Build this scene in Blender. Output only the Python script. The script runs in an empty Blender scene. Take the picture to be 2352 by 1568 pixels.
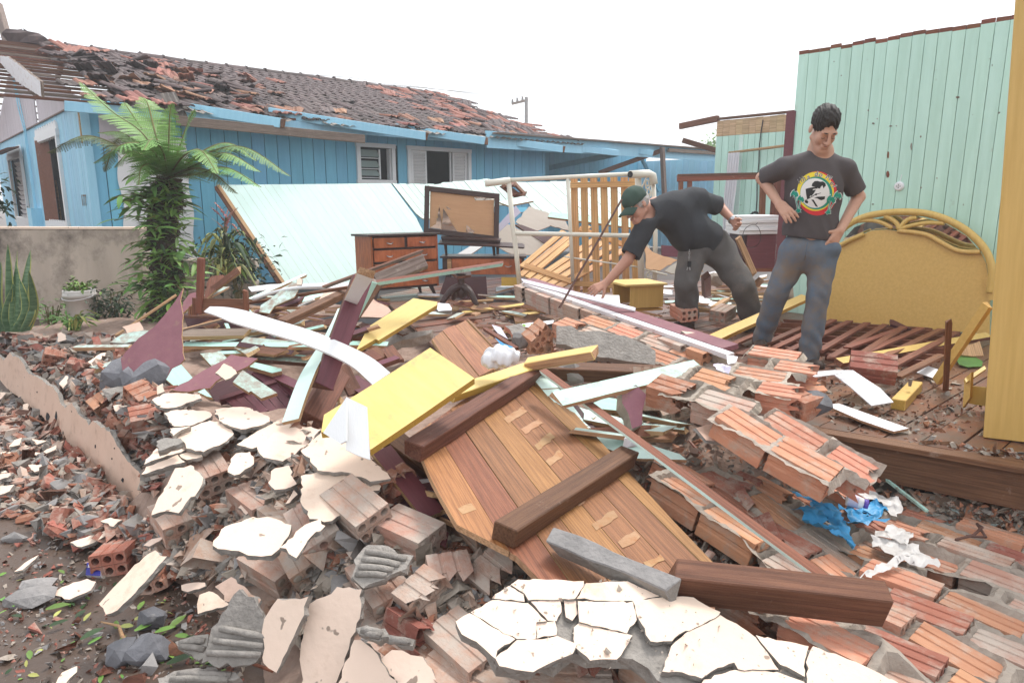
import bpy, bmesh, math, random
import numpy as np
from mathutils import Vector, Matrix, Euler
from mathutils.bvhtree import BVHTree
S = bpy.context.scene
COL = S.collection
R = random.Random(7)
rad = math.radians
# ------------------------------------------------------------------ camera
PITCH = rad(11.5)
CAMZ = 1.6
FPX = 1568.0
cam_d = bpy.data.cameras.new('camera')
cam_d.sensor_width = 36.0
cam_d.lens = 24.0
cam_d.clip_start = 0.05
cam_d.clip_end = 600.0
cam = bpy.data.objects.new('camera', cam_d)
COL.objects.link(cam)
cam.location = (0,0, CAMZ)
cam.rotation_euler = (rad(90) - PITCH, 0,0)
S.camera = cam
# ------------------------------------------------------------------ world, sun, exposure
W = bpy.data.worlds.new('World')
S.world = W
W.use_nodes = True
wn = W.node_tree.nodes
wl = W.node_tree.links
for n in list(wn):
 wn.remove(n)
SUN_EL, SUN_AZ = rad(58), rad(38)
sky = wn.new('ShaderNodeTexSky')
sky.sky_type = 'NISHITA'
sky.sun_disc = False
sky.sun_elevation = SUN_EL
sky.sun_rotation = SUN_AZ
sky.air_density = 1.0
sky.dust_density = 4.0
sky.ozone_density = 1.0
hs = wn.new('ShaderNodeHueSaturation')
hs.inputs['Saturation'].default_value = 0.22
hs.inputs['Value'].default_value = 1.0
ovc = wn.new('ShaderNodeMix')
ovc.data_type = 'RGBA'
ovc.inputs['Factor'].default_value = 0.6
ovc.inputs['B'].default_value = (8.6,8.9,9.3,1)
bgn = wn.new('ShaderNodeBackground')
bgn.inputs['Strength'].default_value = 0.105
outn = wn.new('ShaderNodeOutputWorld')
wl.new(sky.outputs[0], hs.inputs['Color'])
wl.new(hs.outputs[0], ovc.inputs['A'])
wl.new(ovc.outputs['Result'], bgn.inputs['Color'])
wl.new(bgn.outputs[0], outn.inputs['Surface'])
sun_d = bpy.data.lights.new('sun', 'SUN')
sun_d.energy = 1.5
sun_d.angle = rad(14)
sun_d.color = (1.0,0.97,0.92)
sun = bpy.data.objects.new('sun', sun_d)
COL.objects.link(sun)
_sd = Vector((math.sin(SUN_AZ)*math.cos(SUN_EL), math.cos(SUN_AZ)*math.cos(SUN_EL), math.sin(SUN_EL)))
sun.rotation_euler = _sd.to_track_quat('Z', 'Y').to_euler()
sun.location = (0,0,30)
S.view_settings.view_transform = 'Standard'
S.view_settings.look = 'None'
S.view_settings.gamma = 1.0
S.view_settings.use_curve_mapping = False
S.view_settings.exposure = 0.93
S.cycles.max_bounces = 6
S.cycles.diffuse_bounces = 3
S.cycles.use_denoising = True
# ------------------------------------------------------------------ pixel helpers (photo pixels at 2352 x 1568)
CP, SP = math.cos(PITCH), math.sin(PITCH)
CAM = Vector((0,0, CAMZ))
def ray(u, v):
 a, b = (u - 1176)/FPX, (784 - v)/FPX
 return Vector((a, CP + b * SP, -SP + b * CP))
def at_z(u, v, z):
 d = ray(u, v)
 return CAM + d * ((z - CAMZ)/d.z)
def at_y(u, v, y):
 d = ray(u, v)
 return CAM + d * (y / d.y)
def on_plane(u, v, pl):
 d = ray(u, v)
 P, n = pl
 return CAM + d * ((P - CAM).dot(n)/d.dot(n))
ZM = {1: (0,0,.334),2: (784,169,.334),3: (1568,0,.334),4: (0,490,.334),5: (675.8,574.5,.334),
  6: (1568,405.5,.334),7: (0,1044.2,.334),8: (784,1044.2,.334),9: (1568,929.3,.4073),
  'o': (1317.9,388.6,.2371), 'p': (405.5,591.4,.2371), 'l': (0,743.4,.28014),0: (0,0,1)}
def q(k, *xy):
 ox, oy, s = ZM[k]
 return [(ox + s * xy[i], oy + s * xy[i + 1]) for i in range(0, len(xy),2)]
def plz(u, v, z, nx=0.0, ny=0.0):
 n = Vector((nx, ny, 1)).normalized()
 return (at_z(u, v, z), n)
def ply(u, v, y, n):
 return (at_y(u, v, y), Vector(n).normalized())
def pl3(p, q_, r):
 n = (q_ - p).cross(r - p).normalized()
 if n.dot(CAM - p) < 0:
  n = -n
 return (p, n)
AX = Vector((.7427,.6697,0)).normalized()     # the long direction of both houses
BX = Vector((AX.y, -AX.x, 0))                  # square to it, towards the right and the camera
HROT = math.atan2(AX.y, AX.x)
# ------------------------------------------------------------------ materials
MATS = {}
def M(name, col, rough=.6, col2=None, scale=6, stretch=(1,1,1), dirt=None, amt=.35, dscale=3, rnd=.12, hrnd=.01,
  bump=.25, bscale=60, spec=.4, metal=0.0, contrast=.25, alpha=None, rings=0, speck=None, trans=0.0):
 m = bpy.data.materials.new(name)
 m.use_nodes = True
 nt = m.node_tree
 N, L = nt.nodes, nt.links
 p = N['Principled BSDF']
 p.inputs['Roughness'].default_value = rough
 p.inputs['Metallic'].default_value = metal
 p.inputs['Specular IOR Level'].default_value = spec
 tc = N.new('ShaderNodeTexCoord')
 oi = N.new('ShaderNodeObjectInfo')
 mul = N.new('ShaderNodeVectorMath')
 mul.operation = 'SCALE'
 mul.inputs['Scale'].default_value = 37.0
 comb = N.new('ShaderNodeCombineXYZ')
 for i in range(3):
  L.new(oi.outputs['Random'], comb.inputs[i])
 L.new(comb.outputs[0], mul.inputs[0])
 add = N.new('ShaderNodeVectorMath')
 L.new(tc.outputs['Object'], add.inputs[0])
 L.new(mul.outputs[0], add.inputs[1])
 mp = N.new('ShaderNodeMapping')
 mp.inputs['Scale'].default_value = stretch
 L.new(add.outputs[0], mp.inputs['Vector'])
 nz = N.new('ShaderNodeTexNoise')
 nz.inputs['Scale'].default_value = scale
 nz.inputs['Detail'].default_value = 6
 nz.inputs['Roughness'].default_value = .62
 L.new(mp.outputs[0], nz.inputs['Vector'])
 c2 = col2 or tuple(c * .72 for c in col)
 rp = N.new('ShaderNodeValToRGB')
 rp.color_ramp.elements[0].position = .5 - contrast
 rp.color_ramp.elements[0].color = (*c2,1)
 rp.color_ramp.elements[1].position = .5 + contrast * .6
 rp.color_ramp.elements[1].color = (*col, 1)
 L.new(nz.outputs['Fac'], rp.inputs[0])
 c = rp.outputs[0]
 if rings:
  wv = N.new('ShaderNodeTexNoise')
  wv.inputs['Scale'].default_value = rings
  wv.inputs['Detail'].default_value = 3
  mp2 = N.new('ShaderNodeMapping')
  mp2.inputs['Scale'].default_value = (stretch[0]*.35, stretch[1]*2.2, stretch[2]*2.2)
  L.new(add.outputs[0], mp2.inputs['Vector'])
  L.new(mp2.outputs[0], wv.inputs['Vector'])
  r2 = N.new('ShaderNodeValToRGB')
  r2.color_ramp.elements[0].position = .38
  r2.color_ramp.elements[0].color = (.55,.5,.45,1)
  r2.color_ramp.elements[1].position = .56
  r2.color_ramp.elements[1].color = (1,1,1,1)
  L.new(wv.outputs['Fac'], r2.inputs[0])
  mm = N.new('ShaderNodeMix')
  mm.data_type = 'RGBA'
  mm.blend_type = 'MULTIPLY'
  mm.inputs['Factor'].default_value = .75
  L.new(c, mm.inputs['A'])
  L.new(r2.outputs[0], mm.inputs['B'])
  c = mm.outputs['Result']
 if rnd:
  hv = N.new('ShaderNodeHueSaturation')
  mr = N.new('ShaderNodeMapRange')
  mr.inputs['To Min'].default_value = 1 - rnd
  mr.inputs['To Max'].default_value = 1 + rnd
  L.new(oi.outputs['Random'], mr.inputs['Value'])
  L.new(mr.outputs[0], hv.inputs['Value'])
  if hrnd:
   m2 = N.new('ShaderNodeMath')
   m2.operation = 'MULTIPLY'
   m2.inputs[1].default_value = 7.31
   L.new(oi.outputs['Random'], m2.inputs[0])
   m3 = N.new('ShaderNodeMath')
   m3.operation = 'FRACT'
   L.new(m2.outputs[0], m3.inputs[0])
   m4 = N.new('ShaderNodeMapRange')
   m4.inputs['To Min'].default_value = .5 - hrnd
   m4.inputs['To Max'].default_value = .5 + hrnd
   L.new(m3.outputs[0], m4.inputs['Value'])
   L.new(m4.outputs[0], hv.inputs['Hue'])
  L.new(c, hv.inputs['Color'])
  c = hv.outputs[0]
 if dirt:
  n2 = N.new('ShaderNodeTexNoise')
  n2.inputs['Scale'].default_value = dscale
  n2.inputs['Detail'].default_value = 9
  n2.inputs['Roughness'].default_value = .72
  L.new(add.outputs[0], n2.inputs['Vector'])
  r3 = N.new('ShaderNodeValToRGB')
  r3.color_ramp.elements[0].position = max(0.0,.72 - amt * .42)
  r3.color_ramp.elements[0].color = (0,0,0,1)
  r3.color_ramp.elements[1].position = min(1.0,.8 - amt * .25)
  r3.color_ramp.elements[1].color = (1,1,1,1)
  L.new(n2.outputs['Fac'], r3.inputs[0])
  mx = N.new('ShaderNodeMix')
  mx.data_type = 'RGBA'
  L.new(r3.outputs[0], mx.inputs['Factor'])
  L.new(c, mx.inputs['A'])
  mx.inputs['B'].default_value = (*dirt, 1)
  c = mx.outputs['Result']
 if speck:
  vz = N.new('ShaderNodeTexNoise')
  vz.inputs['Scale'].default_value = speck[1]
  vz.inputs['Detail'].default_value = 2
  L.new(add.outputs[0], vz.inputs['Vector'])
  r4 = N.new('ShaderNodeValToRGB')
  r4.color_ramp.elements[0].position = speck[2]
  r4.color_ramp.elements[0].color = (0,0,0,1)
  r4.color_ramp.elements[1].position = speck[2] + .03
  r4.color_ramp.elements[1].color = (1,1,1,1)
  L.new(vz.outputs['Fac'], r4.inputs[0])
  mx2 = N.new('ShaderNodeMix')
  mx2.data_type = 'RGBA'
  L.new(r4.outputs[0], mx2.inputs['Factor'])
  L.new(c, mx2.inputs['A'])
  mx2.inputs['B'].default_value = (*speck[0],1)
  c = mx2.outputs['Result']
 L.new(c, p.inputs['Base Color'])
 if bump:
  nb = N.new('ShaderNodeTexNoise')
  nb.inputs['Scale'].default_value = bscale
  nb.inputs['Detail'].default_value = 5
  L.new(mp.outputs[0], nb.inputs['Vector'])
  bp = N.new('ShaderNodeBump')
  bp.inputs['Strength'].default_value = bump
  bp.inputs['Distance'].default_value = .01
  L.new(nb.outputs['Fac'], bp.inputs['Height'])
  L.new(bp.outputs[0], p.inputs['Normal'])
 if alpha is not None:
  p.inputs['Alpha'].default_value = alpha
 if trans:
  p.inputs['Transmission Weight'].default_value = trans
 MATS[name] = m
 return m
GRAIN = (1.2,14,14)
DUST = (.36,.3,.26)
MUD = (.16,.1,.07)
M('blue_paint_shaded', (.19,.52,.72),.55,(.155,.45,.64),4,(6,6,.6),(.35,.45,.5),.12,6,.07,.008,.15)  # house blue as it looks in shade, darkened for the front wall
M('blue_paint_lit', (.36,.68,.86),.55,(.3,.61,.8),4,(6,6,.6),(.5,.5,.5),.1,6,.05,.005,.15)  # same house blue, brightened for the lit gable and timbers
M('mauve_paint', (.62,.56,.6),.6,(.55,.5,.53),5,(6,6,.6),(.4,.36,.34),.15,5,.05)
M('mint', (.56,.82,.72),.5,(.47,.72,.61),3,(5,5,.5),(.36,.45,.36),.22,5,.05,.004,.12, speck=((.16,.15,.12),14,.755))
M('mint_lit', (.66,.83,.765),.42,(.61,.79,.72),4,(1,5,5),(.45,.45,.38),.2,6,.03,.004,.1)  # mint paint lightened for the overexposed look of the fallen panels
M('mint_board', (.48,.75,.65),.5,(.4,.66,.57),5, GRAIN, (.3,.24,.19),.42,9,.1,.008,.25)
M('mint_dusty', (.55,.72,.66),.6,(.43,.6,.53),7, GRAIN, (.34,.27,.22),.75,14,.12,.01,.3)
M('white_paint', (.8,.8,.8),.4,(.74,.74,.74),3,(1,3,3),(.45,.4,.36),.14,7,.03,0,.08)
M('white_dusty', (.78,.76,.78),.5,(.7,.68,.7),4,(1,6,6),(.4,.27,.2),.4,12,.03,0,.12)
M('lilac_white', (.66,.62,.74),.45,(.6,.55,.68),4,(1,6,6),(.4,.3,.28),.2,6,.03,0,.1)
M('yellow_lam', (.7,.47,.15),.42,(.6,.385,.105),5,(10,10,.5),(.45,.27,.1),.16,5,.04,.004,.06)
M('yellow_board_lit', (.76,.56,.2),.5,(.67,.47,.15),4,(1,5,5),(.52,.35,.16),.36,5,.05,.006,.08)  # yellow laminate lightened for the stronger light on lying boards
M('yellow_edge', (.55,.32,.06),.55, None, 8, GRAIN, (.3,.2,.1),.2,9,.06)
M('maroon', (.17,.045,.06),.42,(.12,.03,.042),5, GRAIN, (.3,.2,.18),.22,9,.12,.01,.2, spec=.5)
M('maroon_ply', (.27,.11,.13),.5,(.21,.08,.1),5,(2,2,2),(.3,.17,.13),.38,16,.08,.01,.1)
M('maroon_dark', (.075,.02,.025),.4, None, 5, GRAIN, (.2,.12,.1),.2,9,.15,.01,.15)
M('panel_wood', (.37,.155,.066),.5,(.22,.08,.032),5, GRAIN, (.5,.33,.2),.16,3,.22,.012,.3, rings=5)
M('panel_gold', (.43,.2,.07),.48,(.28,.115,.036),5, GRAIN, (.5,.35,.22),.14,3,.1,.008,.3, rings=5)
M('wood_brown', (.2,.085,.045),.62,(.11,.042,.022),5, GRAIN, (.3,.21,.16),.28,7,.25,.012,.4, rings=4)
M('wood_red', (.26,.09,.045),.6,(.15,.05,.024),5, GRAIN, (.28,.18,.13),.25,7,.2,.012,.35, rings=4)
M('wood_grey', (.3,.23,.19),.75,(.17,.12,.095),6, GRAIN, (.38,.32,.27),.3,7,.2,.01,.5, rings=4)
M('wood_raw', (.55,.35,.19),.7,(.42,.24,.11),7, GRAIN, (.3,.2,.13),.25,9,.15,.012,.4, rings=5)
M('wood_bare', (.68,.5,.3),.7,(.55,.38,.2),6, GRAIN, (.4,.28,.16),.15,9,.12,.012,.3, rings=4)
M('pine', (.72,.42,.19),.5,(.6,.31,.115),4, GRAIN, (.45,.26,.13),.08,9,.06,.006,.15, rings=4, speck=((.16,.06,.03),9,.72))
M('dresser', (.47,.14,.05),.35,(.34,.09,.03),5,(8,8,1),(.2,.06,.03),.15,6,.08,.005,.1, rings=3)
M('dresser_dark', (.05,.022,.018),.35, None, 6, GRAIN, (.3,.2,.16),.15,9,.1)
M('brick_wall', (.6,.29,.18),.85,(.47,.2,.12),7,(1,2,2),(.5,.37,.29),.55,8,.17,.012,.35)
M('brick_red', (.37,.145,.095),.85,(.25,.095,.06),8,(1,2,2),(.43,.33,.27),.6,9,.22,.012,.35)
M('brick_pale', (.5,.29,.21),.88,(.42,.24,.17),6,(1,2,2),(.48,.4,.34),.82,7,.13,.01,.4)
M('mortar', (.42,.36,.3),.95,(.28,.235,.195),10,(1,1,1),(.22,.17,.13),.25,6,.15,.005,.8,45)
M('mortar_cut', (.34,.31,.28),.95,(.22,.2,.18),16,(1,1,1), None, 0,1,.12,.004,.9,60)
M('concrete', (.32,.3,.29),.9,(.2,.19,.185),9,(1,1,1),(.16,.14,.13),.3,5,.15,.003,.7,50)
M('slate_rock', (.21,.21,.225),.8,(.12,.12,.135),7,(1,1,1),(.34,.32,.3),.25,6,.2,.003,.6,40)
M('plaster', (.84,.645,.52),.8,(.79,.62,.5),4,(1,1,1),(.66,.48,.36),.36,6,.06,.006,.2,30, speck=((.32,.24,.19),22,.68))
M('plaster_shade', (.74,.52,.41),.8,(.68,.46,.35),5,(1,1,1),(.52,.34,.25),.45,7,.05,.004,.12,30, speck=((.1,.07,.05),22,.75))
M('wall_grey', (.54,.45,.37),.9,(.4,.33,.27),3,(1,1,.35),(.1,.08,.065),.62,1.1,0,0,.4,30)
M('tile_dark', (.13,.095,.09),.8,(.065,.05,.05),9,(1,1,1),(.3,.12,.07),.2,7,.4,.015,.4)
M('tile_orange', (.36,.17,.12),.8,(.2,.085,.06),8,(1,1,1),(.2,.12,.1),.3,9,.25,.02,.3)
M('fibre_cement', (.33,.3,.27),.9,(.2,.18,.16),9,(1,1,1),(.1,.09,.08),.3,4,.15)
M('dark_inside', (.03,.03,.035),.9)  # near-black standing in for the shade inside rooms and gaps
M('cream_metal', (.76,.72,.62),.35,(.7,.66,.56),4,(1,1,1),(.4,.22,.1),.06,14,0,0,.05)
M('steel', (.5,.5,.5),.3, metal=.9)
M('rust', (.14,.07,.05),.8,(.08,.045,.04),30)
M('black', (.02,.02,.022),.5)
M('mud', (.1,.064,.045),.45,(.055,.036,.026),2.2,(1,1,1),(.06,.042,.032),.4,5,0,0,.7,20, spec=.5)
M('bed', (.37,.26,.205),.95,(.24,.16,.125),14,(1,1,1),(.34,.29,.25),.4,6,0,0,1.0,25)
M('floor_wood', (.25,.085,.038),.35,(.15,.05,.024),4, GRAIN, (.13,.09,.07),.75,2.5,.15,.008,.25, spec=.6)
M('leaf_mid', (.16,.3,.055),.5,(.09,.19,.035),6, rnd=.25, hrnd=.02, bump=.1)
M('leaf_fern', (.19,.37,.09),.55,(.11,.24,.06),5, rnd=.2, hrnd=.015, bump=0)
M('leaf_fern_old', (.15,.19,.06),.6,(.1,.13,.045),5, rnd=.2, hrnd=.02, bump=0)
M('leaf_dark', (.03,.07,.022),.5,(.018,.04,.014),7, rnd=.3, hrnd=.02, bump=.1)
M('leaf_yellow', (.42,.42,.12),.5,(.3,.34,.09),5, rnd=.2, bump=0)
M('leaf_pink', (.62,.25,.22),.5,(.5,.3,.17),5, rnd=.2, hrnd=.03, bump=0)
M('leaf_snake', (.06,.13,.055),.45,(.13,.22,.11),26,(.3,.3,1.6), None, 0,1,.15,.01,.05, contrast=.12)
M('trunk_fern', (.075,.05,.035),.95,(.035,.024,.018),12,(1,1,.5), rnd=.2, bump=.9, bscale=30)
M('stem', (.2,.16,.07),.8,(.12,.1,.05),8)
M('bag_white', (.8,.8,.82),.35,(.75,.75,.78),5, rnd=0, bump=.3, bscale=20, spec=.5)
M('bag_dirty', (.66,.63,.6),.45,(.55,.52,.5),6,(1,1,1),(.35,.28,.22),.3,8,0,0,.3,20)
M('rag_blue', (.05,.33,.62),.45,(.04,.25,.5),8,(1,1,1),(.1,.2,.28),.15,6,0,0,.4,25)
M('glass_shard', (.55,.66,.62),.12,(.5,.6,.57),5, rnd=.1, spec=.8, bump=0, alpha=.55)
M('mirror_glass', (.8,.83,.82),.03,(.78,.8,.8),2, rnd=0, bump=0, metal=1.0)
M('ply_back', (.55,.31,.16),.5,(.48,.26,.13),4,(1,8,8), rnd=0, bump=.05)
M('grey_ply', (.46,.4,.34),.6,(.42,.36,.3),4,(1,6,6),(.3,.22,.17),.15,6,.05)
M('paper', (.8,.8,.83),.6,(.76,.76,.8),4, rnd=.02, hrnd=0, bump=.05)
# ------------------------------------------------------------------ object helpers
def tag(o, label=None, cat=None, group=None, kind=None):
 if label: o['label'] = label
 if cat: o['category'] = cat
 if group: o['group'] = group
 if kind or cat: o['kind'] = kind or 'thing'
 return o
def empty(name, label, cat, loc=(0,0,0), rotz=0.0, group=None):
 o = bpy.data.objects.new(name, None)
 COL.objects.link(o)
 o.location = loc
 o.rotation_euler = (0,0, rotz)
 o.empty_display_size = .1
 return tag(o, label, cat, group)
def mats_of(me, mats):
 for m in (mats if isinstance(mats, (list, tuple)) else [mats]):
  me.materials.append(MATS[m] if isinstance(m, str) else m)
def link(name, me, parent=None, mat=None):
 o = bpy.data.objects.new(name, me)
 COL.objects.link(o)
 if mat is not None:
  o.matrix_world = mat
 if parent:
  o.parent = parent
 return o
class MB:
 def __init__(s):
  s.v, s.f, s.m = [],[],[]
 def add(s, vs, fs, mi=0):
  o = len(s.v)
  s.v += [tuple(x) for x in vs]
  s.f += [tuple(i + o for i in f) for f in fs]
  s.m += list(mi) if isinstance(mi, (list, tuple)) else [mi]*len(fs)
  return s
 def box(s, c, d, rot=None, mi=0, jit=0.0):
  x, y, z = (k / 2 for k in d)
  vs = [Vector((sx * x, sy * y, sz * z)) for sx in (-1,1) for sy in (-1,1) for sz in (-1,1)]
  if jit:
   vs = [v + Vector((R.uniform(-jit, jit) for _ in range(3))) for v in vs]
  if rot is not None:
   vs = [rot @ v for v in vs]
  vs = [v + Vector(c) for v in vs]
  return s.add(vs, [(0,1,3,2),(4,6,7,5),(0,4,5,1),(2,3,7,6),(0,2,6,4),(1,5,7,3)], mi)
 def bar(s, A, B, w, h, mi=0, up=(0,0,1)):
  A, B = Vector(A), Vector(B)
  x = (B - A).normalized()
  z = Vector(up) - x * x.dot(Vector(up))
  if z.length < 1e-4:
   z = Vector((1,0,0)) - x * x.x
  z.normalize()
  y = z.cross(x)
  rot = Matrix((x, y, z)).transposed()
  return s.box((A + B)/2,((B - A).length, w, h), rot, mi)
 def tube(s, pts, r, n=8, mi=0, caps=True):
  pts = [Vector(p) for p in pts]
  rs = r if isinstance(r, (list, tuple)) else [r]*len(pts)
  vs, fs = [],[]
  t0 = (pts[1] - pts[0]).normalized()
  a = t0.orthogonal().normalized()
  for i, p in enumerate(pts):
   t = (pts[min(i + 1, len(pts) - 1)] - pts[max(i - 1,0)]).normalized()
   a = (a - t * a.dot(t))
   a = a.normalized() if a.length > 1e-5 else t.orthogonal().normalized()
   b = t.cross(a)
   for k in range(n):
    an = 2*math.pi * k / n
    vs.append(p + (a * math.cos(an) + b * math.sin(an))*rs[i])
  for i in range(len(pts) - 1):
   for k in range(n):
    k2 = (k + 1) % n
    fs.append((i * n + k, i * n + k2,(i + 1)*n + k2,(i + 1)*n + k))
  if caps:
   fs.append(tuple(range(n))[::-1])
   fs.append(tuple((len(pts) - 1)*n + k for k in range(n)))
  return s.add(vs, fs, mi)
 def prism(s, poly, z0, z1, M4=None, mi=0, mside=None):
  n = len(poly)
  vs = [Vector((x, y, z0)) for x, y in poly] + [Vector((x, y, z1)) for x, y in poly]
  if M4 is not None:
   vs = [M4 @ v for v in vs]
  fs = [tuple(range(n))[::-1], tuple(range(n, 2*n))] + [(i, (i + 1) % n, n + (i + 1) % n, n + i) for i in range(n)]
  return s.add(vs, fs, [mi, mi] + [mi if mside is None else mside]*n)
 def lathe(s, prof, n=16, M4=None, mi=0):
  vs, fs = [],[]
  for r, z in prof:
   for k in range(n):
    a = 2*math.pi * k / n
    v = Vector((r * math.cos(a), r * math.sin(a), z))
    vs.append(M4 @ v if M4 is not None else v)
  for i in range(len(prof) - 1):
   for k in range(n):
    k2 = (k + 1) % n
    fs.append((i * n + k, i * n + k2,(i + 1)*n + k2,(i + 1)*n + k))
  return s.add(vs, fs, mi)
 def mesh(s, name, mats, smooth=False):
  me = bpy.data.meshes.new(name)
  me.from_pydata(s.v, [], s.f)
  mats_of(me, mats)
  if len(me.materials) > 1:
   me.polygons.foreach_set('material_index', s.m)
  if smooth:
   me.polygons.foreach_set('use_smooth', [True]*len(me.polygons))
  me.update()
  return me
 def obj(s, name, mats, parent=None, smooth=False, label=None, cat=None, group=None, kind=None, center=True):
  if center and s.v:
   a = np.array([tuple(v) for v in s.v])
   c = Vector(((a[:, 0].min() + a[:, 0].max())/2,(a[:, 1].min() + a[:, 1].max())/2, a[:, 2].min()))
   if parent is None:
    s.v = [tuple(Vector(v) - c) for v in s.v]
  else:
   c = Vector()
  o = link(name, s.mesh(name, mats, smooth), parent)
  if parent is None:
   o.location = c
  return tag(o, label, cat, group, kind)
def frame(x, z):
 x = Vector(x).normalized()
 z = Vector(z)
 z = (z - x * z.dot(x)).normalized()
 y = z.cross(x)
 return Matrix((x, y, z)).transposed().to_4x4()
def bevel_mesh(me, w, seg=1):
 bm = bmesh.new()
 bm.from_mesh(me)
 bmesh.ops.bevel(bm, geom=[e for e in bm.edges if e.calc_face_angle(0) > .6], offset=w, segments=seg, affect='EDGES', clamp_overlap=True)
 bm.to_mesh(me)
 bm.free()
def plank(name, A, B, w, t, mats, up=(0,0,1), label=None, cat=None, group=None, parent=None, jag=.01, rough=0, sag=0.0, taper=0.0, mi3=None):
 A, B = Vector(A), Vector(B)
 L = (B - A).length
 F = frame(B - A, up)
 n = max(2, min(12, int(L / (.06 if rough else .25))))
 vs, fs, ms = [],[],[]
 for i in range(n + 1):
  k = i / n
  x = (k - .5)*L
  ww = w * (1 - taper * k)
  s = -sag * 4*k * (1 - k)
  e = jag if i in (0, n) else 0
  j = rough or min(.004, w * .02)
  for (sy, sz) in ((-1,-1),(1,-1),(1,1),(-1,1)):
   vs.append((x + R.uniform(-e, e)*2, sy * ww / 2 + R.uniform(-j, j), s + sz * t / 2 + R.uniform(-j, j)*.5))
 for i in range(n):
  o = i * 4
  for k in range(4):
   fs.append((o + k, o + (k + 1) % 4, o + 4 + (k + 1) % 4, o + 4 + k))
   ms.append(0 if k == 2 else (1 if k != 0 else 2))
 fs += [(3,2,1,0),(n * 4, n * 4 + 1, n * 4 + 2, n * 4 + 3)]
 ms += [1,1]
 ml = list(mats) if isinstance(mats, (list, tuple)) else [mats]
 if len(ml) == 1: ml = ml * 3
 if len(ml) == 2: ml = [ml[0], ml[1], ml[0]]
 me = bpy.data.meshes.new(name)
 me.from_pydata(vs, [], fs)
 mats_of(me, ml)
 me.polygons.foreach_set('material_index', ms)
 F.translation = (A + B)/2
 o = link(name, me, parent, F)
 if w < 1 and min(w, t) > .03:
  bevel_mesh(me, .004)
 return tag(o, label, cat, group)
def pk(name, a, b, w, t, mats, label, cat='board', up=(0,0,1), group=None, **k):
 return plank(name, at_z(*a), at_z(*b), w, t, mats, up, label, cat, group, **k)
def slab(name, pts, pl, th, mats, label=None, cat=None, group=None, jag=0.0, jstep=.05, under=0.0, parent=None, rough_top=0.0, xdir=None):
 P, n = pl
 if n.dot(CAM - P) < 0:
  n = -n
 W3 = [on_plane(u, v, (P, n)) for u, v in pts]
 c = sum(W3, Vector())/len(W3)
 best = max(((W3[i] - W3[(i + 1) % len(W3)]) for i in range(len(W3))), key=lambda d: d.length) if xdir is None else xdir
 F = frame(best, n)
 Fi = F.to_3x3().transposed()
 P2 = [Fi @ (w - c) for w in W3]
 ring = []
 for i in range(len(P2)):
  a, b = P2[i], P2[(i + 1) % len(P2)]
  d = b - a
  m = max(1, int(d.length / jstep)) if jag else 1
  nn = Vector((d.y, -d.x, 0)).normalized() if d.length > 1e-6 else Vector()
  for k in range(m):
   p = a + d * (k / m)
   if jag and k:
    p = p + nn * R.gauss(0, jag) + d * R.uniform(-.3,.3)/m
   elif jag:
    p = p + Vector((R.gauss(0, jag * .3), R.gauss(0, jag * .3),0))
   ring.append((p.x, p.y))
 ar = sum(ring[i][0]*ring[(i + 1) % len(ring)][1] - ring[(i + 1) % len(ring)][0]*ring[i][1] for i in range(len(ring)))
 if ar < 0:
  ring.reverse()
 N = len(ring)
 vs = [(x, y, R.gauss(0, rough_top) if rough_top else 0) for x, y in ring]
 layers = 1
 if jag and th > .012:
  for (x, y) in ring:
   s = 1 + R.uniform(-.02,.03)
   vs.append((x * s + R.gauss(0, jag * .5), y * s + R.gauss(0, jag * .5),-th * R.uniform(.35,.6)))
  layers = 2
 for (x, y) in ring:
  e = R.uniform(0, under) if under else 0
  l = math.hypot(x, y) or 1
  vs.append((x - x / l * e, y - y / l * e, -th * (R.uniform(.8,1.1) if jag else 1)))
 fs = [tuple(range(N)), tuple(range(layers * N, (layers + 1)*N))[::-1]]
 ms = [0,1]
 for l in range(layers):
  for i in range(N):
   j = (i + 1) % N
   fs.append((l * N + i, (l + 1)*N + i, (l + 1)*N + j, l * N + j))
   ms.append(1)
 me = bpy.data.meshes.new(name)
 me.from_pydata(vs, [], fs)
 ml = list(mats) if isinstance(mats, (list, tuple)) else [mats, mats]
 mats_of(me, ml)
 me.polygons.foreach_set('material_index', ms)
 F.translation = c
 o = link(name, me, None, F)
 if parent:
  o.parent = parent
  bpy.context.view_layer.update()
  o.matrix_parent_inverse = parent.matrix_world.inverted()
 return tag(o, label, cat, group)
def ribbon(name, pts, side, w, t, mats, label=None, cat=None, smooth=True, parent=None, group=None):
 pts = [Vector(p) for p in pts]
 n = len(pts)
 sides = side if isinstance(side, list) else [side]*n
 ws = w if isinstance(w, list) else [w]*n
 mb = MB()
 vs = []
 for i, p in enumerate(pts):
  tg = (pts[min(i + 1, n - 1)] - pts[max(i - 1,0)]).normalized()
  s = Vector(sides[i])
  s = (s - tg * s.dot(tg)).normalized()
  nn = tg.cross(s)
  for (a, b) in ((-1,-1),(1,-1),(1,1),(-1,1)):
   vs.append(p + s * (a * ws[i]/2) + nn * (b * t / 2))
 fs, ms = [],[]
 for i in range(n - 1):
  for k in range(4):
   fs.append((i * 4 + k, i * 4 + (k + 1) % 4, i * 4 + 4 + (k + 1) % 4, i * 4 + 4 + k))
   ms.append(0 if k in (0,2) else 1)
 fs += [(3,2,1,0), tuple((n - 1)*4 + k for k in range(4))]
 ms += [1,1]
 mb.add(vs, fs, ms)
 return mb.obj(name, mats, parent, False, label, cat, group)
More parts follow.
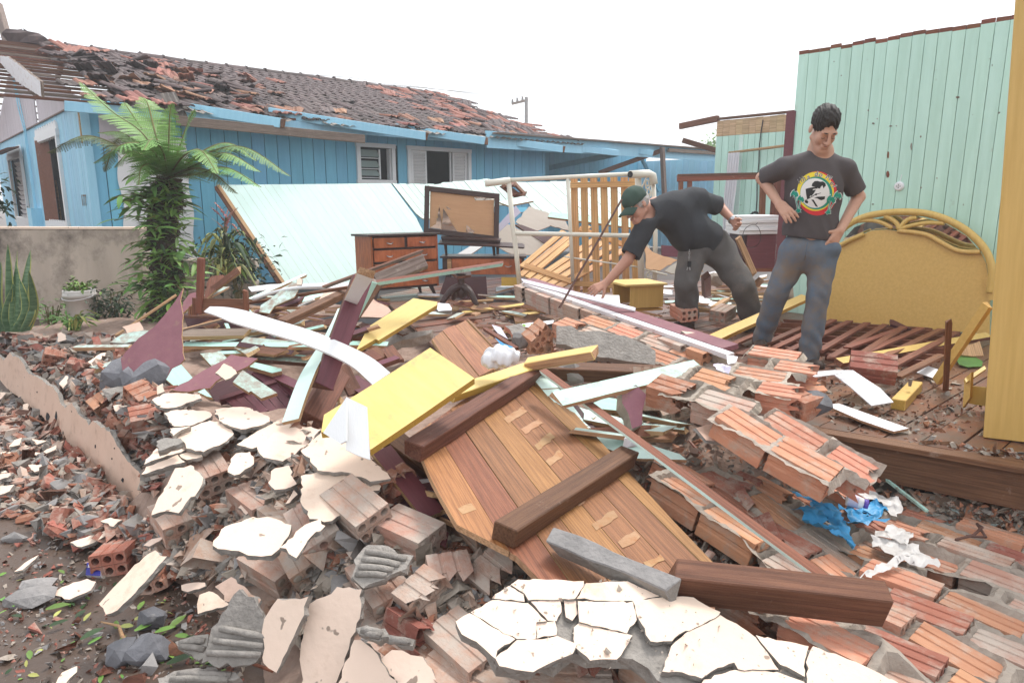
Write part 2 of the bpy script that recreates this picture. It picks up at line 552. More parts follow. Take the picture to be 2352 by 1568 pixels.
def smooth_curve(pts, n=10):
 P = [Vector(p) for p in pts]
 P = [P[0]*2 - P[1]] + P + [P[-1]*2 - P[-2]]
 out = []
 for i in range(1, len(P) - 2):
  for k in range(n):
   t = k / n
   a, b, c, d = P[i - 1:i + 3]
   out.append(.5*((2*b) + (c - a)*t + (2*a - 5*b + 4*c - d)*t * t + (3*b - a - 3*c + d)*t ** 3))
 out.append(P[-2])
 return out
# ================================================================== SETTING
from mathutils import noise as mnoise
def wm(o):
 return (wm(o.parent) @ o.matrix_parent_inverse @ o.matrix_basis) if o.parent else o.matrix_basis.copy()
def adopt(o, parent):
 o.parent = parent
 o.matrix_parent_inverse = wm(parent).inverted()
 return o
def sstep(a, b, x):
 t = min(1, max(0,(x - a)/(b - a)))
 return t * t * (3 - 2*t)
def ground_z(x, y):
 return .27*sstep(4.6,7.4, y + .25*x + 1.0)
# --- height of the rubble heap, from points read off the photograph (u, v, height)
CTRL = [(0,905,.06),(0,1000,.02),(0,1150,0),(0,1300,0),(60,1500,0),(250,1568,0),(330,1440,-.02),(230,1280,0),(150,1130,.03),
  (60,960,.05),(330,1250,.06),(430,1500,-.02),(300,1210,.05),(450,1400,.02),
  (0,805,.36),(0,770,.37),(120,800,.36),(60,850,.36),(150,900,.37),(230,975,.36),(300,1060,.33),(350,1130,.26),(230,850,.42),(330,880,.44),(270,930,.4),
  (400,960,.45),(420,900,.46),(350,800,.4),(500,1000,.46),(420,1090,.36),(600,980,.5),(620,1080,.46),(760,1010,.52),(850,1080,.5),
  (720,1150,.42),(600,1200,.3),(500,1180,.25),(480,1290,.12),(800,1200,.42),(640,1300,.2),(750,1300,.28),(900,1240,.36),
  (1000,1200,.32),(1050,1300,.33),(950,1400,.28),(800,1420,.2),(620,1420,.1),(550,1500,.04),(700,1540,.12),(900,1540,.18),(1100,1500,.24),
  (1250,1400,.3),(1250,1560,.24),(1500,1400,.3),(1700,1500,.26),(1900,1560,.2),(1900,1440,.2),(2150,1500,.16),(2400,1568,.14),(2400,1400,.12),(2400,1250,.1),
  (2250,1200,.08),(2100,1150,.08),(1950,1130,.14),(2000,1300,.16),(1800,1250,.2),(1700,1180,.24),(1600,1120,.3),(1560,1020,.42),(1700,960,.46),(1850,940,.46),
  (1900,1010,.3),(1450,950,.5),(1300,900,.52),(1500,860,.52),(1400,800,.5),(1250,780,.5),(1100,900,.55),(1000,900,.55),(900,850,.55),(1150,1050,.42),(1300,1150,.34),
  (1450,1250,.3),(900,980,.5),(700,890,.3),(560,850,.4),(590,905,.2),(660,915,.18),(720,935,.22),(640,945,.3),(540,900,.3),(500,760,.45),(650,740,.44),(800,760,.44),(1000,730,.44),(1300,720,.44),(1700,760,.44),(2000,800,.44),(2200,900,.44),(2340,1000,.38),
  (450,720,.42),(1176,660,.44),(1700,690,.44),(2200,780,.44)]
_c = np.array([tuple(at_z(*c)) for c in CTRL])
def _tps(r2):
 return np.where(r2 > 1e-12, r2*np.log(np.maximum(r2,1e-12)),0)
_n = len(_c)
_K = _tps(((_c[:, None, :2] - _c[None, :, :2]) ** 2).sum(-1)) + np.eye(_n)*.02
_P = np.c_[np.ones(_n), _c[:, :2]]
_A = np.block([[_K, _P],[_P.T, np.zeros((3,3))]])
_w = np.linalg.solve(_A, np.r_[_c[:, 2],0,0,0])
_a, _b = at_z(0,880,.06), at_z(340,1182,0)
STA = np.array([_a.x, _a.y])
STD = np.array([_b.x - _a.x, _b.y - _a.y])
STL = np.linalg.norm(STD)
STD = STD / STL
STN = np.array([STD[1],-STD[0]])
def heap_np(x, y):
 x, y = np.asarray(x, float), np.asarray(y, float)
 sh = x.shape
 p = np.c_[x.ravel(), y.ravel()]
 K = _tps(((p[:, None, :] - _c[None, :, :2]) ** 2).sum(-1))
 h = np.clip(K @ _w[:_n] + _w[_n] + p @ _w[_n + 1:],-.2,.62)
 sd = (p - STA) @ STN
 tt = (p - STA) @ STD
 w = np.clip((sd + .17)/.06,0,1)*np.clip((STL + .22 - tt)/.3,0,1)
 return (h * (1 - w) + np.minimum(h, .05)*w).reshape(sh)
def heap(x, y):
 return float(heap_np(np.array([x]), np.array([y]))[0])
def surf(x, y):
 return max(heap(x, y), ground_z(x, y))
def drop(u, v):
 d = ray(u, v)
 t = .9
 while t < 14:
  p = CAM + d * t
  if p.z < surf(p.x, p.y):
   break
  t += .02
 return CAM + d * t
def ground():
 xs = sorted(set([-300,-120,-60,-30,-18,-12] + [round(-9 + .25*i, 3) for i in range(73)] + [12,18,30,60,120,300]))
 ys = sorted(set([-40,-10,-3] + [round(-1 + .25*i, 3) for i in range(49)] + [13,15,18,24,36,60,120,300]))
 vs = [(x, y, ground_z(x, y) + (.012*mnoise.noise((x * 2.3, y * 2.3,0)) if abs(x) < 9 and -1 < y < 11 else 0)) for y in ys for x in xs]
 n = len(xs)
 fs = [(j * n + i, j * n + i + 1, j * n + n + i + 1, j * n + n + i) for j in range(len(ys) - 1) for i in range(n - 1)]
 mb = MB().add(vs, fs)
 o = mb.obj('ground', 'mud', None, True, kind='structure', center=False)
ground()
def rubble_bed():
 xs = np.arange(-5.6,4.6,.045)
 ys = np.arange(1.2,8.2,.045)
 X, Y = np.meshgrid(xs, ys)
 H = heap_np(X, Y)
 vs = []
 for (x, y, h) in zip(X.ravel(), Y.ravel(), H.ravel()):
  k = sstep(.03,.16, h - ground_z(x, y))
  nz = mnoise.noise((x * 9, y * 9,1))*.03 + mnoise.noise((x * 25, y * 25,4))*.015
  vs.append((x, y, h - .03 + nz * k - .05*(1 - k)))
 nx, ny = len(xs), len(ys)
 fs = [(j * nx + i, j * nx + i + 1, j * nx + nx + i + 1, j * nx + nx + i) for j in range(ny - 1) for i in range(nx - 1)]
 MB().add(vs, fs).obj('rubble_bed', 'bed', None, False, kind='stuff', label='brick dust and crushed mortar bed under the rubble heap', center=False)
rubble_bed()
# ------------------------------------------------------------------ raised timber floor of the wrecked house
FZ = .5
def clip_poly(poly, P, n):
 out = []
 for i in range(len(poly)):
  a, b = poly[i], poly[(i + 1) % len(poly)]
  da, db = (a - P).dot(n),(b - P).dot(n)
  if da >= 0: out.append(a)
  if da * db < 0: out.append(a + (b - a)*(da / (da - db)))
 return out
FLOORP = []
def house_floor():
 e0, e1 = at_z(1905,985, FZ), at_z(2352,1062, FZ)
 d = (e1 - e0).normalized()
 e1 = e0 + d * 2.4
 poly = [e0 - d * .25, e1, e1 + AX * 3.4, Vector((4.4,9.6, FZ)), Vector((-.6,10.2, FZ)), Vector((-1.6,8.2, FZ)), Vector((-.3,4.3, FZ))]
 FLOORP.extend((p.x, p.y) for p in poly)
 c = sum(poly, Vector())/len(poly)
 root = empty('house_floor', None, None, (c.x, c.y, FZ))
 root['kind'] = 'structure'
 lo = min((p - c).dot(BX) for p in poly)
 hi = max((p - c).dot(BX) for p in poly)
 k = lo
 i = 0
 while k < hi:
  P0, P1 = c + BX * (k + .004), c + BX * (k + .136)
  pp = clip_poly(clip_poly(poly, P0, BX), P1,-BX)
  if len(pp) >= 3:
   dz = R.uniform(-.004,.003)
   F = frame(AX, (0,0,1))
   Fi = F.to_3x3().transposed()
   p2 = [Fi @ (p - c) for p in pp]
   mx = sum((p for p in p2), Vector())/len(p2)
   me = MB().prism([(p.x - mx.x, p.y - mx.y) for p in p2],-.025,0).mesh('floor_plank', 'floor_wood')
   F.translation = F.to_3x3() @ mx + Vector((0,0, dz))
   link('floor_plank', me, root, F)
  k += .14
  i += 1
 b = plank('edge_beam', e0 - d * .2 + Vector((0,0,-.115)), e1 + Vector((0,0,-.115)),.09,.17, 'wood_brown', jag=.015)
 adopt(b, root)
 t = plank('edge_board', e0 - d * .12 + Vector((0,0,-.012)) - BX * -.0, e1 + Vector((0,0,-.012)),.1,.024, 'wood_brown', jag=.03)
 t.location += Vector((d.y, -d.x, 0))*.03
 adopt(t, root)
 for k in range(9):
  p = e0 + d * (k * .3) + Vector((-d.y, d.x, 0))*.18
  j = MB().bar(p + Vector((0,0,-.12)), p + Vector((-d.y, d.x, 0))*1.2 + Vector((0,0,-.12)),.06,.14).obj('joist', 'wood_brown', None)
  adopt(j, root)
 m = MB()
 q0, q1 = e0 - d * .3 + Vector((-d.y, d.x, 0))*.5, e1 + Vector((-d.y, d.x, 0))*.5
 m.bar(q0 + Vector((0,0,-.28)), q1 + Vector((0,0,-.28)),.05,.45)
 adopt(m.obj('crawl_dark', 'dark_inside', None), root)  # near-black strip painting the dark gap under the floor beam
 return root
FLOOR = house_floor()
# ------------------------------------------------------------------ grey garden wall on the left
def garden_wall():
 root = empty('garden_wall', 'low grey rendered garden wall streaked with black damp in front of the blue house', 'wall', at_y(140,745,7.8))
 A, B = at_y(-260,525,7.95), at_y(318,527,7.7)
 m = MB()
 d = (B - A)
 d.z = 0
 L = d.length
 d.normalize()
 F = frame(d, (0,0,1))
 F.translation = A
 n = 40
 h = A.z
 top = []
 vs = []
 for i in range(n + 1):
  x = L * i / n
  z1 = R.uniform(-.006,.004)
  e = .02 if i == n else 0
  for (y, z) in ((0,-h - .1),(-.002 + R.uniform(-.004,.004),-h * .5),(0, z1 - .012),(.012, z1),(.15, z1),(.15,-h - .1)):
   vs.append(F @ Vector((x + R.uniform(-e, e), y, z)))
 fs = []
 for i in range(n):
  for k in range(5):
   fs.append((i * 6 + k, i * 6 + 6 + k, i * 6 + 7 + k, i * 6 + k + 1))
 fs.append(tuple(n * 6 + k for k in range(6)))
 m.add(vs, fs)
 adopt(m.obj('wall_body', 'wall_grey', None), root)
 c = MB().bar(A + Vector((0,0,.012)) + Vector((-d.y, d.x, 0))*.075, B + Vector((0,0,.012)) + Vector((-d.y, d.x, 0))*.075,.165,.024)
 adopt(c.obj('coping', 'plaster', None), root)
 st = empty('stone_wall', 'rough grey stone wall glimpsed between the tree fern and the leaning mint panel', 'wall', at_y(500,700,8.4))
 for r in range(4):
  for k in range(8):
   p = at_y(425 + k * 21 + (r % 2)*9 + R.uniform(-3,3),690 - r * 24 + R.uniform(-3,3),8.4)
   s = MB()
   for i in range(1):
    s.box((0,0,0),(.12 + R.uniform(-.02,.02),.16,.125), None, 0,.014)
   o = s.obj('stone', 'mortar', None)
   bevel_mesh(o.data, .012)
   o.location = p
   adopt(o, st)
garden_wall()
# ------------------------------------------------------------------ blue house
HC = at_y(205,400,9.3)
HC = Vector((HC.x, HC.y, 0))
HW_TOP, HRIDGE, HDEP = 2.97,4.32,4.6
SL = (HRIDGE - HW_TOP)/HDEP
def roof_z(y):
 return HW_TOP + SL * y if y < HDEP else HRIDGE - SL * (y - HDEP)
HOUSE = empty('timber_house', 'sky blue plank house with its dark tiled roof half stripped by the storm', 'house', HC, HROT)
def hw(x, y, z):
 return HC + AX * x - BX * y + Vector((0,0, z))
def house_part(mb, name, mats, smooth=False, parent=None):
 o = link(name, mb.mesh(name, mats, smooth), parent or HOUSE)
 return o
def lplank(name, c, d, mat, parent=HOUSE, rot=None, j=0.0):
 me = MB().box((0,0,0), d, None, 0, j).mesh(name, mat)
 o = link(name, me, parent, Matrix.Translation(c) @ (rot.to_4x4() if rot is not None else Matrix()))
 return o
def windows_cut(x0, x1, holes, z0, z1):
 spans = [(z0, z1)]
 for (a, b, c, d) in holes:
  if x1 > a and x0 < b:
   new = []
   for (s, e) in spans:
    if c > s: new.append((s, min(e, c)))
    if d < e: new.append((max(s, d), e))
   spans = [x for x in new if x[1] - x[0] > .01]
 return spans
def louvre_panel(win, x0, x1, z0, z1, y, n, mat):
 fr = MB()
 w = .035
 fr.box(((x0 + x1)/2, y, z0 + w / 2),(x1 - x0,.03, w)).box(((x0 + x1)/2, y, z1 - w / 2),(x1 - x0,.03, w))
 fr.box((x0 + w / 2, y, (z0 + z1)/2),(w, .03, z1 - z0 - 2*w)).box((x1 - w / 2, y, (z0 + z1)/2),(w, .03, z1 - z0 - 2*w))
 f = house_part(fr, 'shutter', mat, parent=win)
 for k in range(n):
  z = z0 + w + (z1 - z0 - 2*w)*(k + .5)/n
  lplank('shutter_slat', ((x0 + x1)/2, y, z),(x1 - x0 - 2*w, .008,(z1 - z0)/n * .95), mat, win, Euler((rad(35),0,0)).to_matrix())
 return f
def house_walls():
 xr = 8.48
 holes = [(4.01,4.69,1.93,2.58),(5.03,6.40,1.62,2.58),(.41,1.17,.5,2.5)]
 k = 0.0
 while k < xr:
  w = min(.2, xr - k)
  for (a, b) in windows_cut(k + .03, k + w - .03, holes, .35, HW_TOP - .02):
   lplank('wall_plank', (k + w / 2, R.uniform(-.004,.004),(a + b)/2),(w - .011,.024, b - a), 'blue_paint_shaded')
  k += .2
 gh = [(1.7,3.5,1.25,2.62),(5.5,7.2,1.25,2.5)]
 k = 0.0
 while k < 2*HDEP:
  for (a, b) in windows_cut(k + .02, k + .1, gh, .35,2.86):
   lplank('wall_plank', (R.uniform(-.002,.002), k + .06,(a + b)/2),(.02,.112, b - a), 'blue_paint_lit')
  top = min(roof_z(k), roof_z(k + .12)) - .03
  if not (3.1 < k < 3.3):
   lplank('gable_plank', (-.012 + R.uniform(-.002,.002), k + .06,(2.86 + top)/2),(.018,.113, top - 2.86), 'mauve_paint')
  k += .12
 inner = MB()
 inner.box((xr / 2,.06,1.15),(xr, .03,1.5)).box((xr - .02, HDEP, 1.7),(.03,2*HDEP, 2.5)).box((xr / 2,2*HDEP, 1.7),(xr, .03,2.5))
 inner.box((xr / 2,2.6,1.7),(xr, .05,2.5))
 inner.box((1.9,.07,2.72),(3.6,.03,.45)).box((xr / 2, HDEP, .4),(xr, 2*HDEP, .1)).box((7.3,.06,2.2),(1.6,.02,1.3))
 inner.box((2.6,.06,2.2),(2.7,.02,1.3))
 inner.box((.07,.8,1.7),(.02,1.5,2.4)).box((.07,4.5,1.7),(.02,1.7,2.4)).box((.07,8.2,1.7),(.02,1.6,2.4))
 house_part(inner, 'inner_wall', 'dark_inside')  # near-black walls paint the dark interior behind windows and plank gaps
 bm = MB().box((-.03, HDEP, 2.86),(.02,2*HDEP, .018))
 house_part(bm, 'gable_trim', 'wood_grey')
 lplank('corner_post', (.02,.1,2.62),(.09,.06,.5), 'wood_raw')
 lplank('corner_board', (.02,-.03,1.6),(.1,.02,2.4), 'blue_paint_lit')
 lplank('torn_panel', (.62,-.03,2.62),(.9,.012,.5), 'mauve_paint', j=.02)
 lplank('door', (.79,-.02,1.5),(.76,.03,2.0), 'white_paint')
 for sx in (.41,1.17):
  vs = []
  m = MB()
  n = 24
  poly = []
  for i in range(n + 1):
   z = .5 + 2.0*i / n
   poly.append((sx - .07 + .02*math.sin(z * 9), z))
  for i in range(n, -1,-1):
   z = .5 + 2.0*i / n
   poly.append((sx + .07 + .02*math.sin(z * 9 + 1), z))
  MX = Matrix(((1,0,0,0),(0,0,1,-.045),(0,1,0,0),(0,0,0,1)))
  house_part(m.prism(poly, -.012,.012, MX), 'door_trim', 'white_paint')
 # --- front windows
 def front_window(x0, x1, z0, z1):
  fr = MB()
  w = .07
  for (cx, cz, dx, dz) in (((x0 + x1)/2, z1 - .02, x1 - x0 + .1, w),((x0 + x1)/2, z0 + .02, x1 - x0 + .1, w)):
   fr.box((cx, -.025, cz),(dx, .06, dz))
  for x in (x0 - .005, x1 + .005):
   fr.box((x, -.025,(z0 + z1)/2),(w, .056, z1 - z0 - .11))
  fr.box((x1 - .04,.05,(z0 + z1)/2),(.02,.1, z1 - z0 - .12)).box((x0 + .04,.05,(z0 + z1)/2),(.02,.1, z1 - z0 - .12))
  return house_part(fr, 'window', 'white_paint')
 w1 = front_window(4.01,4.69,1.93,2.58)
 for i, z in enumerate((2.43,2.25,2.1)):
  t = Euler((rad(-30 - 8*i),0,0)).to_matrix()
  p = lplank('pane', (4.25,.04, z),(.36,.006,.14), 'glass_shard', w1, t)
  lplank('pane_frame', (4.25,.045, z - .08),(.38,.02,.012), 'white_paint', w1)
 lplank('mullion', (4.45,.03,2.25),(.025,.03,.5), 'white_paint', w1)
 w2 = front_window(5.03,6.40,1.62,2.58)
 louvre_panel(w2,5.09,5.42,1.68,2.52,.0,14, 'white_paint')
 louvre_panel(w2,6.02,6.34,1.68,2.52,.0,14, 'white_paint')
 lplank('mullion', (5.99,.03,2.1),(.03,.03,.84), 'white_paint', w2)
 # --- gable windows
 def gable_window(y0, y1, z0, z1, wavy):
  fr = MB()
  w = .1
  fr.box((-.03,(y0 + y1)/2, z1),(.05, y1 - y0 + .16, w)).box((-.03,(y0 + y1)/2, z0),(.05, y1 - y0 + .16, w))
  for y in (y0, y1):
   fr.box((-.03, y, (z0 + z1)/2),(.046, w, z1 - z0 - .1))
  f = house_part(fr, 'window', 'white_paint')
  n = 9
  for zz in (z0 - .05, z1 + .05):
   tr = MB()
   for i in range(n):
    y = y0 - .06 + (y1 - y0 + .12)*(i + .5)/n
    tr.lathe([(0.001,0),((y1 - y0)/n * .62,0),((y1 - y0)/n * .62,.03),(.001,.03)],8, Matrix.Translation((-.01, y, zz)) @ Euler((0, rad(-90),0)).to_matrix().to_4x4())
   house_part(tr, 'wavy_trim', 'white_paint', parent=f)
  return f
 g1 = gable_window(1.7,3.5,1.25,2.62,1)
 lplank('casement', (.1,3.0,1.95),(.03,.8,1.3), 'wood_brown', g1, Euler((0,0, rad(25))).to_matrix())
 lplank('mullion', (.02,2.6,1.6),(.03,.05,.7), 'wood_raw', g1)
 g2 = gable_window(5.5,7.2,1.25,2.5,1)
 louvre_panel_side(g2)
 aw = MB()
 for i in range(6):
  a0, a1 = rad(5 + i * 14), rad(5 + (i + 1)*14)
  vs = []
  for a in (a0, a1):
   for y in (5.1,7.6):
    vs.append((-.75*math.sin(a) - .02, y, 1.9 + .72*math.cos(a)))
    vs.append((-.72*math.sin(a) - .02, y, 1.9 + .69*math.cos(a)))
  aw.add(vs, [(0,2,6,4),(1,5,7,3),(0,4,5,1),(2,3,7,6)])
 house_part(aw, 'awning', 'wood_brown')
 lplank('awning_post', (-.68,5.3,1.5),(.09,.09,1.5), 'wood_grey')
 lplank('meter_box', (-.09,4.3,1.25),(.16,.45,.5), 'blue_paint_lit')
 pp = MB()
 for dy in (0,.16):
  pp.tube([hl for hl in ((-.05,4.35 + dy, 1.5),(-.05,4.35 + dy, 2.86),(-.07,4.5 + dy, 3.4 - dy),(-.07,4.9,4.0))],.011,6)
 house_part(pp, 'conduit', 'blue_paint_lit')
def louvre_panel_side(win):
 for k in range(12):
  lplank('shutter_slat', (-.03,5.9,1.33 + k * .09),(.01,.5,.085), 'white_dusty', win, Euler((0, rad(-30), rad(4))).to_matrix())
house_walls()
def text_mesh(txt, size, shear=0.0, ext=.0015):
 c = bpy.data.curves.new('lettering', 'FONT')
 c.body = txt
 c.size = size
 c.shear = shear
 c.extrude = ext
 c.align_x = 'CENTER'
 c.align_y = 'CENTER'
 c.resolution_u = 3
 o = bpy.data.objects.new('lettering', c)
 COL.objects.link(o)
 bpy.context.view_layer.update()
 me = bpy.data.meshes.new_from_object(o.evaluated_get(bpy.context.evaluated_depsgraph_get()))
 bpy.data.objects.remove(o)
 bpy.data.curves.remove(c)
 return me
_t = text_mesh('177', .22)
_t.materials.clear()
_t.materials.append(MATS['wood_grey'])
link('house_number', _t, HOUSE, Matrix.Translation((-.016,.45,1.62)) @ Matrix(((0,0,-1,0),(-1,0,0,0),(0,1,0,0),(0,0,0,1))))
# --- roof
def tile_mesh(kind):
 W_, L_ = .225,.42
 pr = [(-.5,.0),(-.42,.022),(-.3,.026),(-.2,.004),(0,.012),(.12,.002),(.25,.024),(.4,.026),(.5,.006)]
 vs, fs = [],[]
 for y, lift in ((0,0),(1,.0)):
  for (a, z) in pr:
   vs.append((a * W_, (y - .5)*L_, z + (0.014 if y == 0 else 0)))
  for (a, z) in pr:
   vs.append((a * W_, (y - .5)*L_, z - .014 + (0.014 if y == 0 else 0)))
 n = len(pr)
 for i in range(n - 1):
  fs += [(i, i + 1,2*n + i + 1,2*n + i),(n + i, 3*n + i, 3*n + i + 1, n + i + 1),(i, n + i, n + i + 1, i + 1),(2*n + i, 2*n + i + 1,3*n + i + 1,3*n + i)]
 fs += [(0,2*n, 3*n, n),(n - 1,2*n - 1,4*n - 1,3*n - 1)]
 if kind == 2:     # broken tile
  vs = [(x + (.05 if y > 0 else 0)*R.uniform(-1,1), y * R.uniform(.4,.8), z) for x, y, z in vs]
 return MB().add(vs, fs)
def roof():
 ang = math.atan(SL)
 mes = [tile_mesh(0).mesh('roof_tile', 'tile_dark'), tile_mesh(2).mesh('roof_tile', 'tile_orange'), tile_mesh(0).mesh('roof_tile', 'tile_orange')]
 spots = []
 rows = 17
 for r in range(rows):
  y = -.55 + r * .34*math.cos(ang)
  if y > HDEP - .05: break
  k = y / HDEP
  xl = .15 + .3*k + R.uniform(-.25,.35)
  xe = 8.55 + k * .85 + R.uniform(-.35,.25)
  x = xl
  while x < xe:
   messy = (x < 2.6 and R.random() < .5*(1 - x / 3.2)) or R.random() < .03 or (x > 6.6 and R.random() < .22) or (y < .25 and R.random() < .25)
   if R.random() < (.3 if x < 1.3 else (.12 if x < 2.4 else .0)) or (x > 7.6 and R.random() < .2):
    x += .2
    continue
   rz, rx = (R.uniform(-.6,.6), R.uniform(-.12,.25)) if messy else (R.uniform(-.04,.04), R.uniform(-.02,.02))
   M4 = Matrix.Translation((x, y, roof_z(y) + .05 + (.03 if messy else 0))) @ Euler((ang + rx, 0, rz)).to_matrix().to_4x4()
   kind = 0
   if messy: kind = R.choice((1,2,0,0))
   elif x > 6.5 and R.random() < .3 or R.random() < .03: kind = 2
   spots.append((M4, kind))
   x += .2
 for _ in range(44):
  x, y = abs(R.gauss(1.3,.9)) + .1, R.uniform(-.3,3.6)
  spots.append((Matrix.Translation((x, y, roof_z(y) + .1)) @ Euler((ang + R.uniform(-.16,.16), R.uniform(-.15,.15), R.uniform(-3,3))).to_matrix().to_4x4(), R.choice((0,1,0,2,0))))
 cam_l = Vector((-(HC.x)*AX.x - HC.y * AX.y, HC.x * BX.x + HC.y * BX.y, CAMZ))
 spots.sort(key=lambda s: (s[0].translation - cam_l).length)
 rest = MB()
 for i, (M4, k) in enumerate(spots):
  if i < 298:
   link('roof_tile', mes[k], HOUSE, M4)
  else:
   me = mes[k]
   rest.add([M4 @ v.co for v in me.vertices],[tuple(p.vertices) for p in me.polygons],1 if k else 0)
 o = house_part(rest, 'roof_tiling', ['tile_dark', 'tile_orange'])
 o['kind'] = 'stuff'
 cap = MB()
 vs, fs = [],[]
 for y in (-.21,.21):
  for k in range(7):
   a = math.pi * k / 6
   r = .12 + (.012 if y < 0 else 0)
   vs.append((y, -r * math.cos(a), r * math.sin(a)*.75))
 for k in range(6):
  fs.append((k, k + 1,8 + k, 7 + k))
 cap.add(vs, fs)
 cap.tube([(-.2,0.13*math.cos(math.pi * k / 6),.1*math.sin(math.pi * k / 6)) for k in range(7)],.018,5)
 cm = cap.mesh('ridge_tile', 'tile_dark')
 x = .55
 while x < 9.3:
  link('ridge_tile', cm, HOUSE, Matrix.Translation((x, HDEP, HRIDGE + .02 + R.uniform(-.01,.01))) @ Euler((0, R.uniform(-.04,.04), R.uniform(-.06,.06))).to_matrix().to_4x4())
  x += .41 if x < 8.2 else .55
 lump = MB()
 lump.lathe([(.001,-.1),(.2,-.08),(.26,.05),(.2,.16),(.001,.2)],9)
 lump.v = [(x * 1.3 + R.uniform(-.04,.04), y * .7 + R.uniform(-.03,.03), z * .8 + R.uniform(-.03,.03)) for x, y, z in lump.v]
 link('ridge_lump', lump.mesh('ridge_lump', 'tile_dark'), HOUSE, Matrix.Translation((.15, HDEP, HRIDGE + .08)))
 for r in range(18):
  y = -.6 + r * .3
  if y > HDEP: break
  lplank('roof_batten', (3.9 + R.uniform(-.3,.2), y, roof_z(y) + .015),(9.6,.05,.03), R.choice(('wood_grey', 'wood_brown', 'wood_brown')))
 for r in range(12):
  y = HDEP + .3 + r * .33
  lplank('roof_batten', (3.2 + R.uniform(-.3,.3), y, roof_z(y) + .015),(8.2,.05,.03), 'wood_grey')
 for x in (-.45,.75,2.05,3.3,4.59,5.9,7.2,8.4):
  L_ = HDEP / math.cos(ang)
  if x < 1 or x > 8.3:
   lplank('rafter', (x, HDEP / 2, roof_z(HDEP / 2) - .05),(.06, L_, .1), 'wood_brown', HOUSE, Euler((ang, 0,0)).to_matrix())
   lplank('rafter', (x, HDEP * 1.5, roof_z(HDEP / 2) - .05),(.06, L_, .1), 'wood_brown', HOUSE, Euler((-ang, 0,0)).to_matrix())
 rs = MB().box((5.2, HDEP * 1.5 + .1, roof_z(HDEP * 1.5) - .02),(7.0, HDEP / math.cos(ang),.02), Euler((-ang, 0,0)).to_matrix())
 house_part(rs, 'rear_slope', 'tile_dark')
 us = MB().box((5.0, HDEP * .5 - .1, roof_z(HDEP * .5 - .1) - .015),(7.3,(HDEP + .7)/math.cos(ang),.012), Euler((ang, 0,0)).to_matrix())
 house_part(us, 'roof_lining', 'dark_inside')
 for (a, b) in (((434,249),(645,283)),((618,258),(976,313)),((901,293),(1113,324)),((1118,318),(1292,343))):
  A = on_plane(*a, (hw(0,-.5,0), BX))
  B = on_plane(*b, (hw(0,-1.15,0), BX))
  o = plank('rafter_tail', A, B, .05,.13, 'blue_paint_lit')
  adopt(o, HOUSE)
  d = (B - A).normalized()
  adopt(plank('rafter_tip', B - d * .01, B + d * .05,.045,.12, 'wood_brown'), HOUSE)
 plank('loose_beam', on_plane(404,277,(hw(0,-.9,0), BX)), on_plane(838,320,(hw(0,-1.3,0), BX)),.06,.12,['wood_grey', 'wood_grey'],(0,0,1), 'long weathered beam hanging under the blue rafters of the house', 'beam')
 vs = []
 cs = (hw(.9,-.7,0), BX)
 for k in range(13):
  for (u, v) in ((374 + 2.9*k, 212 - k * .3),(394 + 3.2*k, 268 + k * .2)):
   vs.append(on_plane(u, v, cs) + BX * (.02*math.sin(k * 1.57) - (.0 if v > 240 else .12)))
 MB().add(vs, [(2*k, 2*k + 1,2*k + 3,2*k + 2) for k in range(12)]).obj('corrugated_sheet', 'fibre_cement', None, True, 'small corrugated sheet hanging from the eave behind the tree fern', 'roof sheet')
 plank('eave_beam', (-.3,-.62, roof_z(-.62) - .05),(8.9,-.62, roof_z(-.62) - .09),.04,.12, 'blue_paint_lit', parent=HOUSE)
 so = MB().box((4.4,-.3,2.84),(8.4,.62,.015), Euler((ang, 0,0)).to_matrix())
 house_part(so, 'soffit', 'blue_paint_shaded')
 for (x0, w_, y) in ((.4,1.0,-.62),(1.7,.8,-.7),(3.0,1.2,-.72),(4.6,1.6,-.75),(6.3,1.3,-.7),(7.6,1.2,-.66)):
  vs, fs = [],[]
  n = int(w_ / .03)
  for yy in (y - .16, y + .3):
   for i in range(n + 1):
    vs.append((x0 + w_ * i / n + (R.uniform(-.02,.02) if yy < y else 0), yy + R.uniform(-.015,.015), roof_z(yy) + .035 + .015*math.sin(i * 1.3)))
  for i in range(n):
   fs.append((i, i + 1, n + 2 + i, n + 1 + i))
  house_part(MB().add(vs, fs), 'eave_sheet', 'fibre_cement')
 bA, bB = hw(-.55,4.5, HRIDGE + .02), hw(-.55,.9, roof_z(.9) + .0)
 pl = (hw(-.6,0,0),-AX)
 o = slab('barge_board', q(1,0,385,55,390,275,560,285,670,110,560,0,430), pl, .03,['white_dusty', 'wood_grey'], jag=.004)
 adopt(o, HOUSE)
 o = slab('barge_fascia', q(1,10,390,75,388,277,552,238,578),(hw(-.56,0,0),(-AX + Vector((0,0,1.2))).normalized()),.02,['white_paint', 'white_dusty'])
 adopt(o, HOUSE)
roof()
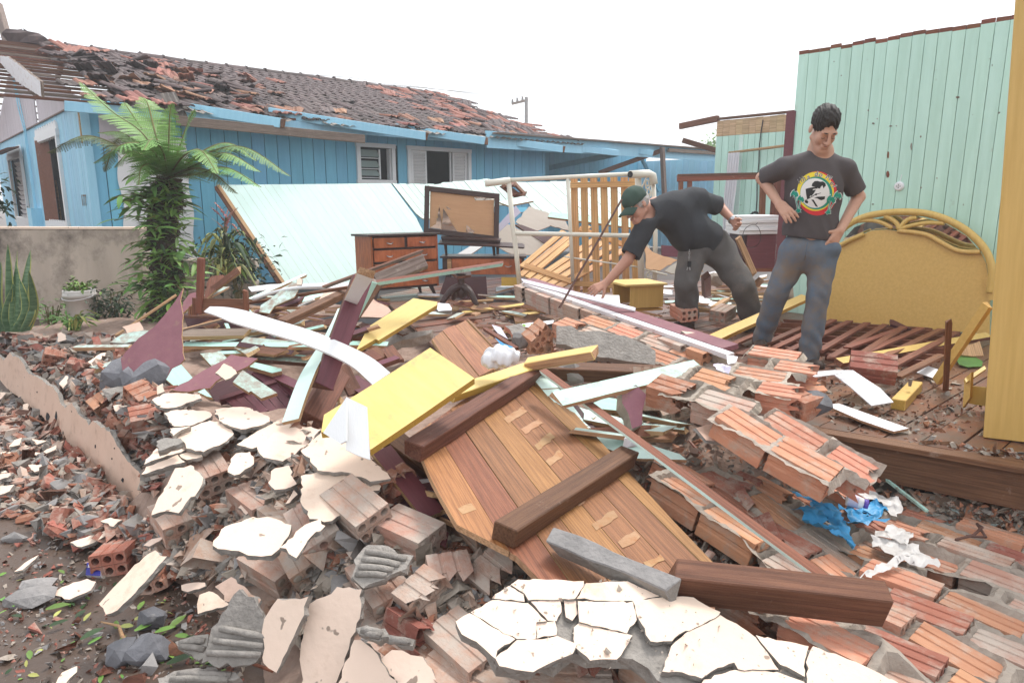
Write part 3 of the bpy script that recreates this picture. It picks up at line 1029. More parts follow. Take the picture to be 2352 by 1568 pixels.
# ================================================================== WALLS AND PANELS THAT STILL STAND OR LEAN
def on_y(u, v, y0, n=(0,1,0)):
 return on_plane(u, v, (Vector((0, y0,0)), Vector(n)))
def planked(root, pts, pl, a, b, w, gap, th, mats, name='plank', dz=.004, jag=0.0, parts=None):
 P, n = pl
 if n.dot(CAM - P) < 0: n = -n
 W3 = [on_plane(u, v, (P, n)) for u, v in pts]
 d = (on_plane(*b, (P, n)) - on_plane(*a, (P, n))).normalized()
 s = n.cross(d)
 c = sum(W3, Vector())/len(W3)
 lo, hi = min((p - c).dot(s) for p in W3), max((p - c).dot(s) for p in W3)
 k = lo
 F0 = frame(d, n)
 Fi = F0.to_3x3().transposed()
 out = []
 while k < hi - .004:
  ww = w * R.uniform(.96,1.04)
  pp = clip_poly(clip_poly(W3, c + s * (k + gap / 2), s), c + s * (k + ww - gap / 2),-s)
  if len(pp) >= 3:
   m = sum(pp, Vector())/len(pp)
   p2 = [Fi @ (p - m) for p in pp]
   if jag: p2 = [Vector((p.x + R.uniform(-jag, jag), p.y, 0)) for p in p2]
   me = MB().prism([(p.x, p.y) for p in p2],-th, 0, None, 0,1).mesh(name, mats)
   F = F0.copy()
   F.translation = m + n * R.uniform(-dz, dz)
   out.append(adopt(link(name, me, None, F), root))
  k += ww
 return out
# --- near mint wall (inner face of a room), top edge bare where the roof came off
MW0 = at_y(1836,118,7.0)
MWP = (MW0, Vector((-BX.y, BX.x, 0)).normalized())
def mint_wall():
 z1 = MW0.z
 root = empty('plank_wall', 'tall mint green plank wall still standing behind the yellow headboard', 'wall', (MW0.x + .9, MW0.y - 1.0, FZ))
 n = MWP[1] if MWP[1].dot(CAM - MW0) > 0 else -MWP[1]
 F = frame(BX, (0,0,1))
 for i in range(28):
  k = .1*i
  p = MW0 + BX * (k + .05) + n * R.uniform(-.003,.003)
  zt = z1 + R.uniform(-.012,.012)
  me = MB().box((0,0,0),(.0955,.022, zt - .035 - FZ)).mesh('plank', 'mint')
  F.translation = (p.x, p.y, (FZ + zt - .035)/2)
  adopt(link('plank', me, None, F), root)
  me = MB().box((0,0,0),(.094,.0215,.034), None, 0,.002).mesh('plank_tip', 'wood_red')
  G = F.copy()
  G.translation = (p.x, p.y, zt - .018)
  adopt(link('plank_tip', me, None, G), root)
 pb = MB().bar(MW0 + BX * .0 - n * .02 + Vector((0,0,-2.5)), MW0 + BX * 2.8 - n * .02 + Vector((0,0,-2.5)),.01,.05)
 bk = MB().box((0,0,0),(2.78,.008, z1 - FZ - .08)).mesh('wall_back', 'wood_brown')
 F.translation = MW0 + BX * 1.4 - n * .022
 F.translation.z = (z1 + FZ)/2 - .04
 adopt(link('wall_back', bk, None, F), root)
 ep = MB().bar(Vector((MW0.x, MW0.y, FZ)) - BX * .025 + n * .0, Vector((MW0.x, MW0.y, z1 - .55)) - BX * .025,.05,.09,0, BX)
 adopt(ep.obj('end_post', 'maroon', None), root)
 sp = on_plane(2067,428, MWP) + n * .012
 so = MB().lathe([(.001,.025),(.03,.025),(.04,.015),(.042,0)],14, frame(BX, n))
 o = so.mesh('wall_socket', 'paper')
 M4 = Matrix.Translation(sp)
 adopt(link('wall_socket', o, None, M4), root)
 for dx, dy in ((-.014,0),(.014,0),(0,.014),(0,-.014),(0,0)):
  h = MB().box((0,0,0),(.006,.006,.006)).mesh('socket_hole', 'black')
  adopt(link('socket_hole', h, None, Matrix.Translation(sp + BX * dx + n * .026 + Vector((0,0, dy)))), root)
 cd = MB().tube([sp + Vector((0,0,.03)) + n * .005, sp + Vector((0,0,.1)) + BX * .01 + n * .004],.003,5)
 adopt(cd.obj('socket_cord', 'paper', None), root)
 for (x, y, a, b) in ((1890,670,16,9),(1310,850,10,6),(1430,868,16,5),(1572,1010,5,30),(1412,1070,12,26),(1410,1200,12,30),(1637,940,7,7),(1275,760,4,6),
       (1640,1290,4,7),(1748,1225,5,5),(1308,1405,9,4),(2257,560,8,3),(2128,450,3,8),(1470,866,5,4),(1338,818,4,5),(1090,520,4,4),(1040,425,3,4),(1930,1408,4,5),(2112,405,3,3)):
  poly = [q(3, x + a * math.cos(t)*R.uniform(.5,1.2), y + b * math.sin(t)*R.uniform(.5,1.2))[0] for t in [k * .785 for k in range(8)]]
  o = slab('paint_chip', poly, (MW0 + n * .0155, n),.002,['wood_red' if 1390 < x < 1420 and y > 1000 else 'wood_grey']*2)
  adopt(o, root)
mint_wall()
# --- second mint wall farther back, with its curtain
def far_wall():
 P0 = at_y(1648,278,12.2)
 pl = (P0, Vector((-BX.y, BX.x, 0)))
 n = pl[1] if pl[1].dot(CAM - P0) > 0 else -pl[1]
 root = empty('plank_wall', 'lower mint green plank wall farther back with a bare timber band along its top', 'wall', (P0.x + .5, P0.y, FZ))
 L = 1.9
 F = frame(BX, (0,0,1))
 for i in range(int(L / .12)):
  p = P0 + BX * (.12*i + .06) + n * R.uniform(-.003,.003)
  me = MB().box((0,0,0),(.113,.022, P0.z - .26 - FZ)).mesh('plank', 'mint')
  F.translation = (p.x, p.y, (FZ + P0.z - .26)/2)
  adopt(link('plank', me, None, F), root)
  me = MB().box((0,0,0),(.117,.022,.255 + R.uniform(-.01,.01))).mesh('plank_tip', 'wood_bare')
  F.translation = (p.x, p.y, P0.z - .13)
  adopt(link('plank_tip', me, None, F), root)
 bb = MB().bar(Vector((P0.x, P0.y, 1.7)) - n * .03, Vector((P0.x, P0.y, 1.7)) + BX * L - n * .03,2.4,.01,0, n)
 adopt(bb.obj('wall_back', 'wood_brown', None), root)
 o = plank('top_plate', P0 - BX * .75 + Vector((0,0,-.03)), P0 + BX * .02 + Vector((0,0,.04)),.08,.1, 'wood_brown')
 adopt(o, root)
 o = plank('top_rail', P0 + BX * .02 + Vector((0,0,.03)), P0 + BX * L + Vector((0,0,.03)),.06,.04, 'wood_brown')
 adopt(o, root)
 plc = (P0 + n * .15, n)
 rod = MB().tube([on_plane(*q(3,318,1052)[0], plc), on_plane(*q(3,745,998)[0], plc)],.022,8)
 rod.obj('curtain_rod', 'wood_raw', None, True, 'bare wooden curtain rod fixed across the far mint wall', 'curtain rod')
 vs, fs = [],[]
 nx, nz = 24,14
 edge_l = [(325,1055),(315,1200),(300,1330),(292,1560),(290,1640)]
 edge_r = [(405,1048),(395,1150),(372,1330),(352,1480),(345,1640)]
 def ev(e, t):
  k = t * (len(e) - 1)
  i = min(int(k), len(e) - 2)
  return Vector(e[i]).lerp(Vector(e[i + 1]), k - i)
 for j in range(nz + 1):
  l, r_ = ev(edge_l, j / nz), ev(edge_r, j / nz)
  for i in range(nx + 1):
   e = l.lerp(r_, i / nx)
   p = on_plane(*q(3, e.x, e.y)[0], plc)
   vs.append(p + n * (.035*math.sin(i * 1.15 + j * .12) + .04))
 for j in range(nz):
  for i in range(nx):
   fs.append((j * nx + j + i, j * nx + j + i + 1,(j + 1)*(nx + 1) + i + 1,(j + 1)*(nx + 1) + i))
 MB().add(vs, fs).obj('curtain', 'paper', None, True, 'off white curtain bunched at one end of its rod', 'curtain')
 pp = MB().box((0,0,0),(.07,.03,2.0)).mesh('window_post', 'mint_lit')
 F.translation = on_plane(*q(3,380,1350)[0],(P0 + n * .02, n))
 adopt(link('window_post', pp, None, F), root)
 cb = [on_plane(*p, (P0 + n * .03, n)) for p in q(3,553,825,540,900,528,1000,524,1120,512,1250,510,1380,505,1460)]
 c = cb[-1]
 for k in range(40):
  a = k * .5 + 1.5
  rr = .13 + .015*math.sin(k * 1.7)
  cb.append(c + BX * (rr * math.cos(a))*.8 + Vector((0,0, rr * math.sin(a) - .13)) + n * .03)
 MB().tube(cb, .009,5).obj('cable', 'black', None, True, 'thin black cable hanging in a coil on the far mint wall', 'cable')
far_wall()
# --- brown frame of a lost partition
def door_frame():
 root = empty('door_frame', 'bare brown timber door frame standing behind the two men', 'door frame', at_y(1765,520,9.0))
 n = (0.2,-1,0)
 def bar(a, b, w, t, mat, y=9.0):
  o = plank('frame_rail', at_y(*a, y), at_y(*b, y), w, t, mat, n)
  return adopt(o, root)
 bar((1556,411),(1745,405),.07,.06, 'wood_red')
 bar((1556,403),(1745,399),.03,.07, 'wood_brown')
 bar((1564,405),(1562,520),.05,.05, 'wood_red')
 bar((1584,410),(1581,520),.05,.05, 'wood_red')
 bar((1753,402),(1748,560),.07,.05, 'wood_red', 8.95)
 bar((1786,400),(1773,560),.1,.06, 'wood_red', 8.9)
 bar((1808,404),(1796,560),.05,.05, 'maroon', 8.88)
door_frame()
# --- verandah on the far end of the blue house
def porch():
 root = empty('porch', 'open blue verandah at the far end of the tiled house, its roof sheets torn', 'porch', hw(11,0,0))
 pf = (hw(0,-.75,0),-BX)
 def px(u, v, y=-.75):
  return on_plane(u, v, (hw(0, y, 0), BX))
 def add(o): return adopt(o, root)
 add(plank('fascia', px(1115,320), px(1645,357),.03,.3, 'blue_paint_lit', (0,0,1)))
 add(plank('roof_edge', px(1130,306), px(1648,345),.3,.03,['fibre_cement', 'wood_grey'],(0,0,1)))
 a, b = px(1150,308), px(1640,346)
 m = MB()
 bk = -BX * 3.4 + Vector((0,0,.28))
 m.add([a, b, b + bk, a + bk, a + Vector((0,0,-.02)), b + Vector((0,0,-.02)), b + bk + Vector((0,0,-.02)), a + bk + Vector((0,0,-.02))],
   [(0,1,2,3),(7,6,5,4),(0,4,5,1),(1,5,6,2),(2,6,7,3),(3,7,4,0)])
 add(m.obj('roof_sheet', 'fibre_cement', None))
 for (u0, v0, u1, v1, w) in ((1215,330,1420,352,.1),(1300,332,1420,352,.1),(1420,340,1500,352,.1)):
  add(plank('rafter_tail', px(u0, v0,-.4), px(u1, v1,-1.0),.05,.12, 'blue_paint_lit'))
 add(plank('roof_beam', px(1262,386,1.2), px(1420,353,-.2),.06,.12, 'blue_paint_shaded'))
 add(plank('post', px(1521,338,-.9), px(1527,470,-.9),.09,.09, 'wood_grey', BX))
 add(plank('brace', px(1522,345,-.85), px(1375,398,-.2),.06,.1, 'wood_brown'))
 add(plank('brace', px(1535,345,-.85), px(1660,353,-.85),.05,.08, 'wood_grey'))
 add(plank('brace', px(1465,350,1.0), px(1515,440,1.0),.04,.1, 'blue_paint_shaded'))
 x = 8.6
 while x < 15.2:
  u = x + .1
  top = 2.95
  for (s0, s1) in windows_cut(x, x + .2,[(9.7,10.4,2.0,2.45)],.4, top):
   c = hw(x + .1,2.6,(s0 + s1)/2)
   F = frame(AX, (0,0,1))
   F.translation = c
   me = MB().box((0,0,0),(.19,.025, s1 - s0)).mesh('wall_plank', 'blue_paint_shaded')
   add(link('wall_plank', me, None, F))
  x += .2
 for i in range(24):
  F = frame(BX, (0,0,1))
  p = hw(15.0,2.5 - .2*i, 1.55)
  F.translation = p
  me = MB().box((0,0,0),(.185,.025,2.5)).mesh('wall_plank', 'blue_paint_lit')
  add(link('wall_plank', me, None, F))
 add(plank('loose_rafter', at_y(*q(3,0,965)[0],13.0), at_y(*q(3,232,1035)[0],13.0),.05,.09, 'wood_brown'))
porch()
# --- utility pole, cables, distant tree
def pole():
 r = empty('utility_pole', 'distant grey utility pole with a crossarm and three insulators', 'utility pole', at_y(1209,520,34))
 y = 34
 adopt(MB().tube([at_y(1209,520, y), at_y(1209,223, y)],[.1,.08],8).obj('pole_shaft', 'concrete', None, True), r)
 adopt(MB().bar(at_y(1175,239, y), at_y(1213,230, y),.1,.1).obj('crossarm', 'wood_grey', None), r)
 for (u, v) in ((1177,237),(1188,234),(1200,231)):
  adopt(MB().tube([at_y(u, v, y), at_y(u, v - 9, y)],[.06,.04],6).obj('insulator', 'concrete', None), r)
 for i, (v0, v1) in enumerate(((77,178),(83,184),(89,188))):
  A, B = at_y(-60, v0,16 + i * .2), at_y(800, v1,21 + i * .2)
  pts = [A.lerp(B, k / 12) + Vector((0,0,-.12*math.sin(math.pi * k / 12))) for k in range(13)] + [at_y((1177,1188,1200)[i],(228,225,222)[i],34)]
  tag(MB().tube(pts, .008,4).obj('power_line', 'concrete', None),('highest of the three thin power lines above the ridge', 'middle of the three thin power lines above the ridge', 'lowest of the three thin power lines above the ridge')[i], 'power line', 'power lines above the tiled roof')
 lp = plank('leaning_pole', at_y(-6,10,14), at_y(24,118,13),.12,.12, 'wood_grey', (0,-1,0), 'bare grey pole slanting up behind the stripped roof corner', 'pole')
pole()
def far_tree():
 r = empty('broadleaf_tree', 'small hazy green tree peeping over the blue verandah wall', 'tree', at_y(1640,460,30))
 c = at_y(1642,348,30)
 m = MB()
 for k in range(420):
  d = Vector((R.gauss(0,.33), R.gauss(0,.33), R.gauss(0,.3)))
  p = c + d
  a = Vector((R.uniform(-1,1), R.uniform(-1,1), R.uniform(-1,1))).normalized()*.09
  b = a.orthogonal().normalized()*.05
  m.add([p - a, p + b, p + a, p - b],[(0,1,2,3)])
 adopt(m.obj('crown', 'leaf_mid', None), r)
 t = MB().tube([at_y(1644,470,30), c],[.1,.05],6)
 adopt(t.obj('trunk', 'stem', None), r)
far_tree()
# --- fallen mint panels leaning towards the blue house
def mint_panels():
 TL, TR, BL = at_y(505,425,9.6), at_y(1110,411,10.6), at_y(650,650,8.7)
 pl = pl3(TL, TR, BL)
 r = empty('fallen_wall', 'big pale mint plank wall panel tipped over beside the tree fern', 'wall panel', at_y(800,660,8.7))
 planked(r, [(505,425),(897,421),(956,500),(1005,600),(985,662),(660,656)], pl, (510,430),(655,650),.085,.0014,.02,['mint_lit', 'wood_raw'], dz=.0015)
 n = pl[1] if pl[1].dot(CAM - TL) > 0 else -pl[1]
 e = plank('edge_stud', TL - n * .06 - AX * .03, on_plane(655,652, pl) - n * .06 - AX * .03,.09,.07, 'wood_brown', n)
 adopt(e, r)
 e = plank('edge_board', TL - n * .012 - AX * .02, on_plane(657,652, pl) - n * .012 - AX * .02,.04,.03, 'wood_raw', n)
 adopt(e, r)
 r2 = empty('fallen_wall', 'pale mint wall panel lying behind the broken mirror', 'wall panel', at_y(1000,640,9.2))
 pl2 = (pl[0] - n * .05, n)
 planked(r2, q(2,352,757,660,762,700,750,1010,722,1110,765,1250,840,1330,880,1080,905,900,985,560,1000,510,960), pl2,(510,430),(655,650),.09,.004,.02,['mint_lit', 'wood_raw'], dz=.003, jag=.01)
 r3 = empty('fallen_wall', 'pale mint wall panel with torn edges seen through the white bed frame', 'wall panel', at_y(1330,640,9.4))
 pl3_ = pl3(at_y(1185,418,10.4), at_y(1460,420,10.6), at_y(1300,560,9.6))
 planked(r3, q(2,1195,745,1370,745,1560,738,1800,745,2010,770,2010,1060,1800,1010,1500,975,1330,950), pl3_, (1200,420),(1290,500),.1,.004,.02,['mint_lit', 'wood_raw'], dz=.003, jag=.01)
 r4 = empty('window_hole_frame', 'small brown wooden box frame caught in the fallen mint panels', 'wooden frame', at_y(1180,445,10.0))
 for a, b in (((1110,765),(1200,835)),((1200,835),(1262,830)),((1262,830),(1195,760)),((1195,760),(1110,765))):
  o = plank('frame_side', at_y(*q(2, *a)[0],10.05), at_y(*q(2, *b)[0],9.95),.12,.03, 'wood_red', (0,-.6,1))
  adopt(o, r4)
 slab('mint_board', q(2,1080,882,1250,842,1322,875,1150,908), ply(1180,470,9.7,(0,-.7,1)),.025,['mint_lit', 'wood_raw'], 'pale mint board lying flat below the small brown box frame', 'board')
 slab('mint_board', q(2,1440,950,2010,1025,2010,1060,1420,985), ply(1400,500,9.0,(0,-.7,1)),.03,['mint_board', 'wood_raw'], 'long mint board lying behind the white bed frame', 'board')
 slab('blue_board', q(2,1200,920,1275,918,1280,945,1215,960), ply(1200,480,9.6,(0,-.9,.5)),.02,['blue_paint_shaded', 'wood_raw'], 'scrap of blue painted board behind the mirror', 'board')
 o = slab('plywood_sheet', q(2,1290,915,1530,992,1575,1080,1440,1045,1330,1085,1200,1020), ply(1220,520,9.2,(.1,-.8,.8)),.012,['grey_ply', 'wood_raw'], 'grey plywood sheet bent upward behind the white bed frame', 'plywood sheet', jag=.006)
 slab('plywood_sheet', q(2,1090,1035,1165,1040,1440,1185,1330,1245,1185,1250,1080,1195), ply(1180,560,8.9,(.1,-.8,.7)),.012,['grey_ply', 'wood_raw'], 'tan plywood sheet leaning beside the mirror stand', 'plywood sheet', jag=.004)
 slab('dark_board', q(2,1190,1035,1240,1040,1480,1130,1430,1190), ply(1200,550,8.95,(.1,-.8,.8)),.03,['maroon_dark', 'wood_brown'], 'dark brown board lying across the grey plywood sheets', 'board')
 slab('white_board', q(2,1078,1040,1200,908,1235,955,1080,1095), ply(1170,510,8.75,(.2,-1,.3)),.02,['lilac_white', 'wood_raw'], 'white board sticking up beside the mirror frame', 'board')
 slab('white_board', q(2,790,1245,900,1178,985,1178,880,1250), ply(1070,575,8.8,(.1,-.8,.8)),.02,['white_paint', 'wood_raw'], 'white board under the mirror stand', 'board')
 cl = MB()
 lumpy = lambda k, m, mat, lab, cat, u, v, y, sx, sz: None
mint_panels()
# ================================================================== FURNITURE
def local_frame(x, z=(0,0,1), at=(0,0,0)):
 F = frame(x, z)
 F.translation = at
 return F
def pbox(root, name, F, c, d, mats, bev=.003, parent=None, j=0.0):
 me = MB().box((0,0,0), d, None, 0, j).mesh(name, mats)
 if bev: bevel_mesh(me, bev)
 o = link(name, me, None, F @ Matrix.Translation(c))
 return adopt(o, parent or root)
def bow_handle(root, F, c, w, mat='steel'):
 pts = [F @ Vector((c[0] + w * k, c[1] - .022*(1 - (2*k) ** 2) - .002, c[2] - .012*(1 - (2*k) ** 2))) for k in (-.5,-.3,-.1,.1,.3,.5)]
 return adopt(MB().tube(pts, .006,6).obj('handle', mat, None, True), root)
def dresser():
 P = at_z(858,694, FZ)
 F = local_frame((math.cos(rad(37)), math.sin(rad(37)),0),(0.0,.02,1), P)
 w, d, h = .86,.42,.74
 r = empty('dresser', 'reddish wooden chest of drawers with splayed legs in front of the leaning mint panel', 'chest of drawers', P)
 pbox(r, 'side_panel', F, (.011, d / 2,.43),(.022, d, h - .13), 'dresser')
 pbox(r, 'side_panel', F, (w - .011, d / 2,.43),(.022, d, h - .13), 'dresser')
 pbox(r, 'top', F, (w / 2 - .01, d / 2 - .01, h),(w + .06, d + .04,.024), 'dresser_dark')
 pbox(r, 'bottom', F, (w / 2, d / 2,.135),(w - .046, d, .02), 'dresser_dark')
 pbox(r, 'back_panel', F, (w / 2, d - .006,.43),(w - .046,.01, h - .16), 'dresser')
 pbox(r, 'divider', F, (w / 2,.012,.655),(.03,.02,.12), 'dresser_dark')
 rows = [(.655,.125),(.51,.14),(.36,.135),(.21,.13)]
 for i, (z, hh) in enumerate(rows):
  if i:
   pbox(r, 'rail', F, (w / 2,.03, z + hh / 2 + .008),(w - .05,.02,.02), 'dresser_dark')
  if i == 0:
   for cx, ww in ((w * .26, w * .44),(w * .745, w * .44)):
    dr = pbox(r, 'drawer', F, (cx, -.004, z),(ww, .02, hh - .012), 'dresser')
    bow_handle(dr, F, (cx, -.014, z),.075)
  else:
   dr = pbox(r, 'drawer', F, (w / 2,-.004 - .008*(i == 2), z),(w - .06,.02, hh - .014), 'dresser')
   for cx in (w * .25, w * .77):
    bow_handle(dr, F, (cx, -.016, z),.075)
 pbox(r, 'inner_case', F, (w / 2, d / 2 + .02,.43),(w - .06, d - .06, h - .2), 'dresser_dark', 0)
 for x in (.08, w - .08):
  for y in (.06, d - .06):
   t = MB().tube([F @ Vector((x, y, .13)), F @ Vector((x + (.05 if x > .4 else -.05), y + (.03 if y > .2 else -.03),0))],[.028,.014],8)
   adopt(t.obj('leg', 'dresser_dark', None), r)
dresser()
def mirror():
 Y = 8.35
 n = Vector((.12,-1,.1)).normalized()
 pl = (at_y(1060,490, Y), n)
 r = empty('mirror', 'dark framed dressing mirror with most of its glass smashed out', 'mirror', on_plane(1060,545, pl))
 TL, TR, BR, BL = [on_plane(*p, pl) for p in q(2,590,790,1070,843,1065,1135,584,1080)]
 for a, b in ((TL, TR),(TR, BR),(BR, BL),(BL, TL)):
  d = (b - a).normalized()
  o = plank('frame_bar', a - d * .03, b + d * .03,.06,.035, 'dresser_dark', n, jag=.0)
  o.location += n * (.002 if abs(d.z) > .5 else 0)
  adopt(o, r)
 pb = (pl[0] - n * .012, n)
 adopt(slab('backing_board', q(2,612,800,1050,850,1048,1120,606,1070), pb, .006,['ply_back', 'ply_back']), r)
 pg = (pl[0] - n * .004, n)
 for pts in (q(2,915,850,1052,862,1052,1112,985,1100,920,1080,968,1028,940,960), q(2,606,1062,650,1035,676,900,690,1080), q(2,692,1080,700,925,760,1030,800,1090,770,1092),
    q(2,720,912,790,955,860,1085,850,1097,800,1040), q(2,690,1083,760,1092,750,1098,690,1090), q(2,860,1090,860,1040,915,1085,905,1102)):
  adopt(slab('glass_piece', pts, (on_plane(*pts[0], pg),(n + Vector((R.uniform(-.02,.02),0,-.2 + R.uniform(-.02,.02)))).normalized()),.004,['mirror_glass', 'mint_board'], jag=.003, jstep=.08), r)
 st = empty('mirror_stand', 'thin dark dressing table top on tapered legs under the mirror', 'dressing table', on_plane(1100,585, pl))
 y = Y - .12
 adopt(plank('table_top', at_y(*q(2,672,1158)[0], y), at_y(*q(2,1255,1185)[0], y),.18,.018, 'dresser_dark', (0,-.2,1)), st)
 adopt(plank('rail', at_y(*q(2,690,1130)[0], y + .05), at_y(*q(2,1095,1150)[0], y + .05),.1,.04, 'dresser_dark', (0,-.2,1)), st)
 for (a, b) in (((715,1165),(722,1250)),((1045,1170),(1052,1250)),((1075,1172),(1075,1245))):
  adopt(MB().tube([at_y(*q(2, *a)[0], y), at_y(*q(2, *b)[0], y)],[.022,.016],6).obj('leg', 'dresser_dark', None), st)
mirror()
def low_cabinet():
 y = 8.1
 A, B = at_y(*q(2,690,1262)[0], y), at_y(*q(2,1262,1262)[0], y)
 C = at_y(*q(2,700,1392)[0], y)
 h = A.z - C.z
 w = (B - A).length
 F = local_frame(B - A, (0,0,1), Vector((A.x, A.y, C.z)))
 r = empty('low_cabinet', 'low reddish cabinet with one long drawer next to the chest of drawers', 'cabinet', F.translation)
 pbox(r, 'top', F, (w / 2,.18, h),(w + .04,.4,.02), 'dresser_dark')
 pbox(r, 'case', F, (w / 2,.2, h / 2),(w - .01,.36, h - .03), 'dresser_dark')
 d = pbox(r, 'drawer', F, (w * .54,.008, h * .5),(w * .84,.03, h * .84), 'dresser')
 bow_handle(d, F, (w * .8,-.01, h * .55),.08)
 pbox(r, 'drawer_end', F, (w * .09,.012, h * .5),(w * .05,.02, h * .8), 'wood_raw')
 for x in (.06, w - .08):
  pbox(r, 'leg', F, (x, .1,-.12),(.05,.05,.24), 'dresser_dark', 0)
  pbox(r, 'leg', F, (x, .32,-.12),(.05,.05,.24), 'dresser_dark', 0)
 slab('broken_shelf', q(5,1040,185,1320,180,1330,330,1190,345,1000,300), ply(1060,660,7.85,(.1,-1,.2)),.02,['maroon_dark', 'wood_brown'], 'dark maroon board leaning behind the pedestal table', 'board')
 slab('broken_shelf', q(5,1425,185,1545,188,1540,245,1425,245), ply(1170,650,7.9,(.1,-1,.2)),.02,['yellow_edge', 'wood_raw'], 'small ochre board upright under the low cabinet', 'board')
low_cabinet()
def pedestal_table():
 y = 7.0
 c = at_y(*q(5,1150,330)[0], y)
 r = empty('pedestal_table', 'dark wooden table pedestal with curved claw feet and a broken top', 'table', c)
 zt = at_y(*q(5,1150,160)[0], y).z
 prof = [(.02,.0),(.055,.02),(.06,.08),(.035,.13),(.03,.2),(.045,.26),(.04, zt - c.z - .02),(.06, zt - c.z)]
 adopt(link('column', MB().lathe(prof, 12).mesh('column', 'dresser_dark', True), None, Matrix.Translation(c)), r)
 for (u, v) in ((1010,362),(1262,378),(1240,340),(1090,335)):
  e = at_y(*q(5, u, v)[0], y + (-.15 if v > 350 else .2))
  s = c + Vector((0,0,.12))
  mid = s.lerp(e, .5) + Vector((0,0,.045))
  pts = smooth_curve([s, mid, e.lerp(mid, .25) + Vector((0,0,-.01)), e],5)
  adopt(MB().tube(pts, [.045 - .025*k / (len(pts) - 1) for k in range(len(pts))],7).obj('foot', 'dresser_dark', None, True), r)
 adopt(slab('broken_top', q(5,1075,150,1215,145,1215,170,1120,180), ply(1060,628, y, (0,-.3,1)),.03,['dresser_dark', 'wood_brown'], jag=.01), r)
pedestal_table()
# --- white tubular bed frame
def bed_frame():
 y = 7.35
 r = empty('metal_bed', 'cream white tubular metal bed frame tipped up on end', 'bed', at_y(1330,660, y))
 def tube(name, pts, rr, n=10):
  return adopt(MB().tube([at_y(*q(2, a, b)[0], y + c) for a, b, c in pts], rr, n).obj(name, 'cream_metal', None, True), r)
 tube('corner_tube', [(990,757,-.05),(1160,735,0)],.035)
 tube('top_rail', [(1150,733,0),(1600,710,.02),(2000,690,.05)],.022)
 e = tube('corner_tube', [(1988,694,-.12),(2110,688,.05),(2140,700,.06),(2150,760,.07)],.042)
 adopt(MB().tube([at_y(*q(2,1984,694)[0], y - .125), at_y(*q(2,1990,694)[0], y - .118)],.034,10).obj('tube_mouth', 'black', None), e)
 tube('upright', [(1150,735,0),(1180,1060,0),(1205,1250,0),(1225,1450,0)],.026)
 tube('upright', [(1556,714,.02),(1575,1060,.02),(1592,1430,.02)],.02)
 tube('upright', [(2040,700,.06),(2052,1100,.06),(2066,1500,.06)],.036)
 tube('upright', [(2145,740,.12),(2160,1100,.12),(2155,1460,.12)],.026)
 tube('middle_rail', [(1180,1098,0),(1600,1106,.02),(2050,1116,.05)],.024)
 tube('cross_wire', [(1530,1258,.03),(2040,1330,.06)],.008)
 tube('cross_wire', [(2060,1340,.06),(2240,1385,.1)],.01)
 for (cx, cy, sgn) in ((2105,760,1),(2112,820,-1),(2110,1220,1),(2118,1300,-1),(2110,1390,1),(2095,1180,1)):
  pts = []
  for k in range(26):
   a = k * .36
   rr = 34*(1 - k / 34)
   pts.append((cx + sgn * rr * .55*math.cos(a), cy + rr * 1.2*math.sin(a),.08))
  tube('scroll', pts, .008,6)
 tube('scroll', [(2065,790,.07),(2095,720,.07),(2130,700,.07)],.008,6)
bed_frame()
def slat_base(name, label, slats, rails, y, yfun=None, w=.075, th=.02):
 f = yfun or (lambda a, b: y)
 r = empty(name, label, 'slatted bed base', at_y(*q(2, *slats[0][1])[0], f(*slats[0][1])))
 nrm = Vector((.05,-1,.1)) if yfun is None else Vector((-.35,-.75,.6))
 for a, b in slats:
  A, B = at_y(*q(2, *a)[0], f(*a)), at_y(*q(2, *b)[0], f(*b))
  adopt(plank('slat', A, B, w, th, 'pine', nrm, jag=0), r)
 for a, b in rails:
  A, B = at_y(*q(2, *a)[0], f(*a)), at_y(*q(2, *b)[0], f(*b))
  o = plank('rail', A, B, .06,.03, 'pine', nrm, jag=0)
  o.location += nrm.normalized()*(th / 2 + .0155)
  adopt(o, r)
slat_base('slatted_base', 'pine slatted bed base propped upright behind the white bed frame',
   [((x, 712),(x + dx, 1505)) for x, dx in ((1600,20),(1668,17),(1735,22),(1804,20),(1874,12),(1945,14),(2003,25))],
   [((1572,770),(2022,762)),((1588,1440),(2048,1468))],7.6)
def _yb(a, b):
 return 7.45 + (1460 - b)*.0022 + (a - 1225)*-.0001
slat_base('slatted_base', 'pine slatted bed base lying aslant across the rubble behind the upright one',
   [((1232,1390),(1560,1122)),((1280,1405),(1700,1050)),((1328,1420),(1760,1130)),((1378,1436),(1830,1140)),((1432,1452),(1900,1165)),((1490,1468),(1940,1215)),((1240,1330),(1530,1085))],
   [((1265,1328),(1590,1440)),((1640,1075),(1960,1190))],7.6, _yb, .075)
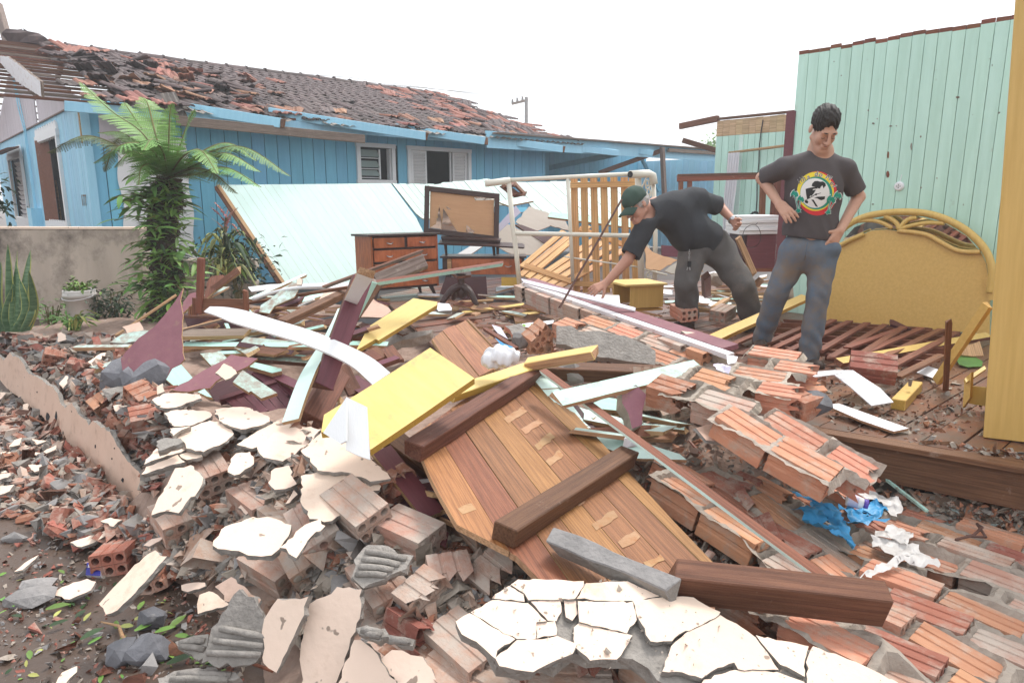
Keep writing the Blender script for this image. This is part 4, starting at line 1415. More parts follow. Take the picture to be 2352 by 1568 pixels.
# --- cupboard with a white corrugated sheet on top, behind the men
def back_cabinet():
 y = 7.5
 A, B = at_y(*q(6,425,385)[0], y), at_y(*q(6,652,383)[0], y)
 zb = at_y(*q(6,500,655)[0], y).z
 h, w = A.z - zb, (B - A).length
 F = local_frame(B - A, (0,0,1), Vector((A.x, A.y, zb)))
 r = empty('cupboard', 'maroon cupboard lying on its back behind the old man', 'cupboard', F.translation)
 pbox(r, 'carcass', F, (w / 2,.25, h / 2),(w, .5, h), 'maroon_dark')
 pbox(r, 'door', F, (w / 2 + .01,-.012, h * .52),(w - .04,.02, h * .86), 'maroon')
 pbox(r, 'base_rail', F, (w / 2,-.01,.02),(w, .03,.04), 'wood_red')
 rr = empty('roof_sheet', 'white ribbed plastic sheet resting on the maroon cupboard', 'plastic sheet', A)
 A2, B2 = at_y(*q(6,392,340)[0], y - .06), at_y(*q(6,656,338)[0], y - .06)
 for k in range(5):
  o = plank('sheet_rib', A2 + Vector((0,-.012*(k % 2),.085 - .04*k)), B2 + Vector((0,-.012*(k % 2),.09 - .04*k)),.5,.038, 'white_paint', (0,0,1), jag=0)
  o.location.y += .25
  adopt(o, rr)
 slab('maroon_board', q('o', 850,735,1050,750,1010,850,850,845), ply(1540,575,7.4,(0,-1,.2)),.02,['maroon', 'wood_brown'], 'maroon board standing behind the old man\'s belly', 'board')
 slab('plywood_sheet', q('o', 690,735,830,830,1010,880,830,985,700,960), ply(1500,590,7.2,(.3,-.8,.6)),.01,['ply_back', 'wood_raw'], 'curled tan plywood sheet behind the old man\'s arm', 'plywood sheet', jag=.008)
 slab('plywood_sheet', q('o', 880,985,1010,880,1000,960,975,1010), ply(1530,610,7.1,(.1,-.8,.6)),.01,['grey_ply', 'wood_raw'], 'grey plywood scrap beside the old man\'s knee', 'plywood sheet', jag=.006)
back_cabinet()
# --- small open yellow box
def bedside_box():
 P = at_y(*q('o', 545,1350)[0],6.0)
 F = local_frame((.97,.24,0),(0,0,1), P)
 w, d, h = .33,.36,.2
 r = empty('drawer_box', 'ochre wooden box with an open side in front of the old man', 'box', P)
 F2 = local_frame((.95,.3,0),(0,0,1), P)
 pbox(r, 'top', F2,(w / 2 - .03, d / 2 - .02, h + .01),(w + .09, d + .04,.02), 'yellow_board_lit')
 pbox(r, 'bottom', F2,(w / 2, d / 2,-.02),(w, d, .016), 'yellow_edge')
 pbox(r, 'side_panel', F2,(w / 2 - .0,.008, h / 2),(w, .016, h), 'yellow_lam')
 pbox(r, 'side_panel', F2,(w / 2, d - .008, h / 2),(w, .016, h), 'yellow_lam')
 pbox(r, 'back_panel', F2,(w - .008, d / 2, h / 2),(.016, d - .034, h), 'yellow_lam')
bedside_box()
# --- bed: headboard, rails, slats
HBW = None
def headboard():
 n = MWP[1] if MWP[1].dot(CAM - MW0) > 0 else -MWP[1]
 n = (n + Vector((0,0,.05))).normalized()
 base = at_z(2000,742, FZ) + n * .14
 pl = (base, n)
 r = empty('headboard', 'yellow double bed headboard with an arched top and curved fretwork', 'headboard', base)
 body = q(6,985,640,1050,480,1090,465,1160,430,1235,398,1300,372,1400,364,1480,375,1600,392,1700,420,1790,468,1870,508,1950,522,2050,520,2085,600,2112,760,2108,1085,1500,1030,960,985)
 adopt(slab('board', body, pl, .025,['yellow_lam', 'yellow_lam']), r)
 pf = (base + n * .02, n)
 def tube(name, pts, rr, sm=6):
  P = smooth_curve([on_plane(*p, pf) for p in pts], sm)
  return adopt(MB().tube(P, rr, 8).obj(name, 'yellow_lam', None, True), r)
 tube('arch', q(6,1080,380,1160,318,1270,272,1400,250,1540,243,1680,255,1800,290,1920,350,2020,430,2090,520,2125,620,2125,720,2112,800),.03)
 tube('moulding', q(6,1060,478,1100,462,1160,432,1245,395),.02)
 tube('moulding', q(6,1480,372,1600,385,1690,405,1780,455,1870,502,1950,518,2048,518),.02)
 tube('fret', q(6,1490,362,1470,320,1430,290,1390,272),.02)
 tube('fret', q(6,1490,362,1520,320,1560,292,1610,282),.02)
 tube('fret', q(6,1490,362,1560,340,1680,318,1800,322),.018)
 tube('fret', q(6,1440,355,1380,322,1300,302,1180,308),.018)
 adopt(slab('corner_block', q(6,2080,705,2140,705,2140,850,2105,850),(base + n * .035, n),.05,['yellow_lam', 'yellow_lam']), r)
 adopt(slab('mirror_strip', q(6,1100,440,1180,350,1300,300,1450,270,1600,270,1800,320,1950,410,2040,512,1950,518,1870,505,1790,465,1700,418,1600,390,1480,372,1400,362,1300,370,1230,396),
    (on_plane(2050,520,(base - n * .04, n)),(n + Vector((0,0,-.24))).normalized()),.006,['mirror_glass', 'yellow_lam']), r)
 return pl
HB = headboard()
def bed_parts():
 pk('bed_rail', q(6,205,1120)[0] + (.62,), q(6,850,830)[0] + (.78,),.1,.03,['yellow_lam', 'yellow_edge'], 'yellow bed side rail lying behind the young man\'s legs', 'bed rail', (-.5,-.6,.55), jag=.004)
 pk('bed_rail', q(6,1745,1410)[0] + (.53,), q(6,2100,880)[0] + (1.05,),.05,.03,['yellow_lam', 'yellow_edge'], 'yellow bed rail leaning up to the headboard corner', 'bed rail', (-.5,-.4,.5), jag=.004)
 pk('bed_rail', q(6,1065,1280)[0] + (.6,), q(6,2100,1095)[0] + (.58,),.06,.03,['yellow_lam', 'wood_red'], 'narrow yellow bed rail lying across the fallen slats', 'bed rail', (0,-.5,1), jag=.006)
 pk('bed_rail', q(6,1480,1568)[0] + (.53,), q(6,1600,1440)[0] + (.53,),.07,.06,['yellow_lam', 'yellow_edge'], 'short yellow rail end with a metal bolt on the floor', 'bed rail', jag=.004)
 bp = at_z(*q(6,1562,1440)[0],.59)
 MB().tube([bp, bp + Vector((0,0,.04))],[.008,.012],6).obj('bolt', 'steel', None, False, 'steel bolt standing in the short yellow rail end', 'bolt')
 pk('wood_batten', q(6,1808,1470)[0] + (.5,), q(6,1830,1000)[0] + (.98,),.028,.016, 'wood_red', 'reddish batten standing upright beside the leaning yellow rail', 'batten', (-.3,-1,0))
 r = empty('slat_base', 'reddish wooden bed base lattice collapsed on the floor by the headboard', 'bed base', at_z(*q(6,1300,1150)[0], FZ))
 ups = [((395,1225),(820,1040)),((480,1250),(1040,990)),((590,1200),(1040,985)),((700,1215),(1150,995)),((940,1200),(1270,1008)),((1020,1245),(1395,1020)),((1240,1215),(1520,1035)),
   ((1130,1180),(1520,1040)),((1220,1230),(1640,1045)),((1300,1280),(1780,1050)),((1395,1330),(1880,1075)),((1470,1380),(1780,1230)),((290,1180),(660,1015))]
 for i, (a, b) in enumerate(ups):
  adopt(plank('slat', at_z(*q(6, *a)[0],.6 + R.uniform(-.008,.008)), at_z(*q(6, *b)[0],.6 + R.uniform(-.008,.008)),.05,.018,['wood_red', 'wood_red'],(0,0,1)), r)
 cross = [((620,1020),(1890,1085)),((640,1060),(1880,1120)),((640,1100),(1850,1160)),((600,1150),(1800,1200)),((700,1195),(1760,1250)),((1000,1240),(1700,1290)),((700,1000),(1700,1060))]
 for a, b in cross:
  adopt(plank('bearer', at_z(*q(6, *a)[0],.56), at_z(*q(6, *b)[0],.56),.025,.05,['wood_red', 'wood_red'],(0,0,1)), r)
 slab('dark_board', q(6,1425,980,1450,985,1575,1045,1520,1040,1430,1015), plz(2060,740,.63,0,-.3),.02,['maroon_dark', 'maroon_dark'], 'dark pointed splinter of board against the foot of the headboard', 'board')
bed_parts()
# --- yellow wardrobe at the right edge
def wardrobe():
 P = at_z(2258,1003, FZ)
 top = at_y(2350,0, P.y)
 r = empty('wardrobe', 'tall yellow wardrobe standing at the edge of the wrecked floor', 'wardrobe', P)
 e = (at_z(2352,1018, FZ) - P)
 e.normalize()
 F = local_frame(e + Vector((0,0,.055)),(-.055,0,1), P)
 h = 2.3
 w, d = .9,.5
 pbox(r, 'door', F, (w / 2,.0, h / 2),(w, .02, h), 'yellow_lam')
 pbox(r, 'side_panel', F, (.01, d / 2 + .012, h / 2),(.02, d, h), 'yellow_lam')
 pbox(r, 'side_panel', F, (w - .01, d / 2 + .012, h / 2),(.02, d, h), 'yellow_lam')
 pbox(r, 'back_panel', F, (w / 2, d + .005, h / 2),(w - .05,.01, h), 'yellow_lam')
 pbox(r, 'top', F, (w / 2, d / 2 + .012, h + .01),(w, d, .02), 'yellow_lam')
 Q = at_z(*q(6,1945,1568)[0],.66)
 slab_n = Vector((-.5,-1,0))
 dr = empty('drawer', 'yellow drawer pulled half open beside the wardrobe foot', 'drawer', at_z(2215,950, FZ))
 pf = ply(*q(6,1990,1500)[0], at_z(2215,948, FZ).y, (-.25,-1,0))
 adopt(slab('front', q(6,1938,1388,1985,1345,1975,1520,1925,1590), ply(*q(6,1950,1580)[0], at_z(2213,950, FZ).y, (-1,-.35,0)),.018,['yellow_lam', 'yellow_edge']), dr)
 adopt(slab('side_panel', q(6,1938,1390,2075,1300,2088,1320,1950,1415), ply(*q(6,1950,1400)[0], at_z(2213,950, FZ).y, (-.1,-.5,1)),.015,['yellow_board_lit', 'yellow_edge']), dr)
 adopt(slab('side_panel', q(6,1975,1440,2090,1450,2090,1580,1975,1560), ply(*q(6,1990,1500)[0], at_z(2226,946, FZ).y, (-.1,-1,0)),.015,['yellow_board_lit', 'yellow_edge']), dr)
wardrobe()
# ================================================================== MASONRY RUBBLE
BL, BW, BT = .24,.148,.105
def brick_bm(kind):
 m = MB()
 L = BL * {'whole': 1, 'filled': 1, 'half': .52, 'broken': .75}[kind]
 x0, x1 = -L / 2, L / 2
 hw_, ht = BW / 2, BT / 2
 g = .0045
 prof = []
 ys = [-hw_, -hw_ * .42,-hw_ * .34,-hw_ * .02 - .006,-hw_ * .02 + .006, hw_ * .34, hw_ * .42, hw_]
 def side(sgn):
  out = []
  for a, b in ((-1,-.42),(-.24,.24),(.42,1)):
   out += [(a * hw_ + .0012, sgn * ht),(b * hw_ - .0012, sgn * ht)]
   if b < 1:
    out += [(b * hw_ + .0012, sgn * (ht - g)),(b * hw_ + .18*hw_ - .0012, sgn * (ht - g))]
  return out
 top = side(1)
 bot = side(-1)[::-1]
 ends = [(hw_, ht * .25),(hw_ - .004, ht * .12),(hw_ - .004,-ht * .12),(hw_, -ht * .25)]
 prof = top + ends + bot + [(-y, -z) for (y, z) in ends]
 n = len(prof)
 for x in (x0, x1):
  pass
 jag = .0
 vs = [(x0, y, z) for y, z in prof] + [(x1 + (R.uniform(-.045,.02) if kind in ('broken', 'half') else 0), y, z) for y, z in prof]
 m.add(vs, [(i, (i + 1) % n, n + (i + 1) % n, n + i)[::-1] for i in range(n)])
 for sx, x in ((-1, x0 + .001),(1, x1 - (.03 if kind in ('broken', 'half') else .001))):
  for i in range(3):
   for j in range(2):
    cy, cz = (-1 + (i + .5)*2/3)*hw_, (-1 + (j + .5))*ht
    dy, dz = hw_ / 3*.985, ht / 2*.97
    r = .0172
    rect, circ, deep = [],[],[]
    for k in range(8):
     a = k * math.pi / 4
     c, s_ = math.cos(a), math.sin(a)
     q_ = max(abs(c), abs(s_))
     rect.append((x, cy + c / q_ * dy, cz + s_ / q_ * dz))
     circ.append((x, cy + c * r, cz + s_ * r))
     deep.append((x - sx * (.012 if kind == 'filled' and R.random() < .7 else .075), cy + c * r, cz + s_ * r))
    if kind == 'filled' and R.random() < .55:
     bul = [(x + sx * .004, cy + math.cos(k * math.pi / 4)*r * .6, cz + math.sin(k * math.pi / 4)*r * .6) for k in range(8)]
     fs = [(k, (k + 1) % 8,8 + (k + 1) % 8,8 + k) for k in range(8)] + [(8 + k, 8 + (k + 1) % 8,16 + (k + 1) % 8,16 + k) for k in range(8)] + [tuple(range(16,24))]
     ms = [0]*8 + [1]*9
     m.add(rect + circ + bul, fs if sx > 0 else [f[::-1] for f in fs], ms)
    else:
     fs = [(k, (k + 1) % 8,8 + (k + 1) % 8,8 + k) for k in range(8)] + [(8 + k, 8 + (k + 1) % 8,16 + (k + 1) % 8,16 + k) for k in range(8)] + [tuple(range(16,24))]
     m.add(rect + circ + deep, fs if sx > 0 else [f[::-1] for f in fs],[0]*16 + [0])
 return m
BRICKS = {}
for kd in ('whole', 'filled', 'half', 'broken'):
 for mt in ('brick_wall', 'brick_red', 'brick_pale'):
  BRICKS[kd, mt] = [brick_bm(kd).mesh('hollow_brick', [mt, 'mortar']) for _ in range(2)]
def bpick(kd, mt):
 return R.choice(BRICKS[kd, mt])
def in_poly(u, v, P):
 c = False
 for i in range(len(P)):
  (x0, y0),(x1, y1) = P[i], P[i - 1]
  if (y0 > v) != (y1 > v) and u < (x1 - x0)*(v - y0)/(y1 - y0) + x0:
   c = not c
 return c
def to_px(p):
 d = Vector(p) - CAM
 fw = d.y * CP - d.z * SP
 up = d.y * SP + d.z * CP
 return (1176 + FPX * d.x / fw, 784 - FPX * up / fw)
def brick_panel(label, poly, pl, e1, mts, weights=None, tilt=1.0, plaster=None, mor=True, warp=.0):
 P, n = pl
 if n.dot(CAM - P) < 0: n = -n
 e1 = Vector(e1)
 e1 = (e1 - n * e1.dot(n)).normalized()
 e2 = n.cross(e1)
 W3 = [on_plane(u, v, (P, n)) for u, v in poly]
 c = sum(W3, Vector())/len(W3)
 root = empty('fallen_brick_wall', label, 'brick wall', c - n * BT)
 a0, a1 = min((w - c).dot(e1) for w in W3), max((w - c).dot(e1) for w in W3)
 b0, b1 = min((w - c).dot(e2) for w in W3), max((w - c).dot(e2) for w in W3)
 px, py = BL + .016, BW + .016
 F = frame(e1, n)
 wz = lambda x, y: warp * (mnoise.noise((x * 1.9 + 3, y * 1.9, c.x)) + .5*mnoise.noise((x * 4.5, y * 4.5,7))) if warp else 0
 r = 0
 y = b0 + py / 2
 cells = []
 while y < b1:
  x = a0 + (px / 2 if r % 2 else 0) + R.uniform(-.01,.01)
  while x < a1 + px / 2:
   p = c + e1*x + e2*y
   if warp and R.random() < .06:
    x += px
    continue
   inside = sum(in_poly(*to_px(p + e1*k), poly) for k in (-.08,0,.08))
   if inside >= 2 or (inside == 1 and R.random() < .5):
    kd = 'whole' if inside == 3 else 'broken'
    if R.random() < .3: kd = 'filled'
    G = F.to_3x3() @ Euler((R.gauss(0,.022)*tilt, R.gauss(0,.022)*tilt, R.gauss(0,.02)*tilt)).to_matrix()
    G = G.to_4x4()
    G.translation = p - n * (BT / 2 + R.uniform(-.008,.01)*tilt - wz(x, y))
    o = adopt(link('brick', bpick(kd, R.choices(mts, weights)[0]), None, G), root)
    cells.append((x, y))
   x += px
  y += py
  r += 1
 if mor and cells:
  st = .02
  xs, ys = np.arange(a0 - .03, a1 + .03, st), np.arange(b0 - .03, b1 + .03, st)
  idx, vs, fs = {}, [],[]
  for i, x in enumerate(xs):
   for j, yy in enumerate(ys):
    d = min(((abs(x - cx)/(px / 2)),(abs(yy - cy)/(py / 2))) for cx, cy in cells if abs(x - cx) < px and abs(yy - cy) < py) if any(abs(x - cx) < px * .62 and abs(yy - cy) < py * .62 for cx, cy in cells) else None
    if d is None: continue
    k = -.034
    for cx, cy in cells:
     dx, dy = abs(abs(x - cx) - px / 2), abs(abs(yy - cy) - py / 2)
     if (dx < .014 and abs(yy - cy) < py * .55) or (dy < .014 and abs(x - cx) < px * .55):
      k = .024*(mnoise.noise((x * 5 + c.x, yy * 5,3)) + .05) + .008*mnoise.noise((x * 40, yy * 40,8))
      break
    idx[i, j] = len(vs)
    vs.append(c + e1*(x + R.uniform(-.005,.005)) + e2*(yy + R.uniform(-.005,.005)) + n * (k + wz(x, yy) + R.uniform(-.002,.002)))
  for (i, j) in idx:
   if (i + 1, j) in idx and (i, j + 1) in idx and (i + 1, j + 1) in idx:
    fs.append((idx[i, j], idx[i + 1, j], idx[i + 1, j + 1], idx[i, j + 1]))
  o = MB().add(vs, fs).obj('mortar_bed', 'mortar', None, False, center=False)
  adopt(o, root)
 if plaster:
  o = slab('plaster_back', poly, (P - n * (BT + .004), n),.02,[plaster, 'mortar_cut'], jag=.006)
  adopt(o, root)
 return root
WALLM = ['brick_wall', 'brick_red', 'brick_pale']
B1 = BX + Vector((.05,0,0))
brick_panel('broad sheet of fallen hollow brick wall spread out below the edge of the timber floor',
   [(1700,1400),(1800,1400),(1840,1310),(1950,1290),(2010,1240),(2090,1180),(2200,1195),(2420,1250),(2420,1640),(2150,1640),(1990,1560),(1850,1470)],
   pl3(at_z(1800,1420,.33), at_z(2350,1540,.26), at_z(2200,1210,.17)), B1, WALLM, [6,1.5,3.5], tilt=2.0, warp=.06)
brick_panel('fallen brick wall sheet under the long diagonal batten, beside the wooden panel',
   [(1470,1075),(1560,1040),(1640,1085),(1750,1120),(1900,1140),(2020,1180),(2010,1240),(1940,1290),(1850,1310),(1740,1250),(1600,1170)],
   pl3(at_z(1500,1080,.46), at_z(1900,1150,.26), at_z(1850,1310,.3)), BX + Vector((-.05,.02,0)), WALLM, [6,2,2], tilt=2.4, warp=.06)
brick_panel('thick slab of brick wall with broken open cells, lying tilted beside the floor edge',
   q(9,75,130,300,75,540,65,700,120,860,200,1000,300,1065,395,880,400,560,275,330,225,130,200), pl3(at_z(1600,982,.7), at_z(1790,952,.7), at_z(2000,1090,.56)), B1, WALLM, [6,2,1], plaster='plaster_shade')
brick_panel('block of hollow brickwork with its cell ends showing, in front of the folded white board',
   q(6,0,1380,170,1358,400,1400,560,1470,640,1560,500,1600,360,1640,200,1590,-30,1470), pl3(at_z(1560,875,.78), at_z(1700,872,.79), at_z(1740,945,.72)), BX + Vector((.1,.1,0)), WALLM, [5,2,2], tilt=.6)
brick_panel('small square block of orange brickwork at the young man\'s feet',
   q(6,440,1240,500,1160,690,1200,850,1270,780,1400,690,1480,560,1490,310,1380), pl3(at_z(1718,800,.82), at_z(1850,832,.8), at_z(1700,900,.74)), BX + Vector((.3,.1,0)),['brick_wall'], tilt=.5)
def brick(k, x, y, dx, dy, kd, mt, label, up=.04, pitch=0.0, roll=0.0, group=None, z=None):
 (u, v),(u2, v2) = q(k, x, y, x + dx, y + dy)
 p = drop(u, v) if z is None else at_z(u, v, z)
 d = at_z(u2, v2, p.z) - p
 d.z = 0
 F = frame(d, (0,0,1)) @ Euler((roll, pitch, 0)).to_matrix().to_4x4()
 F.translation = p + Vector((0,0, up - (.025 if z is None and k != 9 else 0)))
 o = link('hollow_brick', bpick(kd, mt), None, F)
 return tag(o, label, 'brick', group)
brick(8,950,600,200,170, 'filled', 'brick_pale', 'grey dusted hollow brick lying on the lower corner of the wooden panel', .09, rad(4), rad(12))
brick(8,470,640,300,120, 'filled', 'brick_pale', 'pale pink brick below the maroon boards, upper one of a pair', .08, rad(3), rad(8))
brick(8,560,720,300,120, 'filled', 'brick_pale', 'pale brick under another brick below the maroon boards', .0, rad(6), rad(8))
brick(8,1350,770,310,110, 'filled', 'brick_pale', 'cream ribbed brick just above the large cracked plaster slab', .04, rad(3), rad(14))
brick(8,570,1060,350,230, 'half', 'brick_pale', 'split ribbed brick with a red open channel left of the large cracked slab', .07, rad(2), rad(20))
brick(8,520,1230,350,230, 'broken', 'brick_red', 'red inner half of a split brick lying below its ribbed half', .03, rad(0), rad(-20))
brick(8,850,1350,320,250, 'whole', 'brick_pale', 'long dusty brick along the left edge of the large cracked slab', .03, rad(4), rad(10))
brick(8,1040,880,260,150, 'half', 'brick_pale', 'cream half brick leaning on red shards above the large cracked slab', .05, rad(10), rad(25))
brick(8,745,900,40,110, 'half', 'brick_pale', 'small brick end with one round hole facing the camera', .06, rad(14),0)
brick(8,270,960,140,150, 'filled', 'brick_pale', 'rusty dusted brick against the leaning salmon slab', .05, rad(8), rad(14))
brick(8,330,290,170,90, 'broken', 'brick_red', 'red broken brick with open cells at the end of the maroon board', .1, rad(10), rad(10))
brick(8,110,480,160,90, 'whole', 'brick_pale', 'brick with a red end of six round holes under the white plaster slabs', .09, rad(12), rad(20))
brick(8,420,330,120,70, 'half', 'brick_red', 'bright red brick stub with empty cells beside the maroon board', .06, rad(10), rad(-10))
brick(7,1890,830,260,130, 'filled', 'brick_pale', 'ribbed pale brick bedded in mortar beside the round plaster slab', .06, rad(4), rad(16))
brick(7,2180,640,170,210, 'filled', 'brick_pale', 'ribbed pale brick standing on its side above the grey ridged slab', .1, rad(14), rad(26))
brick(7,2080,760,170,210, 'filled', 'brick_pale', 'second ribbed pale brick of the leaning pair above the grey ridged slab', .07, rad(14), rad(26))
brick(7,820,740,-120,170, 'whole', 'brick_red', 'dusty red brick with round holes facing the camera beside the long plaster strip', .06, rad(-8), rad(6))
brick(7,1050,880,-100,120, 'broken', 'brick_red', 'broken brick with a gaping red cell under the long plaster strip', .05, rad(-10), rad(20))
brick(7,1440,190,120,130, 'whole', 'brick_pale', 'pink ribbed brick propped beside the upright plaster piece', .08, rad(12), rad(10))
brick(7,1990,480,260,160, 'whole', 'brick_pale', 'long pink brick half buried below the white slabs', .03, rad(4), rad(5))
brick(7,1760,330,260,160, 'whole', 'brick_pale', 'pink brick half buried above the round plaster slab', .02, rad(4), rad(5))
brick(7,1200,480,160,180, 'filled', 'brick_pale', 'grey caked brick below the tip of the salmon wall stub', .04, rad(6), rad(6))
brick(7,860,560,20,120, 'half', 'brick_red', 'red half brick on the mud below the salmon wall stub', .03, rad(14), rad(6))
brick('l', 1160,640,120,-30, 'half', 'brick_red', 'reddish ribbed half brick beside the flat salmon slab', .06, rad(-10), rad(30))
brick('l', 1220,810,200,-30, 'broken', 'brick_red', 'orange red brick broken lengthwise left of the cracked white slabs', .05, rad(-4), rad(20))
brick('l', 640,390,120,-120, 'half', 'brick_red', 'dark red brick piece in the heap behind the salmon wall stub', .05, rad(-10), rad(20))
brick('l', 450,310,60,-120, 'half', 'brick_red', 'red brick piece upright at the top of the heap behind the salmon wall stub', .06, rad(-20), rad(20))
brick('l', 860,680,120,60, 'half', 'brick_wall', 'orange brick channel in the heap between the stub and the grey rocks', .05, rad(12), rad(30))
brick('l', 1090,980,90,-100, 'half', 'brick_red', 'red half brick behind the middle of the salmon wall stub', .04, rad(-6), rad(10))
brick('l', 960,870,100,80, 'broken', 'brick_red', 'broken red brick with a dark round cell behind the salmon wall stub', .03, rad(10), rad(60))
brick('o', 1060,1440,300,110, 'whole', 'brick_wall', 'ribbed orange brick with six holes by the old man\'s foot', .05, rad(6), rad(6), z=.62)
brick('o', 1440,1440,230,-70, 'filled', 'brick_pale', 'mortar caked brick with a checker of holes between the two men', .04, rad(-8), rad(4), z=.6)
brick(5,1680,670,100,40, 'half', 'brick_wall', 'brick end with round holes in front of the grey cement wall slab', .08, rad(10), rad(40), z=.72)
brick(5,1690,670,90,60, 'half', 'brick_wall', 'salmon brick stub lying under the brick end with round holes', .02, rad(0), rad(0), z=.68)
brick(9,330,560,150,60, 'half', 'brick_red', 'pinkish brick stub with two holes on the brick sheet beside the batten', .06, rad(4), rad(10))
brick(9,1500,450,-90,20, 'half', 'brick_red', 'red brick stub in the dark gap under the floor beam', .05, rad(0), rad(20))
brick(9,1730,520,190,60, 'broken', 'brick_red', 'broken orange brick under the floor beam near the edge of the floor', .04, rad(4), rad(40))
brick(9,640,90,150,-40, 'half', 'brick_red', 'orange brick piece in front of the folded white board', .08, rad(-4), rad(10), z=.6)
brick(6,1300,1370,220,20, 'whole', 'brick_red', 'pinkish ribbed brick lying on the floor behind the folded white board', .05, rad(2), rad(30), z=.62)
brick(6,820,1520,180,-10, 'half', 'brick_wall', 'orange brick fragment below the block of brickwork at the young man\'s feet', .04, rad(0), rad(24), z=.62)
brick(9,140,60,30,90, 'whole', 'brick_pale', 'dusty brick standing on end beside the mint board', .08, rad(60), rad(10))
brick(9,-200,20,30,90, 'filled', 'brick_pale', 'purple stained brick standing on end at the tip of the mint board', .1, rad(62), rad(10))
brick(9,-60,60,60,60, 'filled', 'mortar' if False else 'brick_pale', 'grey lump of mortared brick beside the purple stained brick', .04, rad(12), rad(20))
brick(9,240,760,200,110, 'broken', 'brick_pale', 'broken channel of tan brick below the diagonal batten', .05, rad(4), rad(70))
brick(9,450,850,70,110, 'broken', 'brick_red', 'bright red split brick above the heavy dark beam', .06, rad(10), rad(30))
brick(9,310,680,90,100, 'half', 'brick_red', 'red brick shard block lying against the diagonal batten', .06, rad(10), rad(30))
brick(8,2120,1470,110,50, 'half', 'brick_pale', 'small purplish brick block at the bottom right of the large cracked slab', .04, rad(6), rad(10))
brick(8,1690,1500,40,110, 'half', 'brick_red', 'red brick cell opening towards the camera below the large cracked slab', .03, rad(10), rad(30))
for i, (x, y, dx, dy, kd, mt) in enumerate(((330,1350,300,190, 'whole', 'brick_pale'),(560,1440,300,190, 'whole', 'brick_red'),(820,1550,300,190, 'whole', 'brick_pale'),(1080,1520,260,130, 'whole', 'brick_pale'),
           (1400,1470,260,-60, 'broken', 'brick_red'),(1560,1540,260,0, 'whole', 'brick_pale'),(200,1120,200,120, 'filled', 'brick_pale'))):
 brick(8, x, y, dx, dy, kd, mt, 'half buried brick, ' + ('farthest left of the row beside the salmon slabs', 'reddish one below the split brick', 'long one at the very bottom beside the scalloped slab', 'one just under the lower left edge of the large cracked slab', 'broken red one under the lower plates of the large cracked slab', 'one at the bottom border under the large cracked slab', 'mortar filled one behind the split brick')[i],.015, rad(3), rad(8))
# --- plaster that came off in plates
def plate(pts, z, nx, ny, label, th=.028, mats=('plaster', 'mortar_cut'), jag=.0045, at=None, name='plaster_slab', jstep=.02, cat='plaster slab', group=None, rough=0.0):
 c = at or (sum(p[0] for p in pts)/len(pts), sum(p[1] for p in pts)/len(pts))
 if z is None:
  d = drop(*c)
  z = d.z + .05
 elif c[1] < 1290:
  z += .035
 return slab(name, pts, plz(c[0], c[1], z, nx, ny), th, list(mats), label, cat, group, jag=jag, jstep=jstep, under=.02)
plate(q('l', 1240,625,1330,575,1440,565,1640,575,1650,610,1560,640,1440,685,1340,690,1290,665),.54,.0,-.1, 'flat salmon plaster slab on top of the heap next to the grey rocks')
plate(q('l', 1340,735,1450,705,1690,710,1740,745,1660,800,1560,835,1430,840,1385,790),.52,.0,-.16, 'tapered cream plaster slab, uppermost of the cracked white group')
plate(q(4,1480,1345,1600,1330,1690,1332,1840,1390,1858,1430,1780,1460,1660,1482,1580,1460,1520,1430),.54,.0,-.14, 'cream plaster slab beside the maroon louvre rack')
g4 = 'cracked plaster plates beside the salmon wall stub'
plate(q('l', 1430,922,1580,842,1720,792,1790,800,1880,862,1912,900,1860,960,1670,1050,1530,1020,1505,960),.5,.02,-.2, 'largest cream plate of the cracked group left of the heap top', group=g4)
plate(q('l', 1182,1150,1225,1085,1280,1022,1430,985,1500,962,1522,1030,1450,1060,1280,1110),.46,.02,-.2, 'cream plate joined by a crack to the largest one, on its left', group=g4)
plate(q('l', 1160,1232,1200,1172,1460,1070,1520,1130,1330,1180,1200,1225),.44,.02,-.24, 'narrow cream plate along the lower edge of the cracked group', group=g4)
plate(q('l', 1470,1072,1560,1042,1648,1060,1660,1090,1530,1115),.45,.02,-.24, 'small cream wedge wedged under the largest cracked plate', group=g4)
plate(q('l', 1390,855,1560,838,1420,915),.53,0,-.2, 'thin cream sliver between the uppermost and the largest cracked plates', group=g4)
plate([(545,1020),(590,990),(640,965),(672,978),(655,1005),(580,1030)],.5,.05,-.2, 'oblong plaster slab lying right of the cracked group')
plate([(590,1025),(640,988),(690,978),(740,985),(700,1025),(650,1058),(605,1050)],.5,.1,-.2, 'pale plaster slab in the row above the big white one')
plate([(690,1035),(740,990),(790,1000),(850,1050),(897,1098),(850,1105),(800,1085),(730,1080)],.55,.1,-.25, 'broad white plaster slab under the folded white board', .03)
plate([(692,1092),(730,1083),(800,1088),(850,1108),(893,1102),(850,1135),(790,1180),(745,1198),(712,1190),(690,1150)],.48,.1,-.3, 'white plaster slab with a notched lower edge above the six hole brick', .03)
plate(q(7,1210,92,1330,80,1395,160,1372,240,1280,330,1230,402,1140,385,1045,412,1090,290,1150,200),.42,-.25,-.6, 'upright tilted salmon plaster piece at the tip of the wall stub')
plate(q(7,1565,118,1585,30,1620,-10,1720,-20,1745,62,1650,130,1610,140),.46,.1,-.4, 'small shield shaped cream plaster piece propped on pink bricks')
plate(q(7,1845,190,1890,92,1990,72,2040,200,1960,235,1890,240),.46,0,-.4, 'star shaped cream plaster piece between the white slabs')
plate(q(7,1462,622,1550,490,1740,425,1900,440,2000,480,1980,560,1920,640,1870,690,1800,695,1700,690,1640,660,1500,645),.42,.0,-.28, 'large rounded plaster plate alone in the middle of the lower heap', .03)
